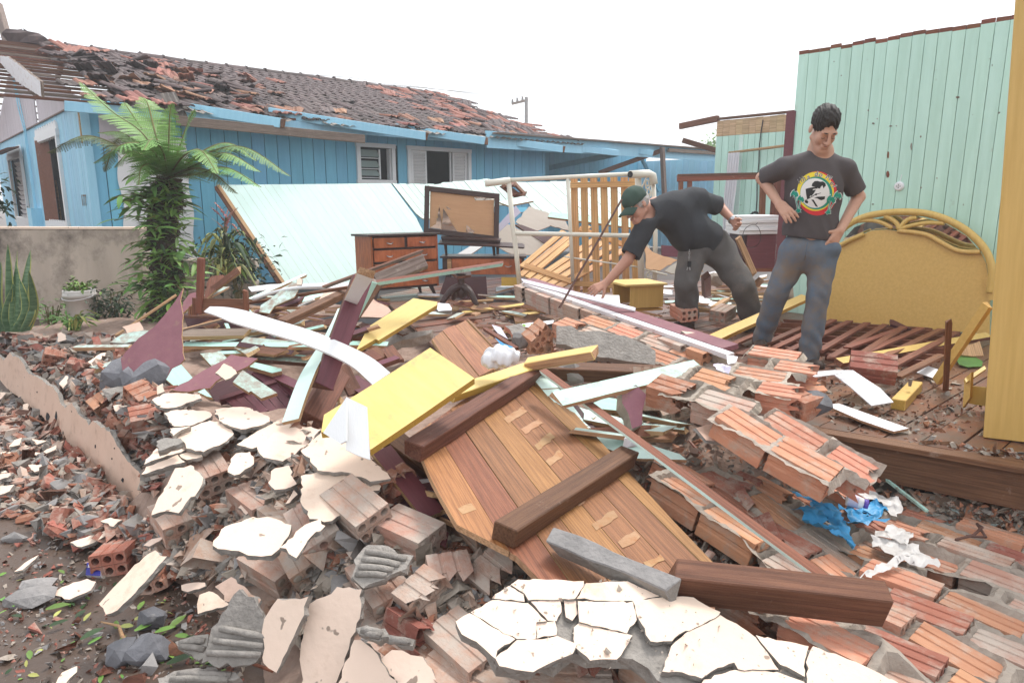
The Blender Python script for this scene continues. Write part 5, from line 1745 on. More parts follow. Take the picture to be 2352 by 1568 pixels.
plate(q(7,1925,635,2100,480,2200,440,2240,490,2110,590,2040,710),.44,.15,-.4, 'long cream plaster strip beside the ribbed pale bricks')
plate(q(7,678,1022,820,870,990,702,1070,650,1100,690,1145,700,1000,870,900,980,770,1087,720,1070),.26,-.5,-.55, 'long leaning plaster strip propped on red bricks at the edge of the mud')
plate(q(7,1815,1130,1840,1090,1905,985,2010,990,2120,972,2090,1100,2040,1200,1990,1310,1900,1495,1810,1430),.3,-.55,-1.6, 'upright salmon slab, narrower of the two leaning side by side', .035)
plate([(690,1500),(700,1440),(712,1385),(760,1362),(790,1349),(832,1352),(828,1400),(815,1450),(800,1490),(765,1575),(690,1575)],.28,-.45,-1.5, 'upright salmon slab, wider of the two leaning side by side', .04)
plate([(770,1600),(792,1520),(815,1470),(830,1468),(868,1505),(915,1580),(915,1620),(780,1620)],.24,-.2,-1.2, 'tilted salmon slab with a stepped top corner at the bottom of the heap', .04)
plate(q(8,262,1412,300,1370,350,1340,420,1350,480,1372,560,1390,620,1470,680,1600,420,1600),.26,-.1,-.9, 'scalloped salmon slab right of the tilted one at the bottom of the heap', .04)
plate(q(7,1355,1022,1370,960,1440,935,1500,960,1575,1030,1460,1060,1360,1092),.2,-.3,-.5, 'fan shaped cream plaster chunk on the mud')
plate(q(7,1482,902,1590,838,1700,920,1800,992,1770,1045,1660,990,1540,1000),.32,-.2,-.9, 'brownish plaster slab tipped up behind the grey ridged slab', mats=('plaster_shade', 'mortar_cut'))
GS = ('mortar_cut', 'mortar_cut')
def ridged(pts, z, nx, ny, label, a, b, n, th=.035):
 o = plate(pts, z, nx, ny, label, th, GS, .006, name='mortar_slab', cat='mortar slab')
 c = (sum(p[0] for p in pts)/len(pts), sum(p[1] for p in pts)/len(pts))
 P, nn = plz(c[0], c[1], z, nx, ny)
 for k in range(n):
  t = (k + .5)/n
  A = Vector(a[0]).lerp(Vector(a[1]), t)
  B = Vector(b[0]).lerp(Vector(b[1]), t)
  pa, pb = on_plane(A.x, A.y, (P, nn)), on_plane(B.x, B.y, (P, nn))
  adopt(MB().tube([pa + nn * .0, pa.lerp(pb, .3) + nn * .007, pa.lerp(pb, .7) + nn * .007, pb],.011,6).obj('mortar_rib', 'mortar_cut', None, True), o)
 return o
ridged(q(7,1388,1425,1440,1240,1500,1150,1560,1060,1650,922,1740,980,1800,1080,1855,1218,1820,1320,1760,1422,1600,1462),.26,-.3,-1.3, 'grey mortar slab with cast rib marks standing beside the salmon slabs',
  (q(7,1540,1150)[0], q(7,1410,1400)[0]),(q(7,1840,1220)[0], q(7,1790,1400)[0]),3)
ridged(q(8,85,720,160,640,240,615,360,650,500,690,440,780,300,850,150,915,70,840),.42,-.1,-.5, 'grey ridged mortar slab tipped over the pale bricks',
  (q(8,180,640)[0], q(8,90,850)[0]),(q(8,470,700)[0], q(8,290,850)[0]),4)
ridged(q(7,1085,1530,1240,1478,1400,1470,1620,1490,1650,1530,1400,1600,1100,1600),.13,-.1,-.5, 'flat grey ridged mortar slab at the bottom edge of the mud',
  (q(7,1250,1490)[0], q(7,1150,1560)[0]),(q(7,1600,1500)[0], q(7,1560,1560)[0]),2)
ridged(q(7,1215,1280,1330,1240,1430,1230,1420,1380,1330,1400,1230,1340),.12,-.2,-.5, 'small grey mortar slab beside the slate coloured rocks', (q(7,1240,1280)[0], q(7,1240,1330)[0]),(q(7,1410,1250)[0], q(7,1410,1370)[0]),2)
ridged(q(8,100,1190,180,1170,320,1230,260,1275,200,1260),.34,-.1,-.5, 'grey ridged mortar piece by the tilted salmon slab', (q(8,130,1190)[0], q(8,190,1250)[0]),(q(8,290,1220)[0], q(8,260,1260)[0]),2)
ridged(q(8,272,1255,330,1230,505,1272,490,1312,400,1312),.34,-.1,-.5, 'thin grey ridged mortar piece beside the split ribbed brick', (q(8,300,1255)[0], q(8,380,1300)[0]),(q(8,480,1275)[0], q(8,470,1305)[0]),1)
ridged(q('l', 1285,960,1380,930,1480,940,1505,965,1290,1042),.53,0,-.3, 'grey mortar scrap lying on the largest cracked plate', (q('l', 1300,970)[0], q('l', 1300,1030)[0]),(q('l', 1470,945)[0], q('l', 1470,970)[0]),1)
small = [(q(7,360,960,430,905,600,850,660,870,625,930,480,992), None, -.1,-.3, 'broken cream slab with a red shard on it, out on the mud'),
   (q(7,480,602,620,555,722,520,735,548,650,600,560,632), None, -.1,-.3, 'pointed cream plaster piece on the mud above the blue packet'),
   (q(7,100,800,170,742,265,685,245,715,150,792), None, -.1,-.3, 'narrow cream sliver on the mud left of the blue packet'),
   (q(7,370,1600,430,1492,530,1450,525,1492,440,1590), None, -.1,-.3, 'cream plaster piece at the bottom edge of the mud'),
   (q(7,988,622,1040,580,1132,558,1100,590,1030,628), None, -.2,-.4, 'small cream plate just above the long leaning strip'),
   (q(7,1245,895,1320,880,1412,875,1416,900,1290,942,1250,930), None, -.2,-.4, 'small cream ledge of plaster right of the gaping red brick'),
   (q(7,1640,362,1680,315,1728,380,1692,412), None, -.1,-.5, 'diamond shaped plaster chip above the rounded plate'),
   (q(7,1960,338,2020,240,2046,270,1990,330), None, 0,-.4, 'thin triangular plaster chip below the star shaped piece'),
   (q(7,690,455,760,430,838,445,780,492), None, -.1,-.3, 'cream chip on the red shards below the stub tip'),
   (q('l', 720,310,830,240,868,235,850,275,760,345), None, 0,-.4, 'oblong cream plaster chunk among dark red bricks behind the stub'),
   (q('l', 485,490,540,425,558,430,550,485,515,530), None, 0,-.6, 'salmon flake standing in the heap behind the stub'),
   (q('l', 1285,515,1335,488,1350,555,1290,580),.62,0,-.9, 'square salmon flake stuck to a grey rock'),
   (q('l', 470,80,500,65,540,95,545,130,475,150), None, 0,-1, 'salmon flake upright below the bromeliad'),
   (q('l', 930,670,1000,655,980,720,940,715), None, 0,-.6, 'salmon chip between rock and red half brick'),
   (q(4,1480,1095,1540,1030,1620,1075,1630,1100,1550,1145),.62,0,-.5, 'cream plaster chunk resting on the lying maroon plywood'),
   (q('l', 165,720,190,660,225,650,235,700,200,738), None, -.2,-.6, 'upright cream flake at the foot of the salmon stub'),
   (q('l', 70,1010,120,950,180,930,160,990), None, -.2,-.5, 'cream flake on the shard field left of the stub'),
   (q('l', 355,1050,460,992,455,1030,380,1062), None, -.2,-.4, 'cream flake halfway down the shard field'),
   (q('l', 230,1155,340,1150,330,1200,280,1215), None, -.2,-.4, 'bent cream flake low in the shard field'),
   (q('l', 0,1330,120,1315,80,1370,0,1400), None, -.2,-.4, 'cream flake at the left border of the mud'),
   (q('l', 0,560,50,570,0,620), None, -.2,-.5, 'cream flake at the top left of the shard field'),
   (q('l', 260,945,380,960,300,990), None, -.2,-.4, 'cream sliver in the shard field beside the stub'),
   (q('l', 0,1230,110,1220,60,1260,0,1275), None, -.2,-.4, 'thin cream flake above the border flake')]
for pts, z, nx, ny, lab in small:
 plate(pts, z, nx, ny, lab, .022, jag=.003)
BC = pl3(at_z(1100,1400,.5), at_z(1500,1340,.49), at_z(1900,1540,.36))
slab('mortar_slab', q(8,830,1170,1180,880,1660,880,1980,885,2347,1000) + q(9,200,1185,400,1330,640,1355,1240,1600,100,1640) + q(8,2250,1600,2000,1400,1890,1390,1700,1400,1600,1370,1320,1480,1080,1440,1000,1320),(BC[0] - BC[1]*.024, BC[1]),.05,['mortar_cut', 'mortar_cut'], 'grey mortar bed showing in the cracks of the large cracked slab', 'mortar slab', jag=.008, jstep=.03)
def bc(pts, label, dz=0.0, th=.03):
 P, n = BC
 nn = (n + Vector((R.uniform(-.02,.02), R.uniform(-.02,.02),0))).normalized()
 c = (sum(p[0] for p in pts)/len(pts), sum(p[1] for p in pts)/len(pts))
 pts = [(c[0] + (p[0] - c[0])*1.018, c[1] + (p[1] - c[1])*1.018) for p in pts]
 slab('plaster_slab', pts, (on_plane(*c, (P + n * dz, n)), nn), th, ['plaster', 'mortar_cut'], label, 'plaster slab', 'plates of the large cracked plaster slab', jag=.0018, jstep=.016, under=.012)
bc(q(8,1036,985,1150,902,1252,955,1258,1006,1130,998), 'small top left plate of the large cracked slab', -.004)
bc(q(8,1172,892,1215,856,1440,858,1662,866,1660,902,1603,986,1440,994,1290,996,1262,950), 'long upper plate of the large cracked slab')
bc(q(8,1688,882,1830,872,1968,870,2100,930,2190,970,2000,1000,1800,998,1622,986), 'upper right plate of the large cracked slab')
bc(q(8,893,1083,1040,1002,1160,1008,1282,1020,1408,1140,1338,1148,1334,1262,1210,1262,1050,1180), 'middle left plate of the large cracked slab', .003)
bc(q(8,788,1146,882,1090,1040,1185,1194,1264,1072,1342,1058,1398,985,1330,930,1282,832,1232), 'leftmost pointed plate of the large cracked slab')
bc(q(8,1302,1006,1503,1002,1512,1080,1480,1138,1422,1138), 'small middle plate of the large cracked slab', -.005)
bc(q(8,1532,1002,1616,1002,1622,1088,1588,1138,1544,1112), 'tongue shaped plate beside the hole in the large cracked slab', -.008)
bc(q(8,1630,1004,1820,1010,2003,1008,2028,1130,1960,1222,1772,1176,1640,1148), 'middle right plate of the large cracked slab', .002)
bc(q(8,1342,1152,1470,1140,1478,1236,1342,1262), 'square plate left of the hole in the large cracked slab', -.003)
bc(q(8,1208,1274,1340,1270,1482,1244,1618,1300,1588,1362,1450,1420,1320,1488,1200,1474,1092,1450,1064,1394), 'broad lower left plate of the large cracked slab', .002)
bc(q(8,1602,1184,1640,1154,1770,1190,1952,1228,1998,1242,1950,1330,1890,1402,1800,1400,1712,1410,1612,1322), 'lower middle plate of the large cracked slab', -.002)
bc(q(8,2012,1004,2180,985,2347,974) + q(9,60,1085,130,1130,208,1168,196,1186,100,1240,-20,1290,-60,1330) + q(8,2130,1280,2090,1190,2040,1112), 'long plate of the large cracked slab below the heavy beam', .003)
bc(q(9,215,1188,330,1256,405,1310,470,1390,535,1490,460,1490,310,1486,290,1448,200,1480,110,1538,0,1504,-110,1500,-60,1360,20,1290,110,1244), 'wide plate with a dark star crack on the large cracked slab')
bc(q(9,418,1300,560,1330,640,1342,710,1362,690,1440,686,1530,600,1480,550,1460,480,1380), 'triangular plate between two wide cracks of the large slab', -.006)
bc(q(9,738,1362,900,1420,1080,1500,1260,1590,1100,1640,705,1640,700,1450), 'rightmost plate of the large cracked slab')
bc(q(9,125,1548,300,1494,530,1506,680,1560,690,1640,60,1640), 'bottom plate of the large cracked slab', -.004)
# --- salmon outer skin of the wall stub still standing on the left
def stub():
 A, B = at_z(0,880,.06), at_z(340,1182,0.0)
 d = (B - A)
 d.z = 0
 n = Vector((d.y, -d.x, 0)).normalized()
 if n.dot(CAM - A) < 0: n = -n
 n = (n + Vector((0,0,.12))).normalized()
 pts = q('l', -200,110,-120,150,-60,220,0,270,30,302,80,232,100,262,150,272,190,322,235,412,270,420,330,452,390,502,430,512,470,562,490,640,530,692,590,645,640,740,710,792,728,832,762,792,840,852,900,882,960,1002,
   1050,1130,1150,1232,1222,1380,1245,1530,1240,1580,1150,1600,1070,1500,1000,1430,900,1330,780,1190,700,1090,600,1010,500,925,430,852,350,765,230,665,100,565,0,485,-200,330)
 r = empty('wall_stub', 'low stub of brick wall with its salmon plaster face still standing on the left', 'wall', (A + B)/2)
 adopt(slab('plaster_face', pts, (A, n),.025,['plaster_shade', 'mortar_cut'], jag=.004, jstep=.03), r)
 F = frame(d, (0,0,1))
 L = d.length
 for row in range(2):
  for k in range(int(L / .26)):
   if row and R.random() < .4: continue
   G = frame(d, (0,-.12,1)) @ Euler((R.gauss(0,.08), R.gauss(0,.06), R.gauss(0,.08))).to_matrix().to_4x4()
   G.translation = A + d.normalized()*(.2 + .26*k + .1*row) - n * .125 + Vector((0,0,-.06*k * .26/L + .05 + .13*row - (.04 if k > 9 else 0)))
   adopt(link('brick', bpick('broken' if row else 'filled', R.choice(('brick_red', 'brick_pale'))), None, G), r)
 for (x, y, a, b) in ((390,760,14,42),(458,760,9,40),(1004,1280,12,20),(778,1005,5,14),(302,560,4,8),(915,1105,4,10),(935,1020,4,8),(515,895,3,14)):
  poly = [q('l', x + a * math.cos(t)*R.uniform(.6,1.2), y + b * math.sin(t)*R.uniform(.6,1.2))[0] for t in [k * .785 for k in range(8)]]
  adopt(slab('gouge', poly, (A + n * .003, n),.002,['dark_inside', 'dark_inside']), r)
stub()
# --- concrete rocks
def rock_mesh(mat, s=(1,1,1), seed=0, n=60, sharp=.25):
 bm = bmesh.new()
 rr = random.Random(seed)
 for _ in range(n):
  v = Vector((rr.gauss(0,1), rr.gauss(0,1), rr.gauss(0,1))).normalized()*rr.uniform(1 - sharp, 1)
  bm.verts.new((v.x * s[0], v.y * s[1], v.z * s[2]))
 res = bmesh.ops.convex_hull(bm, input=bm.verts)
 bmesh.ops.delete(bm, geom=[v for v in bm.verts if not v.link_faces], context='VERTS')
 me = bpy.data.meshes.new('rock')
 bm.to_mesh(me)
 bm.free()
 me.materials.append(MATS[mat])
 return me
def rock(k, x, y, r, mat, label, s=(1,.8,.7), seed=1, lift=.3, rz=0, name='rock', cat='rock', z=None):
 p = drop(*q(k, x, y)[0]) if z is None else at_z(*q(k, x, y)[0], z)
 o = link(name, rock_mesh(mat, [r * c for c in s], seed, 26), None, Matrix.Translation(p + Vector((0,0, r * lift))) @ Euler((R.uniform(-.3,.3), R.uniform(-.3,.3), rz)).to_matrix().to_4x4())
 tag(o, label, cat)
rock('l', 1010,490,.17, 'slate_rock', 'slate grey rock, left one of the pair on the heap', (1,.8,.75),3)
rock('l', 1060,540,.12, 'slate_rock', 'dark squared rock leaning in front of the left grey rock', (.6,.5,1.1),9)
rock('l', 1300,500,.2, 'slate_rock', 'bigger slate grey rock below the maroon plywood', (1.1,.8,.7),5)
rock(7,1040,1180,.07, 'slate_rock', 'sharp blue grey rock above a fallen leaf on the mud', (1,.7,1),11)
rock(7,1030,1400,.1, 'slate_rock', 'rounded grey rock by the twig on the mud', (.9,.8,1),12)
rock(7,850,1410,.075, 'slate_rock', 'small angular grey rock at the end of the twig', (.9,.8,1),14)
rock(7,1130,1380,.07, 'wood_brown', 'dark brown curled bark beside the rounded grey rock', (1.2,.5,.6),15, name='bark_piece', cat='bark')
rock(7,100,600,.06, 'concrete', 'pale concrete lump on the mud at the left border', (1.3,.7,.6),16)
rock(7,610,500,.065, 'concrete', 'flat grey concrete block on the mud below the shards', (1.2,.8,.8),17)
rock(7,270,920,.07, 'concrete', 'flat grey stone left of the broken cream slab', (1.4,.8,.4),18)
rock(7,420,80,.06, 'concrete', 'grey lump of mortar among the shards near the stub', (1,.9,.6),19)
rock(7,220,1020,.1, 'concrete', 'broad flat grey stone half sunk in the mud', (1.5,.8,.3),20)
rock(8,450,560,.06, 'mortar', 'brown mortar lump below the red brick stub', (1,.8,.8),21)
rock(8,630,880,.07, 'mortar', 'rough mortar lump beside the brick end with one hole', (1,.9,.9),22)
rock(8,1970,1330,.06, 'mortar', 'mortar lump in the gap of the large cracked slab', (1,.9,.8),23)
rock(8,2060,1330,.07, 'plaster_shade', 'salmon sided chunk standing beside the large cracked slab', (.5,.4,1),24)
rock(9,740,20,.1, 'slate_rock', 'grey round concrete lump behind the block of brickwork', (1,.7,.8),25, z=.62)
rock(5,1560,640,.08, 'concrete', 'grey concrete lump beside the white plastic bag', (1,.8,.9),26, z=.7)
rock(5,1890,900,.12, 'concrete', 'curved grey concrete lump behind the mint board', (1,.6,.9),27, z=.62)
# --- loose pieces: 300 of a kind as objects, the small rest as one mass
_gx, _gy = np.arange(-6.5,5.2,.04), np.arange(.8,9.2,.04)
_GX, _GY = np.meshgrid(_gx, _gy)
_GH = np.maximum(heap_np(_GX, _GY),.27*np.clip((_GY + .25*_GX + 1 - 4.6)/2.8,0,1) ** 2)
_fl = [(i, j) for j in range(_GX.shape[0]) for i in range(_GX.shape[1]) if _GY[j, i] > 2.4 and in_poly(_GX[j, i], _GY[j, i], FLOORP)]
for i, j in _fl: _GH[j, i] = max(_GH[j, i],.5)
def surf_np(x, y):
 i = np.clip((x + 6.5)/.04,0, len(_gx) - 2)
 j = np.clip((y - .8)/.04,0, len(_gy) - 2)
 a, b = i.astype(int), j.astype(int)
 fx, fy = i - a, j - b
 return (_GH[b, a]*(1 - fx) + _GH[b, a + 1]*fx)*(1 - fy) + (_GH[b + 1, a]*(1 - fx) + _GH[b + 1, a + 1]*fx)*fy
def drop_np(u, v):
 a, b = (u - 1176)/FPX, (784 - v)/FPX
 D = np.stack([a, CP + b * SP, -SP + b * CP],1)
 t = np.full(len(u),1.2)
 live = np.ones(len(u), bool)
 for _ in range(420):
  P = D * t[:, None] + np.array([0,0, CAMZ])
  live &= P[:, 2] > surf_np(P[:, 0], P[:, 1])
  if not live.any(): break
  t[live] += .025
 return D * t[:, None] + np.array([0,0, CAMZ])
def sample_zone(poly, n, rng):
 P = np.array(poly)
 lo, hi = P.min(0), P.max(0)
 out = []
 while len(out) < n:
  u, v = rng.uniform(lo[0], hi[0]), rng.uniform(lo[1], hi[1])
  if in_poly(u, v, poly): out.append((u, v))
 return np.array(out)
def hull(pts, mats, name):
 bm = bmesh.new()
 for p in pts: bm.verts.new(p)
 bmesh.ops.convex_hull(bm, input=bm.verts)
 bmesh.ops.delete(bm, geom=[v for v in bm.verts if not v.link_faces], context='VERTS')
 me = bpy.data.meshes.new(name)
 bm.to_mesh(me)
 bm.free()
 mats_of(me, mats)
 return me
def shard_mesh(mat, k):
 m = MB()
 if k % 3 == 0:      # L-shaped shell
  L = R.uniform(.05,.11)
  a, b, t = R.uniform(.03,.06), R.uniform(.015,.04),.009
  prof = [(0,0),(a, 0),(a, t),(t, t),(t, b),(0, b)]
 elif k % 3 == 1:    # curved shell with ribs
  L = R.uniform(.05,.12)
  a, t = R.uniform(.03,.055),.009
  prof = [(0,0),(a * .33,.003),(a * .4,-.002),(a * .66,.002),(a, .0),(a, t),(a * .5, t + .004),(0, t)]
 else:
  L = R.uniform(.04,.08)
  a, b = R.uniform(.03,.05), R.uniform(.02,.035)
  prof = [(0,0),(a, 0),(a, b * .6),(a * .6, b),(0, b * .8)]
 n = len(prof)
 vs = [(-L / 2 + R.uniform(-.015,.015), y - a / 2, z) for y, z in prof] + [(L / 2 + R.uniform(-.02,.02),(y - a / 2)*R.uniform(.8,1.1), z) for y, z in prof]
 m.add(vs, [tuple(range(n)), tuple(range(n, 2*n))[::-1]] + [(i, n + i, n + (i + 1) % n, (i + 1) % n) for i in range(n)])
 return m.mesh('brick_shard', mat)
def scatter(name, meshes, poly, n, lab, cat, grp, rng, smin=.7, smax=1.5, sink=.0, flat=.5, up=.015):
 uv = sample_zone(poly, n, rng)
 P = drop_np(uv[:, 0], uv[:, 1])
 for p in P:
  s = rng.uniform(smin, smax)
  M4 = Matrix.Translation((p[0], p[1], p[2] + up + rng.uniform(-sink, sink))) @ Euler((rng.gauss(0, flat), rng.gauss(0, flat), rng.uniform(0,6.28))).to_matrix().to_4x4() @ Matrix.Diagonal((s, s, s, 1))
  o = link(name, rng.choice(meshes), None, M4)
  tag(o, lab, cat, grp)
rs = random.Random(21)
SH_RED = [shard_mesh(m, k) for k in range(9) for m in ('brick_red', 'brick_red', 'brick_pale')]
SH_ORG = [shard_mesh(m, k) for k in range(6) for m in ('brick_wall', 'brick_red', 'brick_pale')]
LUMPS = [hull([(R.gauss(0,.022), R.gauss(0,.018), R.gauss(0,.012)) for _ in range(12)], m, 'mortar_lump') for _ in range(6) for m in ('mortar', 'mortar_cut', 'concrete')]
def chip_mesh():
 n = R.randint(5,7)
 pr = [(math.cos(k * 6.283/n + R.uniform(-.3,.3))*R.uniform(.02,.055), math.sin(k * 6.283/n + R.uniform(-.3,.3))*R.uniform(.012,.03)) for k in range(n)]
 m = MB()
 vs = [(x, y, 0) for x, y in pr] + [(x * .95, y * .95,-.014) for x, y in pr]
 m.add(vs, [tuple(range(n)), tuple(range(n, 2*n))[::-1]] + [(i, n + i, n + (i + 1) % n, (i + 1) % n) for i in range(n)],[0,1] + [1]*n)
 return m.mesh('plaster_chip', ['plaster', 'mortar_cut'])
CHIPS = [chip_mesh() for _ in range(10)]
SHELF = [(0,768),(120,775),(270,775),(380,830),(430,900),(430,1000),(380,1080),(350,1140),(280,1040),(200,960),(120,880),(60,840),(0,815)]
FIELD = [(0,905),(60,940),(140,1000),(230,1090),(300,1180),(330,1240),(240,1270),(120,1220),(0,1180)]
LOW = [(330,1200),(420,1160),(520,1180),(640,1160),(760,1200),(880,1200),(1000,1250),(960,1330),(860,1300),(700,1330),(560,1340),(430,1330),(250,1260)]
MUDZ = [(0,1200),(240,1270),(420,1350),(560,1420),(560,1568),(0,1568)]
CEN = [(850,1180),(1050,1250),(1200,1270),(1300,1330),(1150,1360),(1000,1450),(900,1500),(700,1500),(620,1400),(800,1300)]
RIGHT = [(1400,1040),(1560,990),(1700,980),(2080,1100),(2380,1180),(2380,1400),(2100,1500),(1700,1420),(1560,1250)]
MIDB = [(1080,740),(1300,700),(1560,860),(1640,900),(1560,1000),(1400,950),(1250,850)]
scatter('brick_shard', SH_RED, SHELF, 130, 'dull red clay shard in the heap along the top of the salmon wall stub', 'brick shard', 'red clay shards behind the salmon wall stub', rs, .9,1.8)
scatter('brick_shard', SH_RED, FIELD, 90, 'dull red clay shard on the shard field in front of the salmon wall stub', 'brick shard', 'red clay shards in front of the salmon wall stub', rs, .8,1.5)
scatter('brick_shard', SH_RED, LOW, 50, 'red clay shard in the loose heap between the stub tip and the upright salmon slabs', 'brick shard', 'red clay shards in the lower heap', rs, .7,1.2)
scatter('brick_shard', SH_ORG, RIGHT, 30, 'orange clay shard lying on the fallen brick sheets', 'brick shard', 'orange clay shards on the fallen brick sheets', rs, .5,1.0)
scatter('mortar_lump', LUMPS, SHELF, 90, 'grey mortar lump in the heap along the top of the salmon wall stub', 'mortar lump', 'mortar lumps behind the salmon wall stub', rs, 1.0,2.2)
scatter('mortar_lump', LUMPS, FIELD, 60, 'grey mortar lump on the shard field in front of the salmon wall stub', 'mortar lump', 'mortar lumps in front of the salmon wall stub', rs, .8,1.7)
scatter('mortar_lump', LUMPS, LOW + [(800,1350)],75, 'grey mortar lump in the loose heap of pale bricks', 'mortar lump', 'mortar lumps among the pale bricks', rs, .7,1.5)
scatter('mortar_lump', LUMPS, CEN, 70, 'grey mortar lump in the gaps around the large cracked slab', 'mortar lump', 'mortar lumps around the large cracked slab', rs, .6,1.3)
scatter('plaster_chip', CHIPS, FIELD, 70, 'thin salmon plaster chip on the shard field in front of the salmon wall stub', 'plaster chip', 'plaster chips in front of the salmon wall stub', rs, .6,1.3, flat=.35)
scatter('plaster_chip', CHIPS, SHELF, 35, 'thin salmon plaster chip in the heap behind the salmon wall stub', 'plaster chip', 'plaster chips behind the salmon wall stub', rs, .6,1.2)
scatter('plaster_chip', CHIPS, LOW, 60, 'thin cream plaster chip in the loose heap of pale bricks', 'plaster chip', 'plaster chips among the pale bricks', rs, .5,1.1, flat=.4)
scatter('plaster_chip', CHIPS, CEN, 25, 'thin cream plaster chip in the gaps around the large cracked slab', 'plaster chip', 'plaster chips around the large cracked slab', rs, .4,.9)
def mass(name, mats, zones, label, rng, size, flatness=.6):
 V, Fc, Mi = [],[],[]
 tet = np.array([(-1,-.6,-.4),(1,-.7,-.3),(.9,.7,-.4),(-.8,.6,-.3),(-.5,-.3,.5),(.6,.1,.6)])
 tf = [(0,1,5),(0,5,4),(1,2,5),(2,3,4),(2,4,5),(3,0,4)]
 for poly, n in zones:
  uv = sample_zone(poly, n, rng)
  P = drop_np(uv[:, 0], uv[:, 1])
  for p in P:
   s = size * math.exp(rng.gauss(0,.5))
   E = np.array(Euler((rng.gauss(0, flatness), rng.gauss(0, flatness), rng.uniform(0,6.28))).to_matrix())
   sc = np.array([rng.uniform(.6,1.5), rng.uniform(.5,1), rng.uniform(.3,.8)])*s
   v = (tet * sc + np.array([[rng.uniform(-.2,.2)*s for _ in range(3)] for _ in range(6)])) @ E.T + p + np.array([0,0, s * .35])
   o = len(V)
   V.extend(map(tuple, v))
   Fc.extend((a + o, b + o, c + o) for a, b, c in tf)
   Mi.extend([rng.randrange(len(mats))]*6)
 me = bpy.data.meshes.new(name)
 me.from_pydata(V, [], Fc)
 mats_of(me, mats)
 me.polygons.foreach_set('material_index', Mi)
 o = link(name, me)
 tag(o, label, None, None, 'stuff')
mass('rubble', ['brick_red', 'mortar_cut', 'brick_pale', 'brick_red', 'mortar', 'wood_brown', 'concrete'],
  [(SHELF, 3600),(FIELD, 1700)], 'small red and grey crumbs of brick and mortar along the wall stub', rs, .02)
mass('rubble', ['mortar_cut', 'concrete', 'brick_pale', 'mortar', 'brick_red', 'plaster'],
  [(LOW, 4500),(CEN, 4200),([(430,1000),(700,960),(900,1080),(880,1220),(600,1200),(430,1150)],900)], 'small grey and pink crumbs between the pale bricks and plaster slabs', rs, .011)
mass('rubble', ['mortar', 'brick_wall', 'mortar_cut', 'mortar', 'brick_red'],
  [(RIGHT, 2600),(MIDB, 1500),([(1900,1120),(2380,1180),(2380,1260),(2000,1180)],500)], 'small brown crumbs on the fallen brick sheets', rs, .011)
mass('rubble', ['mortar_cut', 'brick_pale', 'brick_pale', 'mortar', 'brick_red', 'concrete'],[(LOW, 700),(CEN, 700),([(430,1000),(700,960),(900,1080),(880,1220),(600,1200),(430,1150)],350)], 'fist sized grey and pink lumps between the pale bricks', rs, .024)
def on_slab_crumbs():
 V, Fc = [],[]
 for u, v in sample_zone(q(8,893,1083,1172,892,1660,868,1968,870,2347,974) + q(9,420,1310,1200,1568,0,1568) + q(8,1320,1488,1064,1394),130, rs):
  p = on_plane(u, v, BC) + BC[1]*.006
  s = .0032*math.exp(rs.gauss(0,.6))
  o = len(V)
  V += [tuple(p + Vector((rs.uniform(-s, s), rs.uniform(-s, s), rs.uniform(-s, s)))) for _ in range(4)]
  Fc += [(o, o + 1, o + 2),(o, o + 2, o + 3),(o, o + 3, o + 1),(o + 1, o + 3, o + 2)]
 tag(MB().add(V, Fc).obj('crumbs', 'mortar', None, center=False), 'tiny mortar crumbs strewn over the large cracked slab', None, None, 'stuff')
on_slab_crumbs()
mass('rubble', ['mud', 'brick_red', 'concrete', 'mortar', 'wood_brown'],
  [(MUDZ, 1500)], 'small stones and crumbs trodden into the mud', rs, .008)
# ================================================================== TIMBER AND BOARDS IN THE MIDDLE
def zp(k, x, y, z):
 return q(k, x, y)[0] + (z,)
def bd(k, a, b, w, t, mats, label, up=(0,-.3,1), name='board', cat='board', **kw):
 return pk(name, zp(k, *a), zp(k, *b), w, t, mats, label, cat, up, **kw)
def sl(k, pts, z, nx, ny, th, mats, label, name='board', cat='board', jag=0.0, at=None, **kw):
 P = q(k, *pts)
 c = at or (sum(p[0] for p in P)/len(P), sum(p[1] for p in P)/len(P))
 return slab(name, P, plz(c[0], c[1], z, nx, ny), th, mats, label, cat, jag=jag, **kw)
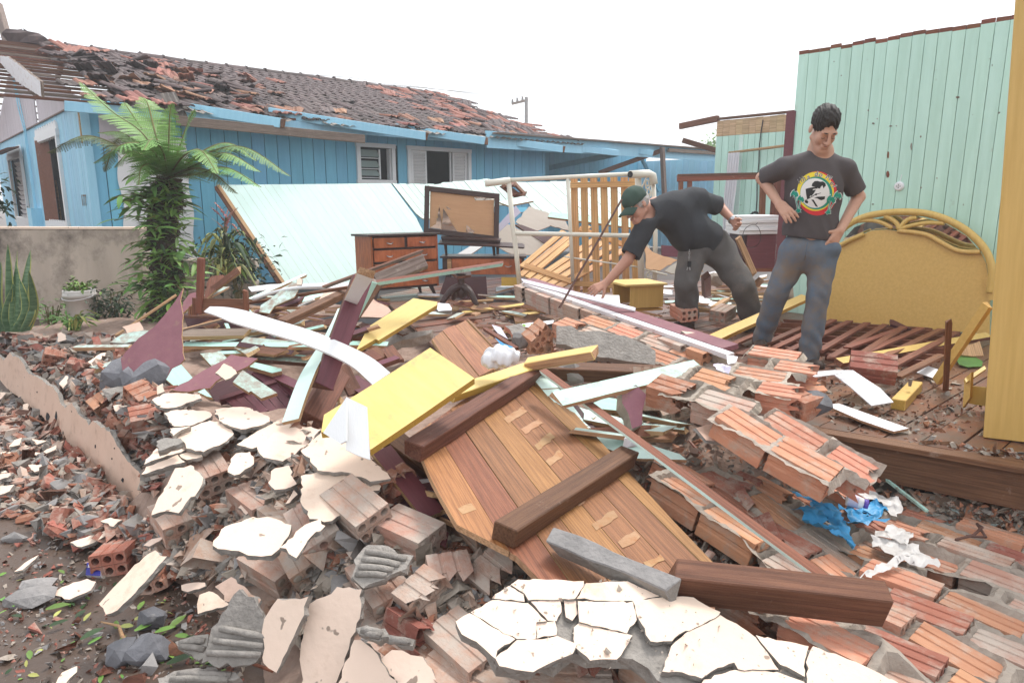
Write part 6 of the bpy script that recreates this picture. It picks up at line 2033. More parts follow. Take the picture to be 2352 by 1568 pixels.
# --- the big plank panel with two battens
PPL = pl3(at_z(1050,745,.8), at_z(1185,1270,.5), at_z(1650,1305,.38))
M('glue', (.44,.27,.155),.8,(.36,.19,.09),14, dirt=(.36,.15,.06), amt=.5, dscale=16)
def wood_panel():
 P, n = PPL
 r = empty('plank_platform', 'large panel of orange brown floor planks lying aslant with two thick battens across it', 'wooden panel', on_plane(1300,1180, PPL))
 cut = [(962,1035),(948,1000),(1090,900),(1245,862),(1330,960),(1440,1080),(1550,1200),(1652,1306),(1640,1420),(1420,1420),(1250,1340),(1186,1275),(1050,1205),(1000,1120)]
 ps = planked(r, cut, PPL, q(5,1480,980)[0], q(5,1950,1490)[0],.135,.004,.022,['panel_wood', 'wood_raw'], dz=.002)
 for i, p in enumerate(ps):
  if i % 3 == 0: p.data.materials[0] = MATS['panel_gold']
 def batten(a, b, w, h):
  up_ = (P + n * h, n)
  o = plank('batten', on_plane(*a, up_) - n * (h / 2 - .001), on_plane(*b, up_) - n * (h / 2 - .001), w, h, 'wood_brown', n)
  adopt(o, r)
 batten((950,1018),(1236,840),.085,.07)
 batten((1160,1208),(1448,1030),.085,.07)
 adopt(link('filler', rock_mesh('paper', (.05,.03,.03),4,16), None, Matrix.Translation(on_plane(1440,1040, PPL) + n * .055)), r)
 for (x, y, dx, dy) in ((1440,1160,130,-90),(1560,1230,120,-80),(1650,1340,110,-90),(1730,1450,90,-80)):
  pts = q(5, x, y, x + dx, y + dy, x + dx + 34, y + dy + 38, x + 30, y + 34)
  adopt(slab('glue_mark', pts, (P + n * .0025, n),.0015,['glue', 'glue'], jag=.004, jstep=.03), r)
 for (x, y, dx, dy) in ((1600,310,130,-110),(1720,480,150,-100),(1900,600,120,-80),(2080,740,110,-60),(800,370,90,-40)):
  pts = q(8, x, y, x + dx, y + dy, x + dx + 38, y + dy + 44, x + 34, y + 40)
  adopt(slab('glue_mark', pts, (P + n * .0025, n),.0015,['glue', 'glue'], jag=.004, jstep=.03), r)
 r2 = empty('plank_platform', 'short upper piece of brown plank panel behind the yellow board', 'wooden panel', on_plane(1080,800, PPL))
 planked(r2, q(5,945,605,1060,530,1080,528,1190,475,1225,500,1400,700,1420,790,1250,880,1040,750),(P - n * .03, n), q(5,1080,530)[0], q(5,1330,820)[0],.13,.005,.02,['panel_wood', 'wood_raw'], dz=.006, jag=.01)
wood_panel()
# --- yellow boards and white folded boards
sl(5,(185,1250,205,1130,415,1000,640,860,935,670,1240,880,880,1130,522,1372,500,1100,360,1230),.82,.0,-.42,.03,['yellow_board_lit', 'yellow_edge'], 'large yellow board resting on the upper edge of the wooden panel')
sl(5,(425,690,510,525,820,330,985,355,980,378,580,620,560,610),.72,0,-.3,.03,['yellow_board_lit', 'yellow_edge'], 'smaller yellow board lying on rubble in front of the chest of drawers')
bd(5,(1060,1000,.7),(1655,800,.7),.09,.04,['yellow_board_lit', 'yellow_edge'], 'ochre strip running under the upper batten of the wooden panel')
bd(5,(1600,785,.72),(2062,705,.84),.09,.05,['yellow_board_lit', 'wood_raw'], 'yellow beam end with a broken tip above the upper batten')
sl(5,(198,1255,360,1008,358,1310,318,1330),.86,-.6,-1.1,.006,['white_paint', 'white_paint'], 'left leaf of the white folded board standing before the yellow board', 'white_board')
sl(5,(357,1008,502,1078,522,1440,440,1412,355,1372),.84,.2,-1.4,.006,['white_paint', 'white_paint'], 'right leaf of the white folded board standing before the yellow board', 'white_board')
# --- long white bent strip
def white_strip():
 cl = [(300,505,.98),(450,530,1.0),(650,590,1.0),(900,665,.98),(1250,770,.93),(1550,890,.87),(1800,1020,.82),(1990,1180,.78)]
 pts = smooth_curve([at_z(*zp('p', *c)) for c in cl],4)
 n = len(pts)
 ribbon('white_strip', pts, Vector((.25,.8,.45)),[.045 + .055*min(1,4*i / n) for i in range(n)],.012,['white_paint', 'white_paint'], 'long bent white strip arching over the timber heap', 'strip')
white_strip()
# --- crossing posts
bd('p', (1795,200,1.2),(1405,1260,.68),.1,.085,['maroon', 'wood_brown'], 'thick maroon post leaning across the timber heap', (.5,-.6,.6), 'post', 'post')
bd('p', (1838,145,1.3),(1640,510,1.0),.07,.03,['white_paint', 'wood_raw'], 'white painted board end nailed on top of the maroon post', (.4,-.7,.6))
bd('p', (1885,240,1.12),(1715,570,.9),.06,.05,['mint_board', 'wood_grey'], 'mint edged stud behind the white painted board end', (.6,-.6,.5), 'stud', 'stud')
bd('p', (1930,270,1.06),(1700,600,.86),.07,.05,['wood_brown', 'wood_grey'], 'grey brown stud behind the mint edged one', (.6,-.6,.5), 'stud', 'stud')
def mint_strip():
 cl = [(1590,500,.98),(1540,640,.93),(1470,800,.87),(1390,940,.82),(1285,1120,.76),(1195,1340,.68),(1110,1590,.6)]
 pts = smooth_curve([at_z(*zp('p', *c)) for c in cl],4)
 n = len(pts)
 ribbon('mint_strip', pts, Vector((.9,.1,.35)),[.03 + .055*min(1,2*i / n) for i in range(n)],.018,['mint_lit', 'wood_raw'], 'curved mint strip running down in front of the maroon post', 'strip')
mint_strip()
bd('p', (1560,1120,.66),(1290,1600,.52),.13,.09, 'wood_brown', 'brown post end in the heap beside the curved mint strip', (.6,-.5,.6), 'post', 'post')
bd('p', (1440,1250,.64),(1480,1390,.56),.06,.06,['maroon', 'wood_brown'], 'stub of maroon post end beside the brown one', (.6,-.5,.6), 'post', 'post')
bd('p', (1600,1060,.68),(1730,1320,.55),.08,.03, 'wood_brown', 'brown board sliding down right of the maroon post')
bd('p', (1690,1190,.6),(1900,1330,.55),.1,.02,['maroon', 'wood_brown'], 'dark maroon plank between the post and the yellow board')
bd('p', (1560,1370,.58),(1640,1460,.52),.08,.02,['wood_raw', 'wood_raw'], 'ochre offcut deep between the brown post and the yellow board')
# --- dark channel, pipes, sticks
bd('p', (1015,640,.86),(1640,340,.95),.07,.05,['wood_brown', 'wood_brown'], 'dark brown rail slanting towards the maroon post', name='rail', cat='rail')
bd('p', (740,560,.74),(1215,420,.86),.1,.03,['maroon', 'wood_brown'], 'maroon moulded board behind the dark brown rail')
bd('p', (1170,440,.84),(1420,355,.86),.09,.02,['mint_board', 'wood_raw'], 'mint board scrap above the dark brown rail')
sl('p', (690,285,910,258,1310,250,1665,240,1665,290,1300,297,1000,298,725,328),.86,0,-.5,.012,['white_paint', 'white_paint'], 'white panel strip lying along the foot of the leaning mint panel', 'white_board')
MB().tube(smooth_curve([at_z(*zp('p', *c)) for c in ((740,405,.86),(950,335,.93),(1200,290,.97),(1448,281,.98))],6),.013,8).obj('plastic_pipe', 'white_paint', None, True, 'white plastic pipe bent over the timber heap', 'pipe')
bd('p', (725,405,.85),(1250,170,.98),.04,.02,['mint_lit', 'wood_raw'], 'thin mint strip pointing up at the leaning panel')
sl('p', (800,520,820,460,1020,310,1190,195,1220,240,1140,385,945,470,900,540),.9,-.1,-.7,.01,['mint_dusty', 'wood_raw'], 'greenish streaked sheet behind the bent white pipe', 'sheet', 'sheet', .006)
sl('p', (1165,265,1170,215,1195,198,1222,215,1210,265),1.04,0,-.9,.012,['plaster', 'mortar_cut'], 'cream plaster flake stuck on the greenish sheet', 'plaster_flake', 'plaster flake')
bd('p', (700,440,.8),(1655,290,1.0),.03,.02,['wood_red', 'wood_red'], 'long thin brown lath crossing behind the maroon post')
bd(5,(210,252,1.02),(880,6,1.25),.025,.02,['wood_red', 'wood_grey'], 'long brown lath rising in front of the chest of drawers', name='lath', cat='lath')
bd(5,(560,215,1.02),(905,75,1.16),.11,.05,['wood_grey', 'wood_grey'], 'split grey plank end propped on the heap before the chest of drawers', (.1,-.8,.5))
bd(5,(515,232,1.02),(1437,92,1.12),.035,.028,['wood_red', 'mint_board'], 'long brown batten with a mint underside reaching past the low cabinet', (0,-.5,1), 'batten', 'batten')
bd(4,(800,838,.5),(1215,560,.75),.02,.016,['wood_raw', 'wood_raw'], 'thin pale stick leaning behind the maroon plywood', name='stick', cat='stick')
bd('p', (60,700,.7),(500,588,.8),.022,.016,['wood_raw', 'wood_grey'], 'thin dirty stick across the front of the wrecked chair', name='stick', cat='stick')
bd('p', (735,490,.8),(1270,490,.82),.02,.014,['wood_raw', 'wood_raw'], 'thin pale stick lying level behind the maroon board', name='stick', cat='stick')
bd('p', (740,555,.76),(1180,380,.9),.022,.016,['wood_red', 'wood_grey'], 'thin brown stick across the maroon moulded board', name='stick', cat='stick')
bd('p', (1180,470,.84),(1330,405,.9),.02,.01,['white_paint', 'white_paint'], 'short white strip above the maroon moulded board', name='strip', cat='strip')
# --- wrecked chair and the boards round it
def chair():
 y = at_z(*zp('p', 400,540,.75)).y
 r = empty('wooden_chair', 'wrecked reddish wooden chair with one post left standing on the timber heap', 'chair', at_y(*q('p', 420,550)[0], y))
 def bar(a, b, w, t, name='frame_rail', dy=0.0):
  adopt(plank(name, at_y(*q('p', *a)[0], y + dy), at_y(*q('p', *b)[0], y + dy), w, t, 'wood_red', (0,-1,.15), jag=.004), r)
 bar((240,0),(222,550),.05,.04, 'back_post')
 bar((215,470),(650,478),.12,.025, 'seat_rail', .006)
 bar((180,395),(185,550),.035,.03, 'leg', .01)
 bar((668,318),(680,545),.035,.03, 'leg', -.01)
 bar((130,480),(125,555),.014,.012, 'spindle')
 bar((150,470),(150,550),.014,.012, 'spindle')
 bar((640,470),(640,545),.014,.012, 'spindle')
chair()
sl('p', (65,560,400,575,735,610,720,705,400,712,120,712),.6,.0,-1.6,.03,['maroon_dark', 'wood_brown'], 'dark box side under the wrecked chair')
sl('p', (65,556,410,560,735,590,735,612,400,577,70,562),.7,0,.05,.02,['wood_brown', 'wood_brown'], 'brown lid edge of the dark box under the wrecked chair')
sl('p', (270,385,300,225,340,180,450,168,490,200,400,290,290,395),.95,-.2,-.6,.02,['wood_red', 'wood_raw'], 'splintered orange brown board behind the chair post', jag=.006)
bd('p', (300,350,.88),(612,118,1.08),.06,.02,['wood_red', 'wood_raw'], 'orange brown board pointing up behind the chair', (.1,-.8,.6))
bd('p', (290,385,.86),(465,290,.9),.08,.015,['mint_dusty', 'wood_raw'], 'short mint board behind the chair seat', (0,-.6,.8))
sl('p', (50,545,65,430,130,350,205,330,208,400,120,480),.8,-.2,-.8,.015,['maroon_ply', 'wood_raw'], 'maroon board scrap left of the chair post', jag=.006)
# --- the level stack of boards
bd('p', (55,745,.62),(690,735,.64),.12,.03,['wood_grey', 'wood_raw'], 'dirty brown plank lying level below the dark box')
bd('p', (655,745,.6),(1230,635,.68),.05,.03,['mint_dusty', 'wood_raw'], 'dusty mint edged board right of the dirty brown plank')
bd('p', (670,760,.58),(1225,665,.64),.08,.02,['wood_brown', 'wood_brown'], 'brown board under the dusty mint edged one')
bd('p', (430,830,.55),(1060,700,.62),.03,.02,['mint_board', 'wood_grey'], 'narrow mint lath slanting under the level boards')
bd('p', (120,815,.55),(420,765,.58),.05,.02,['mint_dusty', 'wood_raw'], 'short dusty mint board above the long mint board')
bd('p', (50,850,.54),(1400,858,.62),.07,.025,['mint_board', 'wood_raw'], 'long mint board lying level across the heap')
bd('p', (640,880,.53),(1420,868,.6),.03,.02,['wood_raw', 'wood_raw'], 'long raw lath in front of the long mint board')
bd('p', (1680,845,.6),(2030,852,.6),.06,.03,['mint_board', 'wood_raw'], 'mint board end with a splintered tip right of the maroon post')
bd('p', (480,900,.48),(1380,910,.55),.15,.02,['wood_brown', 'wood_raw'], 'wide brown board under the long mint board', jag=.02)
bd('p', (560,895,.52),(1325,972,.54),.02,.018,['mint_board', 'wood_grey'], 'thin mint lath across the wide brown board')
bd('p', (760,975,.46),(1400,1020,.5),.08,.03,['mint_dusty', 'wood_brown'], 'dirt strewn mint board in front of the wide brown one')
bd('p', (1700,790,.62),(1950,760,.64),.08,.06, 'wood_brown', 'square brown block beside the smaller yellow board', name='timber_block', cat='block')
bd('p', (1700,745,.66),(1860,690,.7),.07,.02,['maroon', 'wood_brown'], 'short maroon board behind the square brown block')
bd('p', (1850,700,.7),(1965,665,.73),.04,.02, 'wood_raw', 'short raw offcut lying on the smaller yellow board', name='offcut', cat='offcut')
bd('p', (1890,1070,.6),(2130,985,.64),.05,.03,['maroon', 'wood_brown'], 'maroon rail above the large yellow board', name='rail', cat='rail')
for i, (x0, y0, x1, y1) in enumerate(((1840,920,1960,1010),(1900,900,2020,980),(1980,890,2080,960),(2040,880,2140,1010))):
 bd('p', (x0, y0,.62),(x1, y1,.58),.09,.02,['wood_red', 'wood_red'],('first', 'second', 'third', 'fourth')[i] + ' reddish short board from the left, behind the large yellow board')
sl('p', (1230,620,1340,590,1580,560,1700,600,1760,560,2050,580,1900,700,1500,720,1240,700),.55,0,-.1,.01,['dark_inside', 'black'], 'near-black sheet lying behind the crossing posts', 'sheet', 'sheet')  # flat near-black sheet low behind the posts
sl('p', (1740,570,1800,470,1900,400,2050,480,2080,520,1990,582),.68,0,-.8,.02,['plaster_shade', 'mortar_cut'], 'beige plaster slab propped behind the smaller yellow board', 'plaster_slab', 'plaster slab', .004)
sl('p', (1385,400,1420,345,1570,330,1600,350,1500,400,1400,430),.9,0,-.8,.05,['plaster', 'mortar_cut'], 'beige plaster chunk wedged beside the maroon post', 'plaster_slab', 'plaster slab', .006)
# --- plywood and mint boards at the left front
sl(4,(1258,515,1240,600,1258,700,1250,850,1268,1000,1210,1070,1150,1132,1060,1112,940,1110,845,1090,830,1000,950,860,1060,780,1130,700,1210,600),.72,-.1,-1.5,.012,['maroon_ply', 'wood_raw'], 'big jagged maroon plywood sheet standing up at the left of the heap', 'plywood_sheet', 'plywood sheet', .004)
sl(4,(1185,1215,1400,1080,1590,970,1772,995,1700,1050,1640,1082,1520,1130,1440,1200,1300,1225),.58,.05,-.5,.012,['maroon_ply', 'wood_raw'], 'pointed maroon plywood sheet lying flat under a cream plaster chunk', 'plywood_sheet', 'plywood sheet', .005)
sl('p', (-40,1075,45,1035,160,1168,0,1262,-100,1180),.55,-.1,-.5,.02,['mint_board', 'wood_raw'], 'short mint board below the standing maroon plywood')
sl('p', (228,930,425,908,500,985,340,1052),.56,.1,-.45,.02,['mint_dusty', 'wood_raw'], 'dusty mint board under red brick crumbs')
sl('p', (640,1088,975,1310,820,1362,722,1292,700,1304,545,1205),.52,.1,-.45,.022,['mint_dusty', 'wood_raw'], 'mint board with a raw split end on the maroon louvre rack')
sl('p', (690,1050,730,1008,1018,1072,1018,1098,925,1118),.55,.1,-.35,.03,['mint_board', 'wood_raw'], 'short mint board above the maroon louvre rack')
sl('p', (205,1300,270,1270,345,1355,300,1345),.52,0,-.4,.02,['mint_board', 'wood_raw'], 'mint offcut beside the flat salmon slab')
bd(4,(640,1075,.5),(845,1025,.52),.06,.03,['mint_dusty', 'wood_raw'], 'dusty mint board end poking out of the shards')
bd(4,(520,925,.48),(905,920,.52),.045,.03,['mint_dusty', 'wood_raw'], 'dusty mint board lying behind the shard heap')
sl(4,(755,885,840,830,960,800,1020,805,960,875,860,892),.55,0,-.4,.015,['mint_dusty', 'mortar_cut'], 'speckled mint plaster sheet behind the standing maroon plywood', 'sheet', 'sheet', .004)
sl(4,(840,780,960,745,990,800,880,830),.6,0,-.6,.03,['plaster_shade', 'mortar_cut'], 'pink edged plaster piece above the speckled mint sheet', 'plaster_slab', 'plaster slab', .004)
sl(4,(625,850,675,845,695,905,640,908),.5,0,-.8,.03,['brick_red', 'brick_red'], 'upright red brick shard behind the shard heap', 'brick_shard', 'brick shard', .004)
# --- maroon rack of louvres
def rack():
 pl = plz(*q('p', 850,1350)[0],.4,.15,-.6)
 r = empty('louvre_rack', 'dark maroon wooden rack with slanting slats deep in the heap', 'rack', pl[0])
 n = pl[1]
 adopt(slab('back_board', q('p', 290,1250,700,1090,1000,1130,1230,1260,1180,1560,900,1600,500,1500,380,1400),(pl[0] - n * .06, n),.02,['maroon_dark', 'maroon_dark']), r)
 def b(a, c, w=.03, t=.05, up=None, nm='slat'):
  adopt(plank(nm, on_plane(*q('p', *a)[0], pl), on_plane(*q('p', *c)[0], pl), w, t, ['maroon', 'maroon'], up or n, jag=0), r)
 b((420,1390),(1010,1200), nm='rail')
 b((960,1180),(1200,1420), nm='rail')
 for k in range(6):
  x = 500 + k * 85
  b((x, 1365 - k * 27),(x + 190,1520 - k * 10),.045,.012)
 for k in range(4):
  x = 760 + k * 75
  b((x, 1110 + k * 18),(x + 260,1300 + k * 30),.05,.014)
 bd('p', (880,1110,.5),(1215,1265,.47),.07,.02,['maroon', 'wood_brown'], 'maroon board along the upper edge of the louvre rack')
rack()
# --- maroon boards under the panel
bd(5,(590,1365,.6),(960,1830,.42),.09,.022,['maroon', 'wood_raw'], 'smooth maroon board sliding out beside the wooden panel', (.1,-.3,1))
bd(8,(400,430,.42),(730,610,.36),.06,.05,['maroon', 'wood_brown'], 'thick maroon moulding under the smooth maroon board', (.1,-.5,1))
bd(5,(660,1285,.6),(940,1510,.46),.1,.05, 'wood_brown', 'dark brown beam end below the large yellow board', (.1,-.4,1), 'beam', 'beam')
sl(8,(520,170,635,160,645,270,590,275),.42,-.2,-1.0,.008,['paper', 'paper'], 'white card with an oval hole under the wooden panel', 'card', 'card')
sl(8,(640,280,700,270,800,420,740,380,660,350),.38,0,-.6,.004,['paper', 'paper'], 'crumpled newspaper under the edge of the wooden panel', 'newspaper', 'newspaper', .004)
# --- mint planks right of the panel
rt = empty('fallen_wall', 'broken mint plank panel lying right of the wooden panel', 'wall panel', at_z(1330,940,.55))
planked(rt, q(5,1640,880,1735,838,1790,890,2000,1190,2080,1260,2020,1275,1860,1130), plz(1320,930,.58,0,-.3), q(5,1700,940)[0], q(5,1830,930)[0],.075,.004,.02,['mint_lit', 'wood_raw'], dz=.006)
bd(5,(1815,1030,.72),(2790,800,.76),.1,.022,['mint_board', 'wood_raw'], 'mint board with a split end crossing towards the brickwork block', (0,-.5,1))
sl(5,(2030,1060,2150,1010,2260,1030,2347,1080,2300,1110,2060,1085),.58,0,-.3,.02,['mint_board', 'wood_raw'], 'mint board below the crossing one')
sl(5,(1995,1090,2180,1135,2420,1200,2360,1235,1990,1162),.55,0,-.3,.02,['mint_lit', 'wood_raw'], 'pale mint board behind the long diagonal batten')
sl(5,(2050,1265,2480,1225,2640,1250,2600,1300,2200,1290),.5,0,-.3,.02,['panel_gold', 'wood_raw'], 'orange board behind the end of the lower batten')
sl(5,(2060,1280,2300,1290,2650,1400,2700,1440,2330,1430,2120,1350),.48,0,-.3,.015,['mint_lit', 'wood_raw'], 'pale mint board beside the white filler on the lower batten')
bd(5,(1750,850,.66),(2050,1250,.5),.03,.04,['maroon_dark', 'mint_board'], 'dark lath across the broken mint plank panel')
bd(5,(1715,832,.76),(3690,2290,.38),.055,.012,['wood_red', 'mint_lit'], 'long diagonal batten with a mint edge lying over the fallen brick sheets', (.3,-.3,1), 'batten', 'batten')
bd(5,(1660,825,.68),(2580,860,.66),.09,.08, 'wood_brown', 'dark beam under the yellow beam end', name='beam', cat='beam')
bd(9,(-60,985,.49),(1125,1120,.44),.08,.11, 'wood_brown', 'heavy dark brown beam lying across the corner of the wooden panel', (0,-.35,1), 'beam', 'beam')
bd(8,(1490,600,.53),(2240,920,.49),.06,.065,['concrete', 'mortar_cut'], 'rough concrete lintel lying on the foot of the wooden panel', (0,-.6,1), 'lintel', 'lintel', jag=.02, rough=.006)
sl(5,(2250,960,2347,930,2420,1000,2400,1190,2330,1230,2255,1050),.66,.2,-1.3,.1,['maroon_ply', 'mortar'], 'maroon painted plaster chunk at the tip of the mint board', 'plaster_slab', 'plaster slab', .01)
# --- long wall fragments right of the middle
def long_wall():
 A, B = at_z(1192,648,.84), at_z(1648,808,.72)
 d = (B - A)
 L = d.length
 F = frame(d, (-.1,-.1,1))
 F.translation = A
 r = empty('fallen_wall_strip', 'long narrow strip of fallen brick wall with purple and white painted top', 'brick wall', A)
 def part(name, c, s, mats, j=0.0):
  adopt(link(name, MB().box((0,0,0), s, None, 0, j).mesh(name, mats), None, F @ Matrix.Translation(c)), r)
 part('purple_face', (L / 2,.1,.0),(L, .12,.03), 'maroon_ply')
 part('white_edge', (L / 2 + .1,.012,-.004),(L, .055,.03), 'white_dusty')
 part('mortar_core', (L / 2,.06,-.09),(L - .05,.1,.14), 'mortar', .01)
 k = .0
 while k < L:
  G = F @ Matrix.Translation((k + .12,-.02 + R.uniform(-.008,.008),-.085)) @ Euler((rad(90),0,0)).to_matrix().to_4x4()
  adopt(link('brick', bpick(R.choice(('whole', 'broken', 'filled')), R.choice(('brick_pale', 'brick_pale', 'brick_wall'))), None, G), r)
  k += .262
 sl(5,(1560,195,2000,300,2347,395,2345,415,2000,330,1580,222),.9,0,-.5,.012,['lilac_white', 'white_paint'], 'lilac white board along the back of the fallen wall strip')
 sl('o', (0,1215,200,1215,440,1220,450,1310,380,1300,150,1250),.82,0,-.6,.01,['white_paint', 'white_paint'], 'white board under the reaching hand of the old man', 'white_board')
long_wall()
sl(5,(1800,525,1905,520,1960,560,2100,555,2347,620,2480,690,2480,790,2347,770,2100,735,1800,640),.74,-.1,-1.2,.06,['mortar_cut', 'mortar_cut'], 'cracked grey cement wall slab below the fallen wall strip', 'cement_slab', 'cement slab', .006)
brick_panel('brick wall slab with a torn mortar edge behind the orange brickwork block', [(1300,745),(1400,730),(1520,768),(1640,815),(1665,855),(1560,850),(1420,800)], plz(1480,785,.7,-.05,-.25), BX, ['brick_pale', 'brick_wall'], tilt=.8)
sl(6,(-10,1060,130,1080,310,1185,315,1210,250,1170,60,1110),.72,0,-.6,.03,['plaster', 'mortar_cut'], 'cream plaster strip at the end of the fallen wall strip', 'plaster_slab', 'plaster slab', .004)
sl(6,(255,1165,315,1185,312,1212,290,1215),.66,0,-.9,.02,['yellow_board_lit', 'yellow_edge'], 'yellow offcut at the tip of the fallen wall strip', 'offcut', 'offcut')
plank('iron_rod', at_y(*q(2,1925,872)[0],5.45), at_y(*q(2,1500,1610)[0],4.95),.014,.014,['rust', 'rust'],(0,-1,0), 'thin rusty iron rod leaning against the old man\'s cap', 'iron rod')
# --- small stuff on the floor in the middle
for pts, z, m, lab in (((1150,420,1575,362,1590,375,1165,432),.53, 'yellow_board_lit', 'long yellow lath on the floor before the pedestal table'),((1450,450,1600,425,1680,420,1690,430,1480,458),.53, 'yellow_board_lit', 'short yellow lath at the foot of the fallen wall strip'),
      ((1320,308,1540,315,1540,328,1320,322),.55, 'mint_board', 'mint lath on the floor left of the bed frame'),((1385,255,1535,220,1545,245,1390,285),.58, 'white_paint', 'white pipe like board at the foot of the bed frame'),
      ((1130,350,1370,335,1370,342,1130,358),.53, 'wood_raw', 'thin raw lath on the floor by the pedestal table'),((1510,455,1780,445,1780,490,1520,490),.56, 'wood_brown', 'brown plank piece under the fallen wall strip'),
      ((850,290,1000,300,1000,315,850,312),.54, 'white_dusty', 'whitish board under the chest of drawers')):
 sl(5, pts, z, 0,0,.018,[m, 'wood_raw'], lab)
sl(5,(950,370,1060,366,1085,395,1080,415,990,418),.6,0,-.5,.06,['paper', 'mortar_cut'], 'white edged plaster lump at the tip of the smaller yellow board', 'plaster_slab', 'plaster slab', .006)
sl(5,(645,580,880,555,960,545,940,570,740,620,630,660),.58,0,-.5,.08,['mortar_cut', 'mortar'], 'grey cement slab behind the wooden panel', 'cement_slab', 'cement slab', .008)
sl(5,(1450,520,1560,500,1650,640,1560,640),.68,0,-.7,.05,['mortar_cut', 'brick_wall'], 'cement block with a red brick flake beside the patterned cloth', 'cement_slab', 'cement slab', .008)
sl(5,(1545,525,1570,505,1785,480,1780,500,1650,530),.72,0,-.4,.006,['paper', 'paper'], 'white cloth with flowers under the iron rod', 'cloth', 'cloth')
for i, (x, y, m) in enumerate(((1580,517, 'leaf_mid'),(1635,515, 'leaf_mid'),(1665,500, 'leaf_yellow'),(1725,507, 'tile_orange'),(1700,515, 'leaf_mid'),(1760,492, 'leaf_mid'))):
 P = q(5, x, y)[0]
 f = slab('flower_print', [(P[0] + 5*math.cos(a)*R.uniform(.6,1), P[1] + 4*math.sin(a)*R.uniform(.6,1)) for a in [k * .7 for k in range(9)]], plz(*P, .724,0,-.4),.001,[m, m])
 adopt(f, bpy.data.objects['cloth'])
bd(5,(1310,540,.72),(1530,680,.7),.03,.02, 'wood_red', 'short brown lath left of the white plastic bag')
sl(5,(1360,510,1420,530,1470,610,1400,570),.7,0,-.6,.004,['lilac_white', 'paper'], 'lilac cellophane scrap behind the wooden panel', 'wrapper', 'wrapper', .004)
sl(5,(1380,600,1440,640,1525,672,1500,685,1420,650),.72,0,-.6,.003,['rag_blue', 'paper'], 'blue and white packet above the white plastic bag', 'packet', 'packet')
# --- floor side, right
sl(6,(805,1395,850,1345,1040,1330,1170,1330,1040,1360,900,1378),.68,.1,-.6,.006,['paper', 'paper'], 'short wing of the folded white board on the floor', 'white_board')
sl(6,(1040,1358,1170,1330,1260,1390,1360,1455,1450,1548,1300,1572,1150,1440),.62,.1,-.3,.006,['paper', 'paper'], 'long wing of the folded white board bent down over the rubble', 'white_board')
sl(9,(805,0,880,-8,960,20,1100,70,1275,132,1190,150,1000,85),.54,0,-.1,.012,['white_dusty', 'wood_raw'], 'dirty white board lying at the edge of the timber floor', 'white_board')
sl(6,(1610,1345,1690,1300,1770,1330,1740,1390),.54,0,-.1,.004,['paper', 'paper'], 'printed paper sheet on the floor under the leaning yellow rail', 'paper_sheet', 'paper')
sl(6,(1870,1250,1900,1225,2000,1230,2065,1270,2060,1305,1960,1308,1900,1290),.53,0,-.1,.004,['leaf_mid', 'leaf_mid'], 'big green leaf on the floor beside the open drawer', 'fallen_leaf', 'leaf', .003)
sl(6,(1900,1220,1960,1160,2040,1130,2070,1230,2000,1235),.58,0,-.8,.01,['wood_raw', 'wood_raw'], 'crumpled brown cloth behind the big green leaf', 'cloth', 'cloth', .006)
sl(9,(1095,378,1105,376,1388,592,1370,592),.3,0,-.2,.012,['mint_board', 'mint_board'], 'thin mint stick lying from the floor beam onto the brick sheet', 'stick', 'stick')
sl(9,(1070,470,1100,400,1180,378,1300,375,1300,450,1280,480,1180,500),.2,0,-.9,.03,['mortar', 'mortar'], 'tan earthen slab standing in the gap under the floor beam', 'cement_slab', 'cement slab', .006)
sl(9,(1270,478,1400,500,1540,530,1700,580,1860,680,1720,660,1560,625,1380,598),.2,0,-.7,.02,['plaster_shade', 'mortar_cut'], 'long salmon plaster strip lying under the floor beam', 'plaster_slab', 'plaster slab', .004)
bd('o', (1280,1030,.95),(1285,1215,.72),.07,.06,['maroon', 'wood_brown'], 'maroon timber stub standing between the old man\'s legs', (0,-1,0), 'timber_block', 'block')
for i, (a, b, m) in enumerate((((1340,1220),(1540,1215), 'mint_board'),((1330,1270),(1560,1260), 'mint_board'),((1300,1300),(1530,1310), 'mint_lit'),((880,1295),(980,1290), 'mint_board'),((1400,1190),(1500,1180), 'mint_board'))):
 bd('o', a + (.6,), b + (.6,),.05,.025,[m, 'wood_raw'],('upper', 'middle', 'lowest', 'leftmost short', 'topmost thin')[i] + ' mint board of the row seen through the men\'s legs')
sl('o', (1205,1225,1260,1235,1440,1330,1400,1350,1220,1290),.62,0,-.3,.012,['white_paint', 'white_paint'], 'white board lying behind the old man\'s legs', 'white_board')
sl('o', (690,1090,790,1150,960,1170,960,1215,760,1190,690,1170),.64,0,-.5,.01,['white_paint', 'white_paint'], 'white board behind the ochre box', 'white_board')
rock('o', 1380,1100,.12, 'mortar', 'brown rubble lump between the old man\'s legs', (1.2,.8,.8),31, z=.66)
rock('o', 2040,1260,.12, 'mortar', 'brown masonry lump behind the young man\'s knee', (.8,.6,1),32, z=.72)
rock('o', 1790,1110,.07, 'wood_raw', 'crumpled tan paper behind the old man\'s knee', (1,.7,.9),33, z=.7)
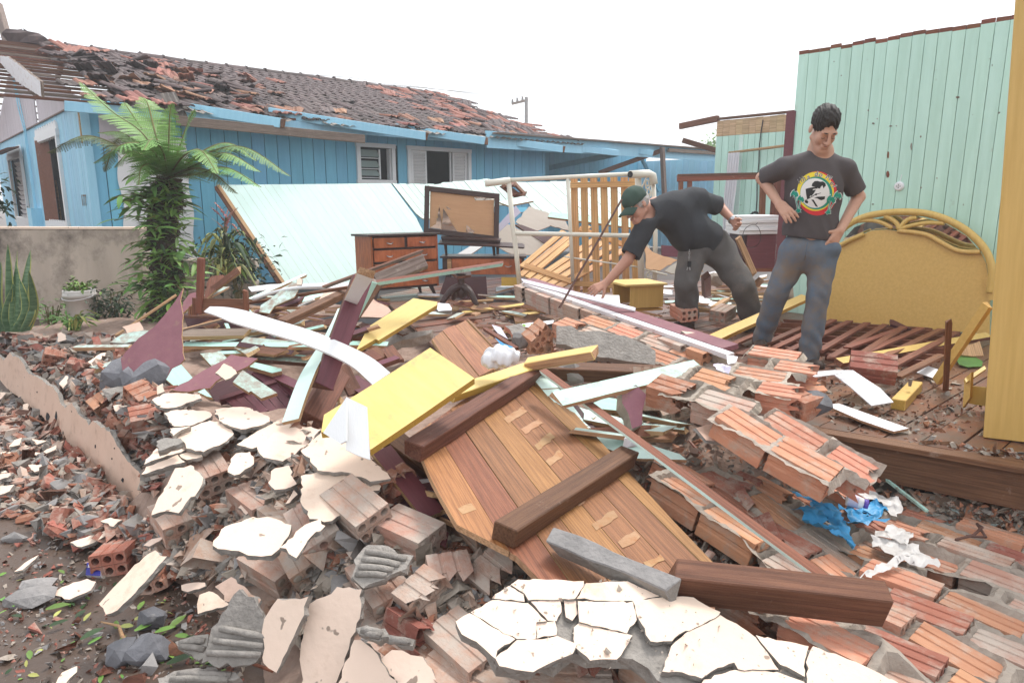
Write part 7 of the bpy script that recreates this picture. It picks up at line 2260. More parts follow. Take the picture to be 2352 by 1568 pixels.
# ================================================================== PEOPLE
M('skin_young', (.56,.33,.24),.5,(.5,.27,.19),9, bump=.05, rnd=0, hrnd=0)
M('skin_old', (.52,.28,.2),.5,(.46,.22,.15),9, bump=.1, bscale=90, rnd=0, hrnd=0)
M('shirt', (.085,.074,.078),.9,(.066,.057,.061),6, bump=.15, bscale=40, rnd=0, hrnd=0)
M('shirt_old', (.042,.044,.05),.9,(.03,.031,.036),6, bump=.15, bscale=40, rnd=0, hrnd=0)
M('jeans', (.13,.17,.225),.9,(.085,.115,.155),5,(1,1,1),(.2,.155,.12),.62,3.2,0,0,.2,60)
M('trousers', (.12,.11,.105),.9,(.085,.078,.074),5,(1,1,1),(.17,.14,.12),.5,3,0,0,.2,60)
M('hair_dark', (.025,.019,.016),.6,(.012,.009,.008),60, rnd=0, bump=.6, bscale=160)
M('hair_grey', (.5,.48,.46),.7,(.35,.33,.32),60, rnd=0, bump=.6, bscale=160)
M('cap_green', (.045,.08,.062),.85,(.033,.062,.048),8, rnd=0, bump=.1)
M('lip', (.4,.15,.13),.5, rnd=0)
M('shoe', (.07,.045,.035),.7,(.045,.03,.024),8, dirt=(.2,.14,.1), amt=.4, rnd=0)
for nm, c in (('print_red', (.62,.03,.04)),('print_yellow', (.85,.68,.05)),('print_green', (.01,.28,.2)),('print_white', (.75,.75,.75)),('print_black', (.02,.02,.022))):
 M(nm, c, .7, c, rnd=0, bump=0)
class SDF:
 def __init__(s, lo, hi, h):
  s.o, s.h = np.array(lo, float), h
  s.n = np.ceil((np.array(hi) - s.o)/h).astype(int) + 1
  s.F = np.full(s.n, 1.0, np.float32)
 def _loc(s, lo, hi):
  a = np.clip(np.floor((np.array(lo) - s.o)/s.h).astype(int),0, s.n)
  b = np.clip(np.ceil((np.array(hi) - s.o)/s.h).astype(int) + 1,0, s.n)
  ax = [s.o[i] + s.h * np.arange(a[i], b[i]) for i in range(3)]
  return tuple(slice(a[i], b[i]) for i in range(3)), np.meshgrid(*ax, indexing='ij')
 def _mix(s, sl_, d, k, sub):
  f = s.F[sl_]
  if sub:
   t = np.maximum(k - np.abs(f + d),0)/max(k, 1e-6)
   s.F[sl_] = np.maximum(f, -d) + t * t * k / 4
  else:
   t = np.maximum(k - np.abs(f - d),0)/max(k, 1e-6)
   s.F[sl_] = np.minimum(f, d) - t * t * k / 4
 def cap(s, a, b, ra, rb=None, k=.03, sub=False):
  rb = ra if rb is None else rb
  a, b = np.array(a, float), np.array(b, float)
  m = max(ra, rb) + k + 4*s.h
  sl_, (X, Y, Z) = s._loc(np.minimum(a, b) - m, np.maximum(a, b) + m)
  d = b - a
  t = np.clip(((X - a[0])*d[0] + (Y - a[1])*d[1] + (Z - a[2])*d[2])/max(d @ d, 1e-9),0,1)
  D = np.sqrt((X - a[0] - d[0]*t) ** 2 + (Y - a[1] - d[1]*t) ** 2 + (Z - a[2] - d[2]*t) ** 2) - (ra + (rb - ra)*t)
  s._mix(sl_, D, k, sub)
  return s
 def ell(s, c, r, rot=None, k=.03, sub=False):
  c = np.array(c, float)
  m = max(r) + k + 4*s.h
  sl_, (X, Y, Z) = s._loc(c - m, c + m)
  P = np.stack([X - c[0], Y - c[1], Z - c[2]],-1)
  if rot is not None:
   P = P @ np.array(rot)[:3, :3]
  q0 = np.sqrt(((P / np.array(r)) ** 2).sum(-1))
  q1 = np.sqrt(((P / np.array(r) ** 2) ** 2).sum(-1))
  s._mix(sl_, q0*(q0 - 1)/np.maximum(q1,1e-6), k, sub)
  return s
 def cut(s, p, n):
  ax = [s.o[i] + s.h * np.arange(s.n[i]) for i in range(3)]
  d = (ax[0] - p[0])[:, None, None]*n[0] + (ax[1] - p[1])[None, :, None]*n[1] + (ax[2] - p[2])[None, None, :]*n[2]
  s.F = np.maximum(s.F, d.astype(np.float32))
  return s
 def wave(s, fn, amp):
  ax = [s.o[i] + s.h * np.arange(s.n[i]) for i in range(3)]
  X, Y, Z = np.meshgrid(*ax, indexing='ij')
  s.F = s.F + (amp * fn(X, Y, Z)).astype(np.float32)
  return s
 def mesh(s, name, mat):
  F = s.F
  S = F < 0
  cnt = np.zeros(tuple(k - 1 for k in F.shape), np.int8)
  C = [(i, j, k) for i in (0,1) for j in (0,1) for k in (0,1)]
  nx, ny, nz = cnt.shape
  for (i, j, k) in C:
   cnt += S[i:i + nx, j:j + ny, k:k + nz]
  act = np.argwhere((cnt > 0) & (cnt < 8))
  idx = np.full(cnt.shape, -1, np.int64)
  idx[tuple(act.T)] = np.arange(len(act))
  acc, num = np.zeros((len(act),3)), np.zeros(len(act))
  for ax in range(3):
   for (i, j, k) in C:
    c0 = [i, j, k]
    if c0[ax]: continue
    c1 = list(c0)
    c1[ax] = 1
    f0, f1 = F[tuple((act + c0).T)], F[tuple((act + c1).T)]
    x = (f0 < 0) != (f1 < 0)
    t = np.where(x, f0/np.where(x, f0 - f1,1),0)
    p = np.array(c0, float) + 0*acc
    p[:, ax] = t
    acc += p * x[:, None]
    num += x
  V = (act + acc / num[:, None])*s.h + s.o
  Q = []
  for ax in range(3):
   a1, a2 = (ax + 1) % 3,(ax + 2) % 3
   A = np.moveaxis(S, ax, 0)
   ch = np.argwhere(np.moveaxis(A[:-1] != A[1:],0, ax))
   ch = ch[(ch[:, a1] > 0) & (ch[:, a2] > 0) & (ch[:, a1] < cnt.shape[a1]) & (ch[:, a2] < cnt.shape[a2])]
   e1, e2 = np.eye(3, dtype=int)[a1], np.eye(3, dtype=int)[a2]
   q4 = np.stack([idx[tuple((ch - e1 - e2).T)], idx[tuple((ch - e2).T)], idx[tuple(ch.T)], idx[tuple((ch - e1).T)]],1)
   neg = ~S[tuple(ch.T)]
   q4[neg] = q4[neg][:, ::-1]
   Q.append(q4)
  Q = np.concatenate(Q)
  me = bpy.data.meshes.new(name)
  me.from_pydata(V.tolist(),[], Q.tolist())
  me.polygons.foreach_set('use_smooth', [True]*len(me.polygons))
  mats_of(me, mat)
  me.update()
  return me
def hand(s, w, d, lat, nrm, curl, spread=.12, thumb=1.0, k=1.0):
 w, d, lat, nrm = Vector(w), Vector(d).normalized(), Vector(lat), Vector(nrm)
 lat = (lat - d * lat.dot(d)).normalized()
 nrm = d.cross(lat) if d.cross(lat).dot(nrm) > 0 else lat.cross(d)
 for i in (-1,-.35,.35,1):
  s.cap(w + d * .012 + lat * .018*i, w + d * .085*k + lat * .031*i, .016,.0125,.014)
 for i, (f, L) in enumerate(((1,.068),(.35,.078),(-.35,.072),(-1,.056))):
  p = w + d * .086*k + lat * .031*f
  dd = (d + lat * spread * f).normalized()
  for j, (r0, r1) in enumerate(((.0105,.0098),(.0098,.009),(.009,.0075))):
   a = curl[j] if isinstance(curl, tuple) else curl
   dd = (dd * math.cos(a) + nrm * math.sin(a)).normalized()
   e = p + dd * L * (.45,.32,.27)[j]
   s.cap(p, e, r0, r1,.004)
   p = e
 p = w + d * .022 + lat * .026
 dd = (d * .6 + lat * .8*thumb + nrm * .35).normalized()
 for j, L in enumerate((.045,.034,.026)):
  e = p + dd * L
  s.cap(p, e, .014 - .002*j, .012 - .002*j, .008)
  p = e
  dd = (dd + d * .35 + nrm * .15).normalized()
def head(s, H, jaw=1.0):
 g = lambda x, y, z: H @ Vector((x, y, z))
 R3 = H.to_3x3()
 s.ell(g(0,-.015,.04),(.074,.096,.088), R3,.02)
 s.ell(g(0,.025,-.042),(.057*jaw, .064,.074), R3,.05)
 s.cap(g(-.012,.068,-.1), g(.012,.068,-.1),.018,.018,.03)
 for sx in (-1,1):
  s.cap(g(sx * .05,-.005,-.06), g(sx * .02,.06,-.1),.016,.014,.04)
  s.ell(g(sx * .036,.058,-.034),(.021,.02,.024), R3,.035)
 s.cap(g(-.038,.073,.014), g(.038,.073,.014),.013,.013,.02)
 for sx in (-1,1):
  s.ell(g(sx * .031,.098,-.008),(.014,.009,.008), R3,.014, True)
  s.ell(g(sx * .031,.073,-.008),(.0125,.0125,.0115), R3,.006)
  s.ell(g(sx * .076,-.012,-.008),(.01,.022,.033), R3,.01)
  s.cap(g(sx * .012,.1,-.04), g(sx * .012,.09,-.042),.008,.008,.008)
 s.cap(g(0,.088,.004), g(0,.113,-.036),.008,.0125,.014)
 s.cap(g(-.02,.086,-.064), g(.02,.086,-.064),.0075,.0075,.01)
 s.cap(g(-.016,.087,-.075), g(.016,.087,-.075),.008,.008,.01)
 s.cap(g(-.022,.1,-.0695), g(.022,.1,-.0695),.003,.003,.004, True)
def face_parts(body, H, brow, lash='hair_dark'):
 g = lambda x, y, z: H @ Vector((x, y, z))
 for sx in (-1,1):
  adopt(MB().tube([g(sx * (.014 + .009*i),.0905 - .0022*i * i * .5 - .0005*i, .017 + .003*(i - i * i / 3.2)) for i in range(5)],[.002,.0032,.003,.0026,.0015],6).obj('eyebrow', brow, None, True), body)
  adopt(MB().tube([g(sx * (.02 + .0055*i),.0835 - .0006*(i - 2) ** 2,-.0135 - .001*(4 - (i - 2) ** 2)) for i in range(5)],.0013,5).obj('eyelashes', lash, None, True), body)
 adopt(MB().tube([g(-.022 + .0074*i, .0925 - .0008*(i - 3) ** 2,-.066 + .0012*(1 - abs(i - 3) % 2)) for i in range(7)],[.001,.003,.0042,.0038,.0042,.003,.001],6).obj('mouth', 'lip', None, True), body)
def basis(f, up, at):
 f = Vector(f).normalized()
 up = (Vector(up) - f * f.dot(Vector(up))).normalized()
 x = f.cross(up)
 M4 = Matrix((x, f, up)).transposed().to_4x4()
 M4.translation = at
 return M4
def J(u, v, y):
 return at_y(u, v, y)
# ------------------------------------------------------------------ the young man, standing, looking down, one hand on his hip, the other in a pocket
def young_man():
 hd = J(1893,296,4.62)
 f = Vector((.04,-.81,-.59))
 H = basis(f, (.02,-.2,1), hd) @ Matrix.Diagonal((1.08,1.08,1.08,1))
 nb = J(1884,352,4.72)
 sR, eR, wR = J(1800,385,4.68), J(1750,409,4.86), J(1789,468,4.66)
 sL, eL, wL = J(1942,387,4.68), J(1972,452,4.74), J(1929,530,4.6)
 hipR, knR, anR = J(1826,582,4.72), J(1786,668,4.74), J(1750,772,4.93)
 hipL, knL, anL = J(1890,582,4.68), J(1880,672,4.62), J(1857,816,4.62)
 ch, wa, pe = J(1870,420,4.7), J(1860,500,4.71), J(1857,566,4.7)
 s = SDF((1.5,4.2,.45),(2.75,5.2,2.4),.0055)
 head(s, H)
 s.cap(H @ Vector((0,-.035,-.05)), nb, .047,.055,.02)
 s.cap(nb, ch, .08,.1,.06).cap(ch, pe, .11,.11,.08)
 s.cap(nb + Vector((0,.02,-.06)), sR, .04,.048,.04).cap(nb + Vector((0,.02,-.06)), sL, .04,.048,.04)
 s.cap(sR, eR, .047,.038,.02).cap(eR, wR, .041,.027,.015)
 s.cap(sL, eL, .047,.04,.02).cap(eL, wL, .042,.028,.015)
 hand(s, wR, J(1822,503,4.56) - wR, Vector((.75,.1,.65)), Vector((.2,1,-.1)),(.22,.3,.25),.16,.2)
 hand(s, wL, J(1905,570,4.58) - wL, Vector((-1,-.3,0)), Vector((0,1,0)),.15)
 for a, b, c in ((hipR, knR, anR),(hipL, knL, anL)):
  s.cap(a, b, .075,.05,.05).cap(b, c, .05,.035,.03)
 body = s.mesh('person', 'skin_young')
 o = link('person', body)
 tag(o, 'young man in a dark printed T-shirt and dirty jeans looking down, hand on hip', 'person', None, 'thing')
 face_parts(o, H, 'hair_dark')
 h = SDF(hd - Vector((.2,.2,.2)), hd + Vector((.2,.2,.22)),.005)
 R3 = H.to_3x3().normalized()
 g = lambda x, y, z: H @ Vector((x, y, z))
 h.ell(g(0,-.018,.05),(.083,.108,.098), R3,.01)
 h.ell(g(.008,.125,.022),(.1,.072,.072), R3,.025, True)
 h.ell(g(0,.1,-.06),(.11,.095,.09), R3,.03, True)
 h.cut(g(0,-.08,-.075), R3 @ Vector((0,.3,-1)))
 h.ell(g(0,-.0,-.085),(.12,.03,.07), R3,.02, True)
 h.wave(lambda X, Y, Z: np.sin(X * 150 + Z * 60 + 2*np.sin(Y * 60))*np.sin(Y * 110 - Z * 90 + 2*np.sin(X * 50)) + .5*np.sin(X * 330 - Y * 170 + 3*np.sin(Z * 40)),.004)
 adopt(link('hair', h.mesh('hair', 'hair_dark')), o)
 t = SDF((1.5,4.25,1.2),(2.75,5.2,2.2),.006)
 t.ell(ch, (.18,.12,.2), None, .04).ell(J(1866,470,4.7),(.182,.126,.2), None, .08).ell(J(1860,535,4.7),(.19,.135,.16), None, .08)
 t.cap(nb + Vector((0,.02,-.035)), sR, .068,.062,.04).cap(nb + Vector((0,.02,-.035)), sL, .068,.062,.04)
 seR, seL = sR.lerp(eR, .82), sL.lerp(eL, .8)
 t.cap(sR, sR.lerp(eR, .95),.064,.07,.03).cap(sL, sL.lerp(eL, .95),.062,.07,.03)
 t.wave(lambda X, Y, Z: 1.4*np.abs(np.sin(Z * 20 + X * 26 + 2*np.sin(X * 9)))*np.exp(-((Z - 1.4)/.13) ** 2) + .8*np.sin((X - Z)*42)*np.exp(-(((X - 1.77)/.12) ** 2 + ((Z - 1.7)/.2) ** 2)) + .5*np.sin(X * 22 + Z * 8) + .4*np.sin(Z * 18 - X * 14 + Y * 9),.0045)
 t.ell(nb + Vector((0,-.055,.06)),(.064,.095,.06), None, .004, True)
 hem = J(1860,548,4.6)
 t.cut(hem, Vector((-.12,0,-1)))
 def cut_sleeve(sd, a, e):
  d = (e - a).normalized()
  m = .14
  c = a + d * (e - a).length
  t.cap(e + d * .075, e + d * .16,.1,.1,.002, True)
 cut_sleeve(-1, sR, sR.lerp(eR, .84))
 cut_sleeve(1, sL, sL.lerp(eL, .8))
 tm = t.mesh('t_shirt', 'shirt')
 to = adopt(link('t_shirt', tm), o)
 j = SDF((1.5,4.2,.45),(2.6,5.25,1.5),.006)
 j.ell(J(1857,572,4.7),(.18,.13,.13), None, .04)
 j.cap(hipR, knR, .1,.077,.06).cap(knR, anR + Vector((0,0,-.02)),.076,.068,.008)
 j.cap(hipL, knL, .1,.077,.06).cap(knL, anL + Vector((0,0,-.02)),.076,.068,.008)
 j.wave(lambda X, Y, Z: np.sin(Z * 60 + X * 22 + 3*np.sin(X * 18))*(np.exp(-((Z - .66)/.13) ** 2) + .6*np.exp(-((Z - 1.0)/.1) ** 2)) + .5*np.sin(Z * 30 + X * 50) + .5*np.sin(X * 45 - Z * 14),.0045)
 j.ell(J(1912,572,4.6),(.055,.05,.05), None, .03)
 adopt(link('jeans', j.mesh('jeans', 'jeans')), o)
 for an, dx in ((anR, -.35),(anL, .15)):
  b = SDF(an - Vector((.3,.4,.3)), an + Vector((.3,.3,.2)),.006)
  d = Vector((dx, -1,0)).normalized()
  z0 = an.z - .055
  b.cap(an + Vector((0,.02,.03)), an + Vector((0,.03,-.03)),.05,.055,.02)
  b.cap(Vector((an.x, an.y + .03, z0)), Vector((an.x, an.y, z0)) + d * .12,.048,.045,.03)
  b.cut(Vector((0,0, z0 - .03)), Vector((0,0,-1)))
  adopt(link('shoe', b.mesh('shoe', 'shoe')), o)
 adopt(MB().tube([J(1855,556,4.552), J(1851,580,4.553), J(1849,596,4.57)],.004,6).obj('fly', 'jeans', None, True), o)
 # --- print on the shirt, laid on its surface
 bv = BVHTree.FromPolygons([v.co for v in tm.vertices],[tuple(p.vertices) for p in tm.polygons])
 def on_shirt(x, y, k):
  d = ray(1731.9 + .11495*x, 354.8 + .11495*y).normalized()
  hit = bv.ray_cast(CAM, d)
  p = hit[0] if hit[0] is not None else CAM + d * 4.9
  return p - d * (.0018 + .0011*k)
 def decal(poly, mat, k, name='shirt_print'):
  bm = bmesh.new()
  f_ = bm.faces.new([bm.verts.new((x, y, 0)) for x, y in poly])
  bmesh.ops.triangulate(bm, faces=[f_])
  for _ in range(6):
   ed = [e for e in bm.edges if e.calc_length() > 70]
   if not ed: break
   bmesh.ops.subdivide_edges(bm, edges=ed, cuts=1)
   bmesh.ops.triangulate(bm, faces=bm.faces[:])
  for v in bm.verts: v.co = on_shirt(v.co.x, v.co.y, k)
  me = bpy.data.meshes.new(name)
  bm.to_mesh(me)
  bm.free()
  mats_of(me, mat)
  adopt(link(name, me), to)
 def circ(cx, cy, rx, ry): return [(cx + rx * math.cos(a), cy + ry * math.sin(a)) for a in [k * .1745 for k in range(36)]]
 pr = lambda *a: [(a[i], a[i + 1]) for i in range(0, len(a),2)]
 decal(circ(1258,778,398,443), 'print_red', 0)
 decal(circ(1228,740,368,390), 'print_yellow', 1)
 decal(circ(1243,772,322,330), 'print_green', 2)
 decal(circ(1218,772,292,298), 'print_white', 3)
 for P in (pr(1150,630,1165,580,1210,535,1270,530,1320,545,1380,540,1430,580,1435,630,1418,640,1408,600,1388,680,1368,620,1340,640,1318,682,1292,680,1270,640,1230,618,1180,600),
    pr(1030,690,1100,670,1180,655,1260,660,1268,682,1180,692,1072,706,1062,780,1072,860,1100,880,1058,885,1042,800), pr(1112,725,1240,705,1185,790,1150,830,1112,820,1105,770),
    pr(1012,918,1215,800,1335,765,1338,774,1225,812,1018,928), pr(1212,796,1245,776,1268,796,1240,824), pr(1200,872,1260,846,1420,838,1412,892,1350,916,1312,906,1380,882,1370,862,1260,874),
    pr(1140,902,1190,905,1268,1030,1278,1052,1230,1036,1180,950), pr(1012,930,1060,915,1086,950,1068,982,1022,966)):
  decal(P, 'print_black', 4)
 def palm(cx, cy, r, bx, by):
  for gr, m, k in ((1.18, 'print_white', 4.5),(1, 'print_green', 5.5)):
   w = 16 if gr > 1 else 9
   decal([(cx - w, cy),(cx + w, cy),(bx + w, by),(bx - w, by)], m, k)
   n = 9
   P = []
   for i in range(2*n):
    a = math.pi * i / n - 1.6
    rr = r * gr * (1 if i % 2 == 0 else .38)*(1.1 if math.sin(a) > .2 else .9)
    P.append((cx + rr * math.cos(a), cy + rr * math.sin(a) + (20 if i % 2 == 0 and abs(math.cos(a)) > .5 else 0)))
   decal(P, m, k + .3)
   decal([(bx + 60*gr * math.cos(a)*(1 if i % 2 else .5), by + 10 + 45*gr * math.sin(a)*(1 if i % 2 else .6)) for i, a in enumerate([k_ * .6283 for k_ in range(10)])], m, k + .3)
 palm(808,775,80,880,1110)
 palm(930,880,75,893,1120)
 palm(1675,810,85,1490,1140)
 palm(1535,885,90,1475,1150)
 def letter(chx, x, y, rot, size):
  for (ox, oy, m, k) in ((7,7, 'print_white', 4.2),(-6,-5, 'print_white', 4.3),(0,0, 'print_black', 5)):
   me = text_mesh(chx, size, .25,0)
   c_, s_ = math.cos(rot), math.sin(rot)
   for v in me.vertices:
    a, b = v.co.x, -v.co.y
    v.co = on_shirt(x + ox + a * c_ - b * s_, y + oy + a * s_ + b * c_, k)
   me.materials.clear()
   mats_of(me, m)
   adopt(link('shirt_lettering', me), to)
 for chx, x, y, rot in (('I', 895,560,-.75),('l', 935,520,-.65),('h', 990,490,-.5),('a', 1080,455,-.35),('d', 1235,395,-.05),('o', 1325,405,.1),('M', 1480,460,.45),('e', 1555,565,.7),('l', 1600,625,.9)):
  letter(chx, x, y, rot, 140)
young_man()
# ------------------------------------------------------------------ the old man, bent forward, reaching down
def old_man():
 O = lambda x, y, Y: J(1317.9 + .2371*x, 388.6 + .2371*y, Y)
 hd = O(605,350,5.62)
 H = basis((-.74,-.46,-.49),(-.5,-.1,.86), hd) @ Matrix.Diagonal((1.1,1.1,1.1,1))
 nb = O(800,375,5.75)
 sR, eR, wR = O(700,540,5.62), O(520,880,5.55), O(305,1110,5.5)
 sL, eL, wL = O(1220,300,5.88), O(1410,360,6.02), O(1545,497,5.86)
 ch, be, pe = O(950,440,5.8), O(1130,610,5.85), O(1300,730,5.92)
 hipR, knR, anR = O(1160,800,5.85), O(1085,1100,5.75), O(1105,1400,5.9)
 hipL, knL, anL = O(1410,800,5.92), O(1640,1130,5.75), O(1730,1470,5.9)
 s = SDF((.5,5.2,.45),(2.35,6.45,2.1),.006)
 head(s, H, 1.08)
 s.cap(H @ Vector((0,-.035,-.04)), nb, .055,.066,.03)
 s.cap(nb, ch, .08,.1,.06).cap(ch, be, .12,.13,.06).cap(be, pe, .13,.12,.06)
 s.cap(nb, sR, .05,.05,.05).cap(nb, sL, .05,.05,.05)
 s.cap(sR, eR, .05,.045,.02).cap(eR, wR, .046,.03,.015)
 s.cap(sL, eL, .05,.044,.02).cap(eL, wL, .045,.03,.015)
 hand(s, wR, O(190,1165,5.46) - wR, Vector((.3,-.6,-.6)), Vector((.35,.1,-1)),(.45,.4,.3),.22,1.0,1.05)
 hand(s, wL, O(1625,590,5.75) - wL, Vector((.5,-.5,.6)), Vector((-.6,-.5,-.5)),(.9,1.1,.8),.05,.5)
 for a, b, c in ((hipR, knR, anR),(hipL, knL, anL)):
  s.cap(a, b, .08,.055,.05).cap(b, c, .055,.04,.03)
 o = link('person', s.mesh('person', 'skin_old'))
 tag(o, 'old man in a green cap and dark T-shirt bending over the rubble and reaching down', 'person', None, 'thing')
 face_parts(o, H, 'hair_grey', 'hair_grey')
 R3 = H.to_3x3().normalized()
 g = lambda x, y, z: H @ Vector((x, y, z))
 h = SDF(hd - Vector((.22,.22,.22)), hd + Vector((.25,.22,.22)),.006)
 h.ell(g(0,-.03,.02),(.086,.1,.085), R3,.01).ell(g(0,.1,-.03),(.1,.1,.12), R3,.02, True)
 h.cut(g(0,0,.045), R3 @ Vector((0,0,1)))
 h.wave(lambda X, Y, Z: np.sin(X * 210 + Z * 90)*np.sin(Y * 150 - Z * 170),.003)
 adopt(link('hair', h.mesh('hair', 'hair_grey')), o)
 c = SDF(hd - Vector((.3,.3,.25)), hd + Vector((.3,.25,.3)),.006)
 c.ell(g(0,-.012,.05),(.093,.115,.1), R3,.01).cut(g(0,0,.025), R3 @ Vector((0,-.12,-1)))
 c.wave(lambda X, Y, Z: np.sin(X * 60)*np.sin(Z * 50 + Y * 40),.002)
 cap = adopt(link('cap', c.mesh('cap', 'cap_green')), o)
 vs, fs = [],[]
 for i in range(9):
  a = (i - 4)/4
  for r_ in (0,.5,1):
   for dz in (0,-.005):
    y = .085 + .085*r_ * (1 - .25*a * a) - .03*a * a
    vs.append(g(a * .078, y, .032 - .03*a * a - .022*r_ + dz))
 for i in range(8):
  for r_ in range(2):
   b, d = i * 6 + r_ * 2,(i + 1)*6 + r_ * 2
   fs += [(b, d, d + 2, b + 2),(b + 1, b + 3, d + 3, d + 1)]
  fs.append((i * 6 + 4, i * 6 + 10, i * 6 + 11, i * 6 + 5))
 adopt(MB().add(vs, fs).obj('brim', 'cap_green', None, True), cap)
 gl = MB()
 for sx in (-1,1):
  gl.tube([g(sx * .033 + .022*math.cos(a),.103,-.012 + .017*math.sin(a)) for a in [k * .5236 for k in range(13)]],.0016,5)
  gl.tube([g(sx * .055,.102,-.006), g(sx * .078,.06,-.004), g(sx * .08,-.005,0)],.0016,5)
 gl.tube([g(-.011,.104,-.008), g(.011,.104,-.008)],.0016,5)
 adopt(gl.obj('glasses', 'steel', None), o)
 t = SDF((.7,5.2,1.0),(2.1,6.4,2.0),.007)
 t.cap(nb.lerp(sR, .3), nb.lerp(sL, .8),.115,.12,.06)
 t.cap(ch, be, .16,.172,.1).cap(be, O(1290,690,5.92),.174,.168,.06)
 t.cap(sR, sR.lerp(eR, .92),.085,.085,.08).cap(sL, sL.lerp(eL, .95),.088,.082,.08)
 t.wave(lambda X, Y, Z: np.abs(np.sin((X * .55 + Z)*17 + 2.2*np.sin(X * 7 - Z * 3))) + .6*np.abs(np.sin((X - Z * .5)*24 + 2*np.sin(Z * 9))) - .6,.005)
 t.cap(nb, H @ Vector((0,-.03,-.1)),.055,.09,.004, True)
 dr, dl = (eR - sR).normalized(),(eL - sL).normalized()
 ER, EL = sR.lerp(eR, .84), sL.lerp(eL, .84)
 t.cap(ER + dr * .09, ER + dr * .2,.115,.115,.002, True)
 t.cap(EL + dl * .1, EL + dl * .2,.12,.12,.002, True)
 t.cut(O(1300,720,5.92),(O(1340,760,5.92) - be).normalized())
 adopt(link('t_shirt', t.mesh('t_shirt', 'shirt_old')), o)
 j = SDF((1.0,5.3,.45),(2.3,6.4,1.6),.007)
 j.cap(O(1180,760,5.86), O(1390,760,5.96),.125,.14,.05)
 j.cap(hipR, knR, .12,.1,.05).cap(knR, anR, .099,.095,.006)
 j.cap(hipL, knL, .132,.104,.05).cap(knL, anL, .103,.095,.006)
 j.cap(O(1250,690,5.9), O(1330,720,5.93),.14,.14,.05)
 j.wave(lambda X, Y, Z: np.sin(Z * 46 + X * 30 + 3*np.sin(X * 12))*(.4 + .4*np.exp(-((Z - .75)/.15) ** 2)) + .7*np.sin(X * 40 - Z * 18),.005)
 adopt(link('trousers', j.mesh('trousers', 'trousers')), o)
 for an, dx in ((anR, -.8),(anL, -.6)):
  b = SDF(an - Vector((.35,.35,.35)), an + Vector((.3,.3,.2)),.008)
  b.cap(an, Vector((an.x, an.y, FZ + .06)),.05,.055,.02)
  b.cap(Vector((an.x, an.y, FZ + .05)), Vector((an.x + dx * .15, an.y - .1, FZ + .045)),.05,.045,.03)
  adopt(link('shoe', b.mesh('shoe', 'shoe')), o)
 d = (wL - eL).normalized()
 a = d.orthogonal().normalized()
 b = d.cross(a)
 wp = wL - d * .01
 w = MB().tube([wp + (a * math.cos(t_) + b * math.sin(t_))*.034 for t_ in [k * .4 for k in range(17)]],.008,6)
 wo = adopt(w.obj('watch', 'steel', None, True), o)
 n = (CAM - wp).normalized()
 adopt(MB().lathe([(.001,.006),(.014,.006),(.017,.0)],12, frame(d, n)).obj('watch_dial', 'paper', None), wo).location = wp + n * .036
 kp = O(1120,790,5.68)
 kr = MB()
 for i in range(5):
  c0 = kp + Vector((0,0,-.018*i))
  kr.tube([c0 + Vector((.006*math.cos(t_)*(1 if i % 2 else .3),.006*math.cos(t_)*(0 if i % 2 else 1),.011*math.sin(t_))) for t_ in [k * .7 for k in range(10)]],.0018,5)
 ko = adopt(kr.obj('key_chain', 'steel', None), o)
 adopt(MB().box(kp + Vector((.004,0,-.11)),(.03,.012,.05)).obj('key_fob', 'black', None), ko)
 for dx in (-.012,.014):
  adopt(MB().bar(kp + Vector((0,0,-.1)), kp + Vector((dx, 0,-.16)),.009,.003,0,(0,-1,0)).obj('key', 'steel', None), ko)
 c0 = O(1660,590,5.74)
 wi = MB().tube([c0 + Vector((.06 + .075*math.cos(t_),0.01*math.sin(3*t_),-.05 + .095*math.sin(t_))) for t_ in [2.6 - k * .33 for k in range(24)]] + [c0 + Vector((.1,0,.06))],.0025,5)
 wi.obj('wire', 'black', None, True, 'loop of thin dark wire held in the old man\'s hand', 'wire')
 plank('wooden_pole', O(1590,660,6.05), O(1750,1020,5.95),.05,.04, 'wood_raw', (0,-1,0), 'wooden pole standing behind the old man\'s thigh', 'pole')
old_man()
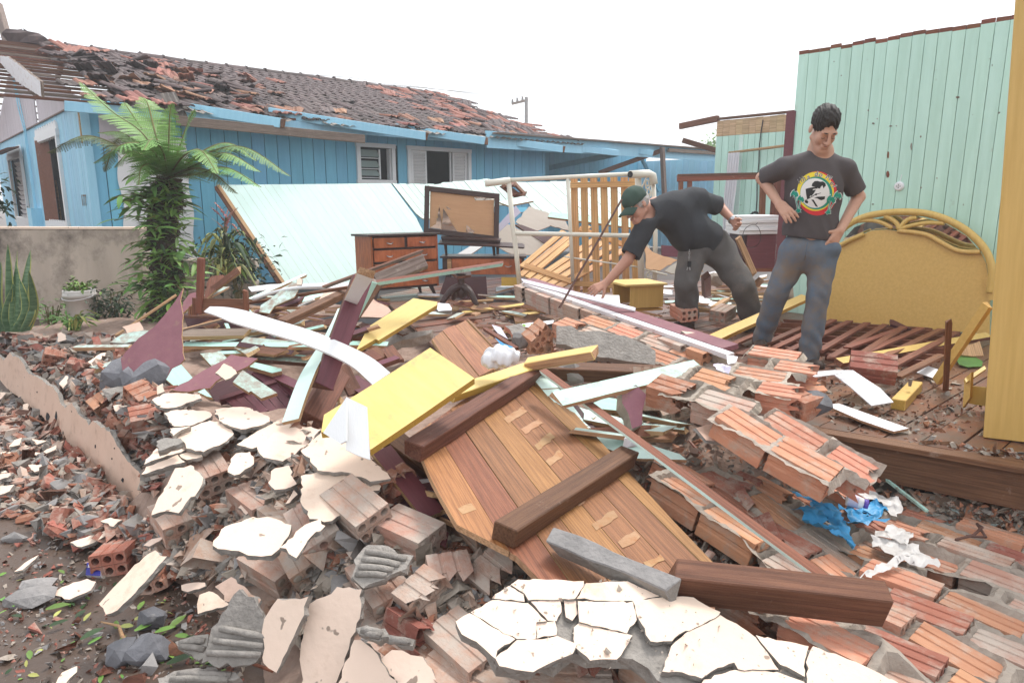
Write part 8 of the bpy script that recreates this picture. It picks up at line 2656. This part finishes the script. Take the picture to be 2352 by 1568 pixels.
# ================================================================== PLANTS, BAGS AND LITTER
def leaf_mesh(L, w, mat, fold=.25, droop=.3, n=4, edge=None):
 vs, fs, ms = [],[],[]
 for i in range(n + 1):
  t = i / n
  ww = w * math.sin(math.pi * min(1,.08 + .92*t)) ** .8*(1 if t < 1 else .05)
  z = -droop * L * t * t
  vs += [(L * t, -ww / 2, z + fold * ww / 2),(L * t, 0, z),(L * t, ww / 2, z + fold * ww / 2)]
 for i in range(n):
  a = i * 3
  fs += [(a, a + 3, a + 4, a + 1),(a + 1, a + 4, a + 5, a + 2)]
 return MB().add(vs, fs).mesh('leaf', mat, True)
def frond(root, pts, Lmax, mat, name='frond', droop=.25, seed=0):
 P = smooth_curve(pts, 12)
 n = len(P)
 m = MB()
 m.tube(P, [.011*(1 - .85*i / n) + .001 for i in range(n)],5,1)
 rr = random.Random(seed)
 cum = [0]
 for i in range(1, n): cum.append(cum[-1] + (P[i] - P[i - 1]).length)
 tot = cum[-1]
 k = int(tot / .026)
 for j in range(k):
  d = tot * (.1 + .9*j / k)
  i = max(1, min(n - 1, next((a for a in range(n) if cum[a] >= d), n - 1)))
  p = P[i - 1].lerp(P[i],(d - cum[i - 1])/max(cum[i] - cum[i - 1],1e-6))
  t = (P[i] - P[i - 1]).normalized()
  side = t.cross(Vector((0,0,1)))
  side = side.normalized() if side.length > .15 else t.cross(Vector((0,1,0))).normalized()
  u = j / k
  l = 1.25*Lmax * (math.sin(math.pi * min(1,.2 + .8*u)) ** .7)*rr.uniform(.85,1.05)
  for sg in (-1,1):
   pd = (side * sg + t * .35 + Vector((0,0,-droop * rr.uniform(.5,1.4)))).normalized()
   pn = pd.cross(t).normalized()
   q_ = max(3, int(l / .016))
   for s in range(q_):
    a = s / q_
    c = p + pd * l * a + Vector((0,0,-.35*droop * l * a * a))
    w = .027*(1 - a * .7)
    m.add([c, c + t * w + pd * .006, c + pd * (l / q_)*.95, c - t * w + pd * .006],[(0,1,2,3)])
 return adopt(m.obj(name, [mat, 'stem'], None, False), root)
def tree_fern():
 y = 6.9
 b = at_y(372,735, y)
 top = at_y(386,408, y)
 r = empty('tree_fern', 'green tree fern with a shaggy dark trunk in front of the blue house', 'tree', b)
 tr = smooth_curve([b, at_y(385,640, y), at_y(372,540, y), at_y(385,470, y), top],5)
 n = len(tr)
 m = MB().tube(tr, [.145 - .035*i / n + .015*math.sin(i * 1.3) for i in range(n)],14)
 m.v = [tuple(Vector(v) + Vector((R.gauss(0,.02), R.gauss(0,.02), R.gauss(0,.01)))) for v in m.v]
 for _ in range(420):      # root fibres and old frond bases
  t = R.random()
  c = tr[int(t * (n - 1))]
  a = R.uniform(0,6.28)
  d = Vector((math.cos(a), math.sin(a), R.uniform(-.6,.5)))
  m.tube([c + d * .09, c + d * .165 + Vector((0,0, R.uniform(-.08,.03)))],[.012,.003],3)
 adopt(m.obj('trunk', 'trunk_fern', None), r)
 F = [(((300,352,-.1),(200,312,-.2),(108,352,-.25)),.2, 'leaf_fern_old'),(((330,310,0),(255,255,.05),(183,188,.1)),.17, 'leaf_fern'),(((320,330,.2),(270,320,.3),(240,395,.35)),.17, 'leaf_fern_old'),
   (((387,340,-.05),(390,262,-.08),(396,236,-.1)),.13, 'leaf_fern'),(((412,340,.1),(432,280,.15),(448,250,.15)),.13, 'leaf_fern'),(((460,358,-.1),(560,338,-.2),(668,405,-.25)),.19, 'leaf_fern'),
   (((455,375,-.3),(520,352,-.45),(600,395,-.5)),.2, 'leaf_fern'),(((340,320,.3),(305,265,.5),(285,235,.6)),.2, 'leaf_fern'),(((345,365,-.35),(300,350,-.5),(262,385,-.55)),.17, 'leaf_fern'),
   (((430,390,-.3),(480,392,-.45),(545,445,-.5)),.18, 'leaf_fern_old'),(((355,300,.2),(340,240,.3),(325,222,.35)),.2, 'leaf_fern'),(((350,380,-.3),(325,385,-.45),(318,425,-.5)),.15, 'leaf_fern'),
   (((470,345,.3),(530,330,.45),(590,370,.5)),.18, 'leaf_fern'),(((330,345,.1),(280,305,.1),(225,305,.1)),.18, 'leaf_fern')]
 F += [(((450,400,-.4),(520,385,-.6),(600,430,-.7)),.18, 'leaf_fern'),(((350,345,-.5),(290,330,-.8),(215,375,-.9)),.19, 'leaf_fern'),(((375,350,-.5),(350,320,-.8),(330,345,-1.0)),.16, 'leaf_fern'),(((420,360,-.5),(460,345,-.8),(500,400,-.9)),.17, 'leaf_fern')]
 for i, (ps, L, mt) in enumerate(F):
  frond(r, [top] + [at_y(u, v, y + dy) for u, v, dy in ps], L, mt, seed=i)
 e = empty('epiphyte', 'leafy green epiphyte growing all round the tree fern trunk', 'plant', at_y(372,640, y - .2))
 ms = [leaf_mesh(.23,.048, mt, .3,.25) for mt in ('leaf_fern', 'leaf_mid', 'leaf_fern', 'leaf_yellow')]
 for k in range(49):
  t = R.random() ** .8
  c = at_y(378 + R.gauss(0,8),735 - 330*t + R.uniform(-10,10), y)
  a = R.uniform(-3.4,.3)
  d = Vector((math.cos(a), math.sin(a)*.8,.35)).normalized()
  L = R.uniform(.25,.5)*(1 if t < .8 else .6)
  e1 = c + d * L + Vector((0,0,-.08))
  pts = smooth_curve([c, c + d * L * .5 + Vector((0,0,.04)), e1],4)
  adopt(MB().tube(pts, .006,4).obj('stalk', 'stem', None), e)
  for i in range(6):
   p = pts[3 + (i * 5) // 6] if 3 + (i * 5) // 6 < len(pts) else e1
   aa = a + (.9 if i % 2 else -.9) + R.uniform(-.3,.3)
   M4 = Matrix.Translation(p) @ Euler((R.uniform(-.5,.5), R.uniform(-.5,.4), aa)).to_matrix().to_4x4() @ Matrix.Diagonal([R.uniform(.7,1.15)]*3 + [1])
   adopt(link('leaf', R.choice(ms[:3] if R.random() < .93 else ms), None, M4), e)
 m = MB()
 bs = [v.co.copy() for v in ms[0].vertices]
 fc = [tuple(p.vertices) for p in ms[0].polygons]
 for k in range(520):
  c = at_y(378 + R.gauss(0,22),740 - 300*R.random(), y + R.gauss(-.05,.16))
  M4 = Matrix.Translation(c) @ Euler((R.uniform(-.7,.7), R.uniform(-.7,.5), R.uniform(-3.6,.5))).to_matrix().to_4x4() @ Matrix.Diagonal([R.uniform(.4,.85)]*3 + [1])
  m.add([M4 @ v for v in bs], fc, R.choice((0,0,1)))
 o = adopt(m.obj('inner_foliage', ['leaf_mid', 'leaf_dark'], None, True), e)
 o['kind'] = 'stuff'
tree_fern()
def blade(pts, w, mats, twist=0.0):
 P = smooth_curve(pts, 5)
 n = len(P)
 vs, fs, mi = [],[],[]
 for i, p in enumerate(P):
  t = i / (n - 1)
  ww = w * (math.sin(math.pi * (.25 + .75*t)) ** .6 if t < 1 else .02)
  a = twist * t
  s = Vector((math.cos(a), math.sin(a),0))
  f = Vector((0,-.25*ww, 0))
  for k in (-1,-.78,0,.78,1):
   vs.append(p + s * ww / 2*k + f * (1 - k * k))
 for i in range(n - 1):
  for k in range(4):
   a = i * 5 + k
   fs.append((a, a + 1, a + 6, a + 5))
   mi.append(1 if k in (0,3) else 0)
 return MB().add(vs, fs, mi)
def garden_plants():
 y = 6.5
 r = empty('snake_plant', 'tall snake plant with yellow edged blades by the grey garden wall', 'plant', at_y(45,760, y))
 for (x0, x1, xm, v, tw) in ((10,2,-4,600,.3),(22,18,22,560,.2),(30,40,34,572,2.2),(45,70,55,574,.4),(30,45,60,640,.9),(52,76,72,655,.3),(20,28,14,660,.5),(62,66,78,620,1.2),(2,-10,-12,640,.2),(38,36,44,600,.1)):
  m = blade([at_y(x0,762, y), at_y(xm, (762 + v)/2 + 10, y - .05), at_y(x1, v, y + R.uniform(-.15,.15))],.085, None, tw)
  adopt(m.obj('leaf', ['leaf_snake', 'leaf_yellow'], None, True), r)
 b = at_y(172,778,6.3)
 r = empty('bromeliad', 'light green bromeliad rosette on the edge of the shard heap', 'plant', b)
 for k in range(14):
  a = k * 2.4
  L = R.uniform(.22,.34)
  d = Vector((math.cos(a), math.sin(a),0))
  m = blade([b, b + d * L * .35 + Vector((0,0, L * .75)), b + d * L + Vector((0,0, L * R.uniform(.35,.9)))],.055, None, a + 1.57)
  adopt(m.obj('leaf', [R.choice(('leaf_fern', 'leaf_mid', 'leaf_yellow')), 'leaf_fern'], None, True), r)
 c = at_y(191,745,7.1)
 bk = empty('bucket', 'dirty white plastic bucket used as a planter by the grey garden wall', 'bucket', c)
 adopt(link('bucket_body', MB().lathe([(.001,0),(.125,0),(.128,.02),(.148,.3),(.155,.3),(.155,.325),(.15,.33),(.152,.36),(.148,.37),(.14,.36),(.135,.3),(.001,.3)],24).mesh('bucket_body', 'bag_dirty', True), None, Matrix.Translation(c)), bk)
 adopt(MB().tube([c + Vector((.155*math.cos(a),-.165*abs(math.sin(a)) - .0,.31 - .035*math.sin(a)*1)) for a in [-.1 + k * .27 for k in range(13)]],.004,5).obj('handle', 'paper', None, True), bk)
 adopt(MB().box((0,0,0),(.42,.3,.03)).obj('bucket_stand', 'wood_brown', None), bk).location = c + Vector((0,0,-.032))
 def bush(name, lab, c, rx, ry, rz, n, mt, L=.07, w=.03, cat='shrub'):
  t = empty(name, lab, cat, c)
  m = MB()
  lm = leaf_mesh(L, w, mt, .3,.3,2)
  base = [v.co.copy() for v in lm.vertices]
  fcs = [tuple(p.vertices) for p in lm.polygons]
  for _ in range(n):
   d = Vector((R.gauss(0,.45), R.gauss(0,.45), R.gauss(0,.42)))
   M4 = Matrix.Translation(c + Vector((d.x * rx, d.y * ry, rz + d.z * rz))) @ Euler((R.uniform(-.8,.8), R.uniform(-.8,.8), R.uniform(0,6.3))).to_matrix().to_4x4() @ Matrix.Diagonal([R.uniform(.6,1.3)]*3 + [1])
   m.add([M4 @ v for v in base], fcs)
  o = adopt(m.obj('foliage', mt, None, True), t)
  o['kind'] = 'stuff'
  s = MB()
  for _ in range(7):
   s.tube([c + Vector((R.uniform(-.05,.05), R.uniform(-.05,.05),-.05)), c + Vector((R.uniform(-1,1)*rx * .7, R.uniform(-1,1)*ry * .7, rz * 1.6))],[.012,.004],4)
  o = adopt(s.obj('stem', 'stem', None), t)
  o['kind'] = 'stuff'
 bush('shrub', 'dark green creeper spilling over beside the white bucket', at_y(250,755,7.2),.3,.2,.24,420, 'leaf_dark')
 bush('potted_plant', 'small leafy plant and dry stems growing in the white bucket', c + Vector((.03,0,.32)),.16,.13,.08,130, 'leaf_mid', .06,.03, 'plant')
 bush('shrub', 'low weedy shrub between the snake plant and the bucket', at_y(120,760,7.0),.22,.18,.17,150, 'leaf_mid', .06,.02)
 bush('shrub', 'dark shrub in the shade under the edge of the leaning mint panel', at_y(545,680,8.0),.45,.3,.4,620, 'leaf_dark', .08,.04)
 bush('shrub', 'dark shrub at the corner of the blue house beyond the garden wall', at_y(-22,520,9.4),.3,.3,.4,380, 'leaf_dark', .1,.04)
 bush('shrub', 'green undergrowth at the foot of the tree fern', at_y(400,745,6.8),.35,.25,.16,260, 'leaf_mid', .07,.025)
 c = at_y(518,660,7.6)
 t = empty('cordyline', 'drooping cordyline with pink top leaves beside the leaning mint panel', 'plant', c)
 top = at_y(516,545,7.6)
 adopt(MB().tube([c, at_y(514,600,7.6), top, at_y(520,500,7.6)],.018,6).obj('stem', 'stem', None), t)
 for k in range(44):
  f = k / 44
  z = c.lerp(top, .25 + .75*f) if f < .8 else top.lerp(at_y(520,492,7.6),(f - .8)*5)
  a = k * 2.4
  L = R.uniform(.28,.42) if f < .8 else R.uniform(.14,.22)
  d = Vector((math.cos(a), math.sin(a),0))
  up = .5 if f > .6 else .3
  m = blade([z, z + d * L * .45 + Vector((0,0, L * up)), z + d * L * .95 + Vector((0,0, L * (up - .75 if f < .85 else up + .4)))],.06 if f < .8 else .05, None, a + 1.57)
  mt = 'leaf_pink' if f > .84 else R.choice(('leaf_mid', 'leaf_fern_old', 'leaf_yellow', 'leaf_dark', 'leaf_dark'))
  adopt(m.obj('leaf', [mt, 'leaf_yellow' if f < .85 and R.random() < .5 else mt], None, True), t)
garden_plants()
def crumple(name, poly, pl, amp, freq, mat, label, cat, th=.02, holes=0.0, step=.02):
 bm = bmesh.new()
 W3 = [on_plane(u, v, pl) for u, v in poly]
 bm.faces.new([bm.verts.new(w) for w in W3])
 bmesh.ops.triangulate(bm, faces=bm.faces[:])
 for _ in range(7):
  ed = [e for e in bm.edges if e.calc_length() > step]
  if not ed: break
  bmesh.ops.subdivide_edges(bm, edges=ed, cuts=1)
  bmesh.ops.triangulate(bm, faces=bm.faces[:])
 n = pl[1] if pl[1].dot(CAM - pl[0]) > 0 else -pl[1]
 for v in bm.verts:
  c = v.co
  k = mnoise.noise(c * freq) + .6*abs(mnoise.noise(c * freq * 2.3 + Vector((5,1,2)))) + .25*mnoise.noise(c * freq * 6)
  v.co = c + n * (amp * k + th) + Vector((mnoise.noise(c * freq * 3), mnoise.noise(c * freq * 3 + Vector((9,9,9))),0))*amp * .5
 if holes:
  bmesh.ops.delete(bm, geom=[f for f in bm.faces if mnoise.noise(f.calc_center_median()*16) > holes], context='FACES')
 me = bpy.data.meshes.new(name)
 bm.to_mesh(me)
 bm.free()
 me.polygons.foreach_set('use_smooth', [True]*len(me.polygons))
 mats_of(me, mat)
 return tag(link(name, me), label, cat)
RP = pl3(at_z(1800,1200,.32), at_z(2050,1200,.24), at_z(1950,1290,.3))
crumple('plastic_rag', q(9,620,605,700,602,720,580,870,640,960,600,905,560,975,545,1000,600,1110,602,1158,640,1090,652,1010,672,1158,702,1010,712,930,690,965,830,935,822,910,810,860,792,800,742,700,702,670,650), RP, .05,9, 'rag_blue', 'torn bright blue plastic sheet crumpled on the fallen brick wall', 'plastic sheet', .03,.42)
crumple('plastic_rag', q(9,588,520,640,535,700,560,770,596,765,605,690,575,620,548), RP, .02,14, 'rag_blue', 'thin frayed strand of blue plastic beside the blue sheet', 'plastic strip', .03)
crumple('plastic_bag', q(9,700,520,860,500,960,488,1060,520,1180,590,1235,640,1200,660,1100,600,1000,590,900,570,820,540,710,535), RP, .04,10, 'bag_dirty', 'grey white plastic film under the purple capped bottle', 'plastic bag', .03)
crumple('plastic_bag', q(9,1060,775,1150,790,1300,850,1420,920,1432,952,1330,945,1200,890,1090,850), RP, .04,10, 'bag_dirty', 'long dirty white plastic bag strip below the blue sheet', 'plastic bag', .03)
crumple('plastic_bag', q(9,995,990,1090,935,1200,905,1255,920,1180,945,1080,975,1060,1008,1030,985), RP, .03,12, 'bag_dirty', 'small white plastic scrap nearest the heavy dark beam', 'plastic bag', .02)
crumple('plastic_bag', q(9,1070,750,1180,728,1280,740,1285,790,1240,835,1160,800,1080,780), RP, .04,12, 'bag_dirty', 'grey crumpled bag between the blue sheet and the long strip', 'plastic bag', .03)
crumple('plastic_bag', q(6,210,1290,270,1275,330,1310,320,1360,250,1370,225,1330), plz(1660,850,.8,0,-.4),.03,14, 'lilac_white', 'crumpled white and pink wrapper beside the small brickwork block', 'wrapper', .0)
crumple('paper_sheet', q(6,300,1225,380,1240,370,1280,310,1290), plz(1680,825,.72,0,-.6),.01,10, 'paper', 'printed white card behind the small brickwork block', 'paper', 0)
def bag():
 s = SDF(at_z(1150,815,.84) - Vector((.16,.16,.16)), at_z(1150,815,.84) + Vector((.16,.16,.16)),.006)
 c = at_z(1150,818,.84)
 s.ell(c, (.085,.06,.055), None, .02).cap(c + Vector((-.06,-.02,-.02)), c + Vector((.07,.0,.0)),.035,.02,.03)
 s.wave(lambda X, Y, Z: np.sin(X * 70 + Z * 50 + 3*np.sin(Y * 60)) + .6*np.sin(X * 150 - Z * 60),.006)
 o = link('plastic_bag', s.mesh('plastic_bag', 'bag_white'))
 tag(o, 'crumpled white plastic bag on the upper end of the wooden panel', 'plastic bag')
bag()
def bottle():
 A, B = at_z(*q(9,920,530)[0],.34), at_z(*q(9,1046,562)[0],.33)
 F = frame((B - A),(0,0,1)) @ Euler((0, rad(90),0)).to_matrix().to_4x4()
 F.translation = A
 L = (B - A).length
 r = empty('bottle', 'small white bottle with a purple cap lying on the plastic film', 'bottle', A)
 adopt(link('bottle_body', MB().lathe([(.001,0),(.026,.002),(.028,.01),(.028, L * .68),(.017, L * .8),(.017, L * .82)],16).mesh('bottle_body', 'white_paint', True), None, F), r)
 M('purple_cap', (.16,.1,.5),.4, rnd=0)
 adopt(link('bottle_cap', MB().lathe([(.019, L * .8),(.02, L * .81),(.02, L),(.001, L)],14).mesh('bottle_cap', 'purple_cap', True), None, F), r)
 adopt(link('bottle_label', MB().lathe([(.0287, L * .1),(.0287, L * .55)],16).mesh('bottle_label', 'lilac_white', True), None, F), r)
bottle()
M('packet_blue', (.03,.03,.28),.4,(.02,.02,.2),12, rnd=0)
o = slab('blue_packet', q(7,598,740,694,738,690,832,588,826), plz(*q(7,640,790)[0],.03,-.1,-.6),.02,['packet_blue', 'paper'], 'small blue packet with a white printed band on the mud', 'packet')
adopt(slab('packet_band', q(7,608,752,686,750,682,772,604,774), plz(*q(7,640,790)[0],.0315,-.1,-.6),.001,['lilac_white', 'paper']), o)
LM = [leaf_mesh(.09,.04, m, .2,.15,3) for m in ('leaf_mid', 'leaf_dark', 'leaf_mid', 'leaf_yellow')]
def litter(mesh, name, poly, n, lab, cat, grp, s0, s1, up=.012):
 for p in drop_np(*np.array(sample_zone(poly, n, rs)).T):
  M4 = Matrix.Translation((p[0], p[1], p[2] + up)) @ Euler((rs.gauss(0,.25), rs.gauss(0,.25), rs.uniform(0,6.3))).to_matrix().to_4x4() @ Matrix.Diagonal([rs.uniform(s0, s1)]*3 + [1])
  tag(link(name, rs.choice(mesh), None, M4), lab, cat, grp)
litter(LM, 'fallen_leaf', [(0,1300),(200,1310),(420,1400),(540,1500),(540,1568),(0,1568)],80, 'small wet fallen leaf lying on the mud', 'leaf', 'fallen leaves on the mud', .2,.6)
for k, (x, y, s, a, lab) in enumerate(((320,1100,1.6,.3, 'long pale green leaf curled on the mud'),(930,1170,1.8,.3, 'yellow green leaf beside the sharp blue grey rock'),(800,1235,1.0,2, 'round green leaf at the top of the twig'),
          (1070,1260,1.3,.4, 'green leaf left of the leafy sprig on the mud'),(1170,1230,1.5,1.2, 'green leaf standing in the sprig on the mud'),(1210,1280,1.2,-.3, 'lowest green leaf of the sprig on the mud'),(930,1250,1.4,.7, 'broad green leaf behind the rounded grey rock'),
          (560,1310,1.5,.9, 'dark green leaf with a white scrap on the mud'),(340,1220,1.2,.6, 'green leaf flat on the mud left of the twig'),(1150,1480,1.6,.5, 'bluish green leaf behind the flat ridged mortar slab'))):
 p = drop(*q(7, x, y)[0])
 tag(link('fallen_leaf', LM[(0,3,0,0,0,2,0,1,1,1)[k]], None, Matrix.Translation(p + Vector((0,0,.025))) @ Euler((.2,-.2, a)).to_matrix().to_4x4() @ Matrix.Diagonal((s * .62, s * .5, s * .6,1))), lab, 'leaf')
MB().tube([drop(*q(7, a, b)[0]) + Vector((0,0,.03)) for a, b in ((700,1195),(825,1225),(850,1300),(940,1400))],[.003,.006,.008,.007],5).obj('twig', 'wood_raw', None, True, 'thin brown twig lying among the grey rocks on the mud', 'twig')
MB().tube([drop(*q(7, a, b)[0]) + Vector((0,0,.04)) for a, b in ((1600,1450),(1750,1510),(1880,1560))],.006,5).obj('twig', 'wood_red', None, True, 'thin reddish twig at the foot of the upright salmon slabs', 'twig')
MB().tube([at_z(*q(9, a, b)[0],.24) for a, b in ((1540,760),(1640,735),(1690,690),(1660,670),(1710,745),(1600,740))],.006,5).obj('wire', 'rust', None, True, 'rusty bent wire lying on the fallen brick sheet', 'wire')
GL = [hull([(R.uniform(-.05,.05), R.uniform(-.03,.03), z) for z in (0,.003) for _ in range(4)], 'glass_shard', 'glass_shard') for _ in range(5)]
litter(GL, 'glass_shard', q(9,1280,640,1500,640,1700,720,1900,800,1850,1000,1500,900,1300,740),46, 'greenish window glass splinter lying on the fallen brick sheet', 'glass', 'glass splinters on the fallen brick sheet', .4,1.2,.05)
def scraps(poly, n, z0, z1, lab, grp, mts, L0=.2, L1=.7, yaw=None):
 for i, (u, v) in enumerate(sample_zone(poly, n, rs)):
  z = rs.uniform(z0, z1)
  c = at_z(u, v, z)
  a = rs.uniform(-.5,.5) + (yaw if yaw is not None else rs.choice((0,0,.8,-.6,2.2)))
  d = Vector((math.cos(a), math.sin(a), rs.gauss(0,.12)))
  L = rs.uniform(L0, L1)
  m = rs.choice(mts)
  plank('scrap_board', c - d * L / 2, c + d * L / 2, rs.uniform(.03,.1),.02,[m, 'wood_raw' if m != 'wood_grey' else 'wood_brown'],(rs.gauss(0,.3), rs.gauss(-.2,.3),1), lab, 'board', grp, jag=.02)
MIX = ['mint_dusty', 'wood_brown', 'wood_grey', 'maroon', 'wood_red', 'mint_board', 'wood_brown', 'maroon_dark']
scraps([(440,700),(640,680),(900,680),(1000,740),(860,790),(720,820),(560,820),(430,800)],76,.48,.62, 'short scrap of broken board inside the timber heap', 'board scraps in the timber heap', MIX)
scraps([(880,1000),(960,1040),(1050,1200),(980,1180),(900,1080)],12,.34,.46, 'dark scrap of board under the left edge of the wooden panel', 'board scraps under the wooden panel', ['wood_brown', 'maroon', 'maroon_dark'])
scraps([(1020,690),(1200,660),(1500,690),(1560,740),(1300,760),(1050,760)],36,.52,.58, 'splintered lath on the timber floor behind the wooden panel', 'laths on the timber floor', ['wood_raw', 'wood_red', 'wood_brown', 'mint_dusty', 'wood_grey'],.1,.4)
scraps([(1250,860),(1420,900),(1560,990),(1500,1040),(1380,1000)],12,.46,.55, 'mint or brown scrap between the wooden panel and the brick slabs', 'board scraps beside the wooden panel', ['mint_board', 'mint_lit', 'mint_lit', 'wood_red'],.15,.4)
scraps([(1520,640),(1640,600),(1820,640),(1800,720),(1600,740)],30,.53,.68, 'broken lath on the floor behind the two men', 'laths behind the two men', ['mint_board', 'wood_raw', 'wood_brown', 'white_dusty', 'mint_lit'],.2,.6)
mass('floor_rubble', ['mortar', 'brick_red', 'wood_brown', 'mortar', 'wood_red', 'wood_brown', 'mortar_cut'],[([(1000,690),(1200,650),(1560,690),(1600,760),(1200,760)],900),([(1850,860),(2100,840),(2260,900),(2260,1000),(1920,1000)],1000),([(1650,760),(1900,720),(2240,800),(2240,860),(1800,860)],900),([(2080,1010),(2352,1040),(2352,1062),(2080,1030)],250)], 'splinters and crumbs strewn over the timber floor', rs, .009)
# ================================================================== MISTY AIR, ALSO STANDING IN FOR LENS GLOW
def haze():
 m = bpy.data.materials.new('haze')
 m.use_nodes = True
 nt = m.node_tree
 for n in list(nt.nodes):
  if n.type != 'OUTPUT_MATERIAL': nt.nodes.remove(n)
 v = nt.nodes.new('ShaderNodeVolumePrincipled')
 v.inputs['Color'].default_value = (.95,.97,1,1)
 v.inputs['Density'].default_value = .004
 v.inputs['Anisotropy'].default_value = .3
 nt.links.new(v.outputs[0],[n for n in nt.nodes if n.type == 'OUTPUT_MATERIAL'][0].inputs['Volume'])
 me = MB().box((0,0,5.9),(720,720,13.8)).mesh('haze', 'mud')
 me.materials.clear()
 me.materials.append(m)
 o = link('haze', me)
 o['kind'] = 'stuff'
 S.cycles.volume_bounces = 1
haze()
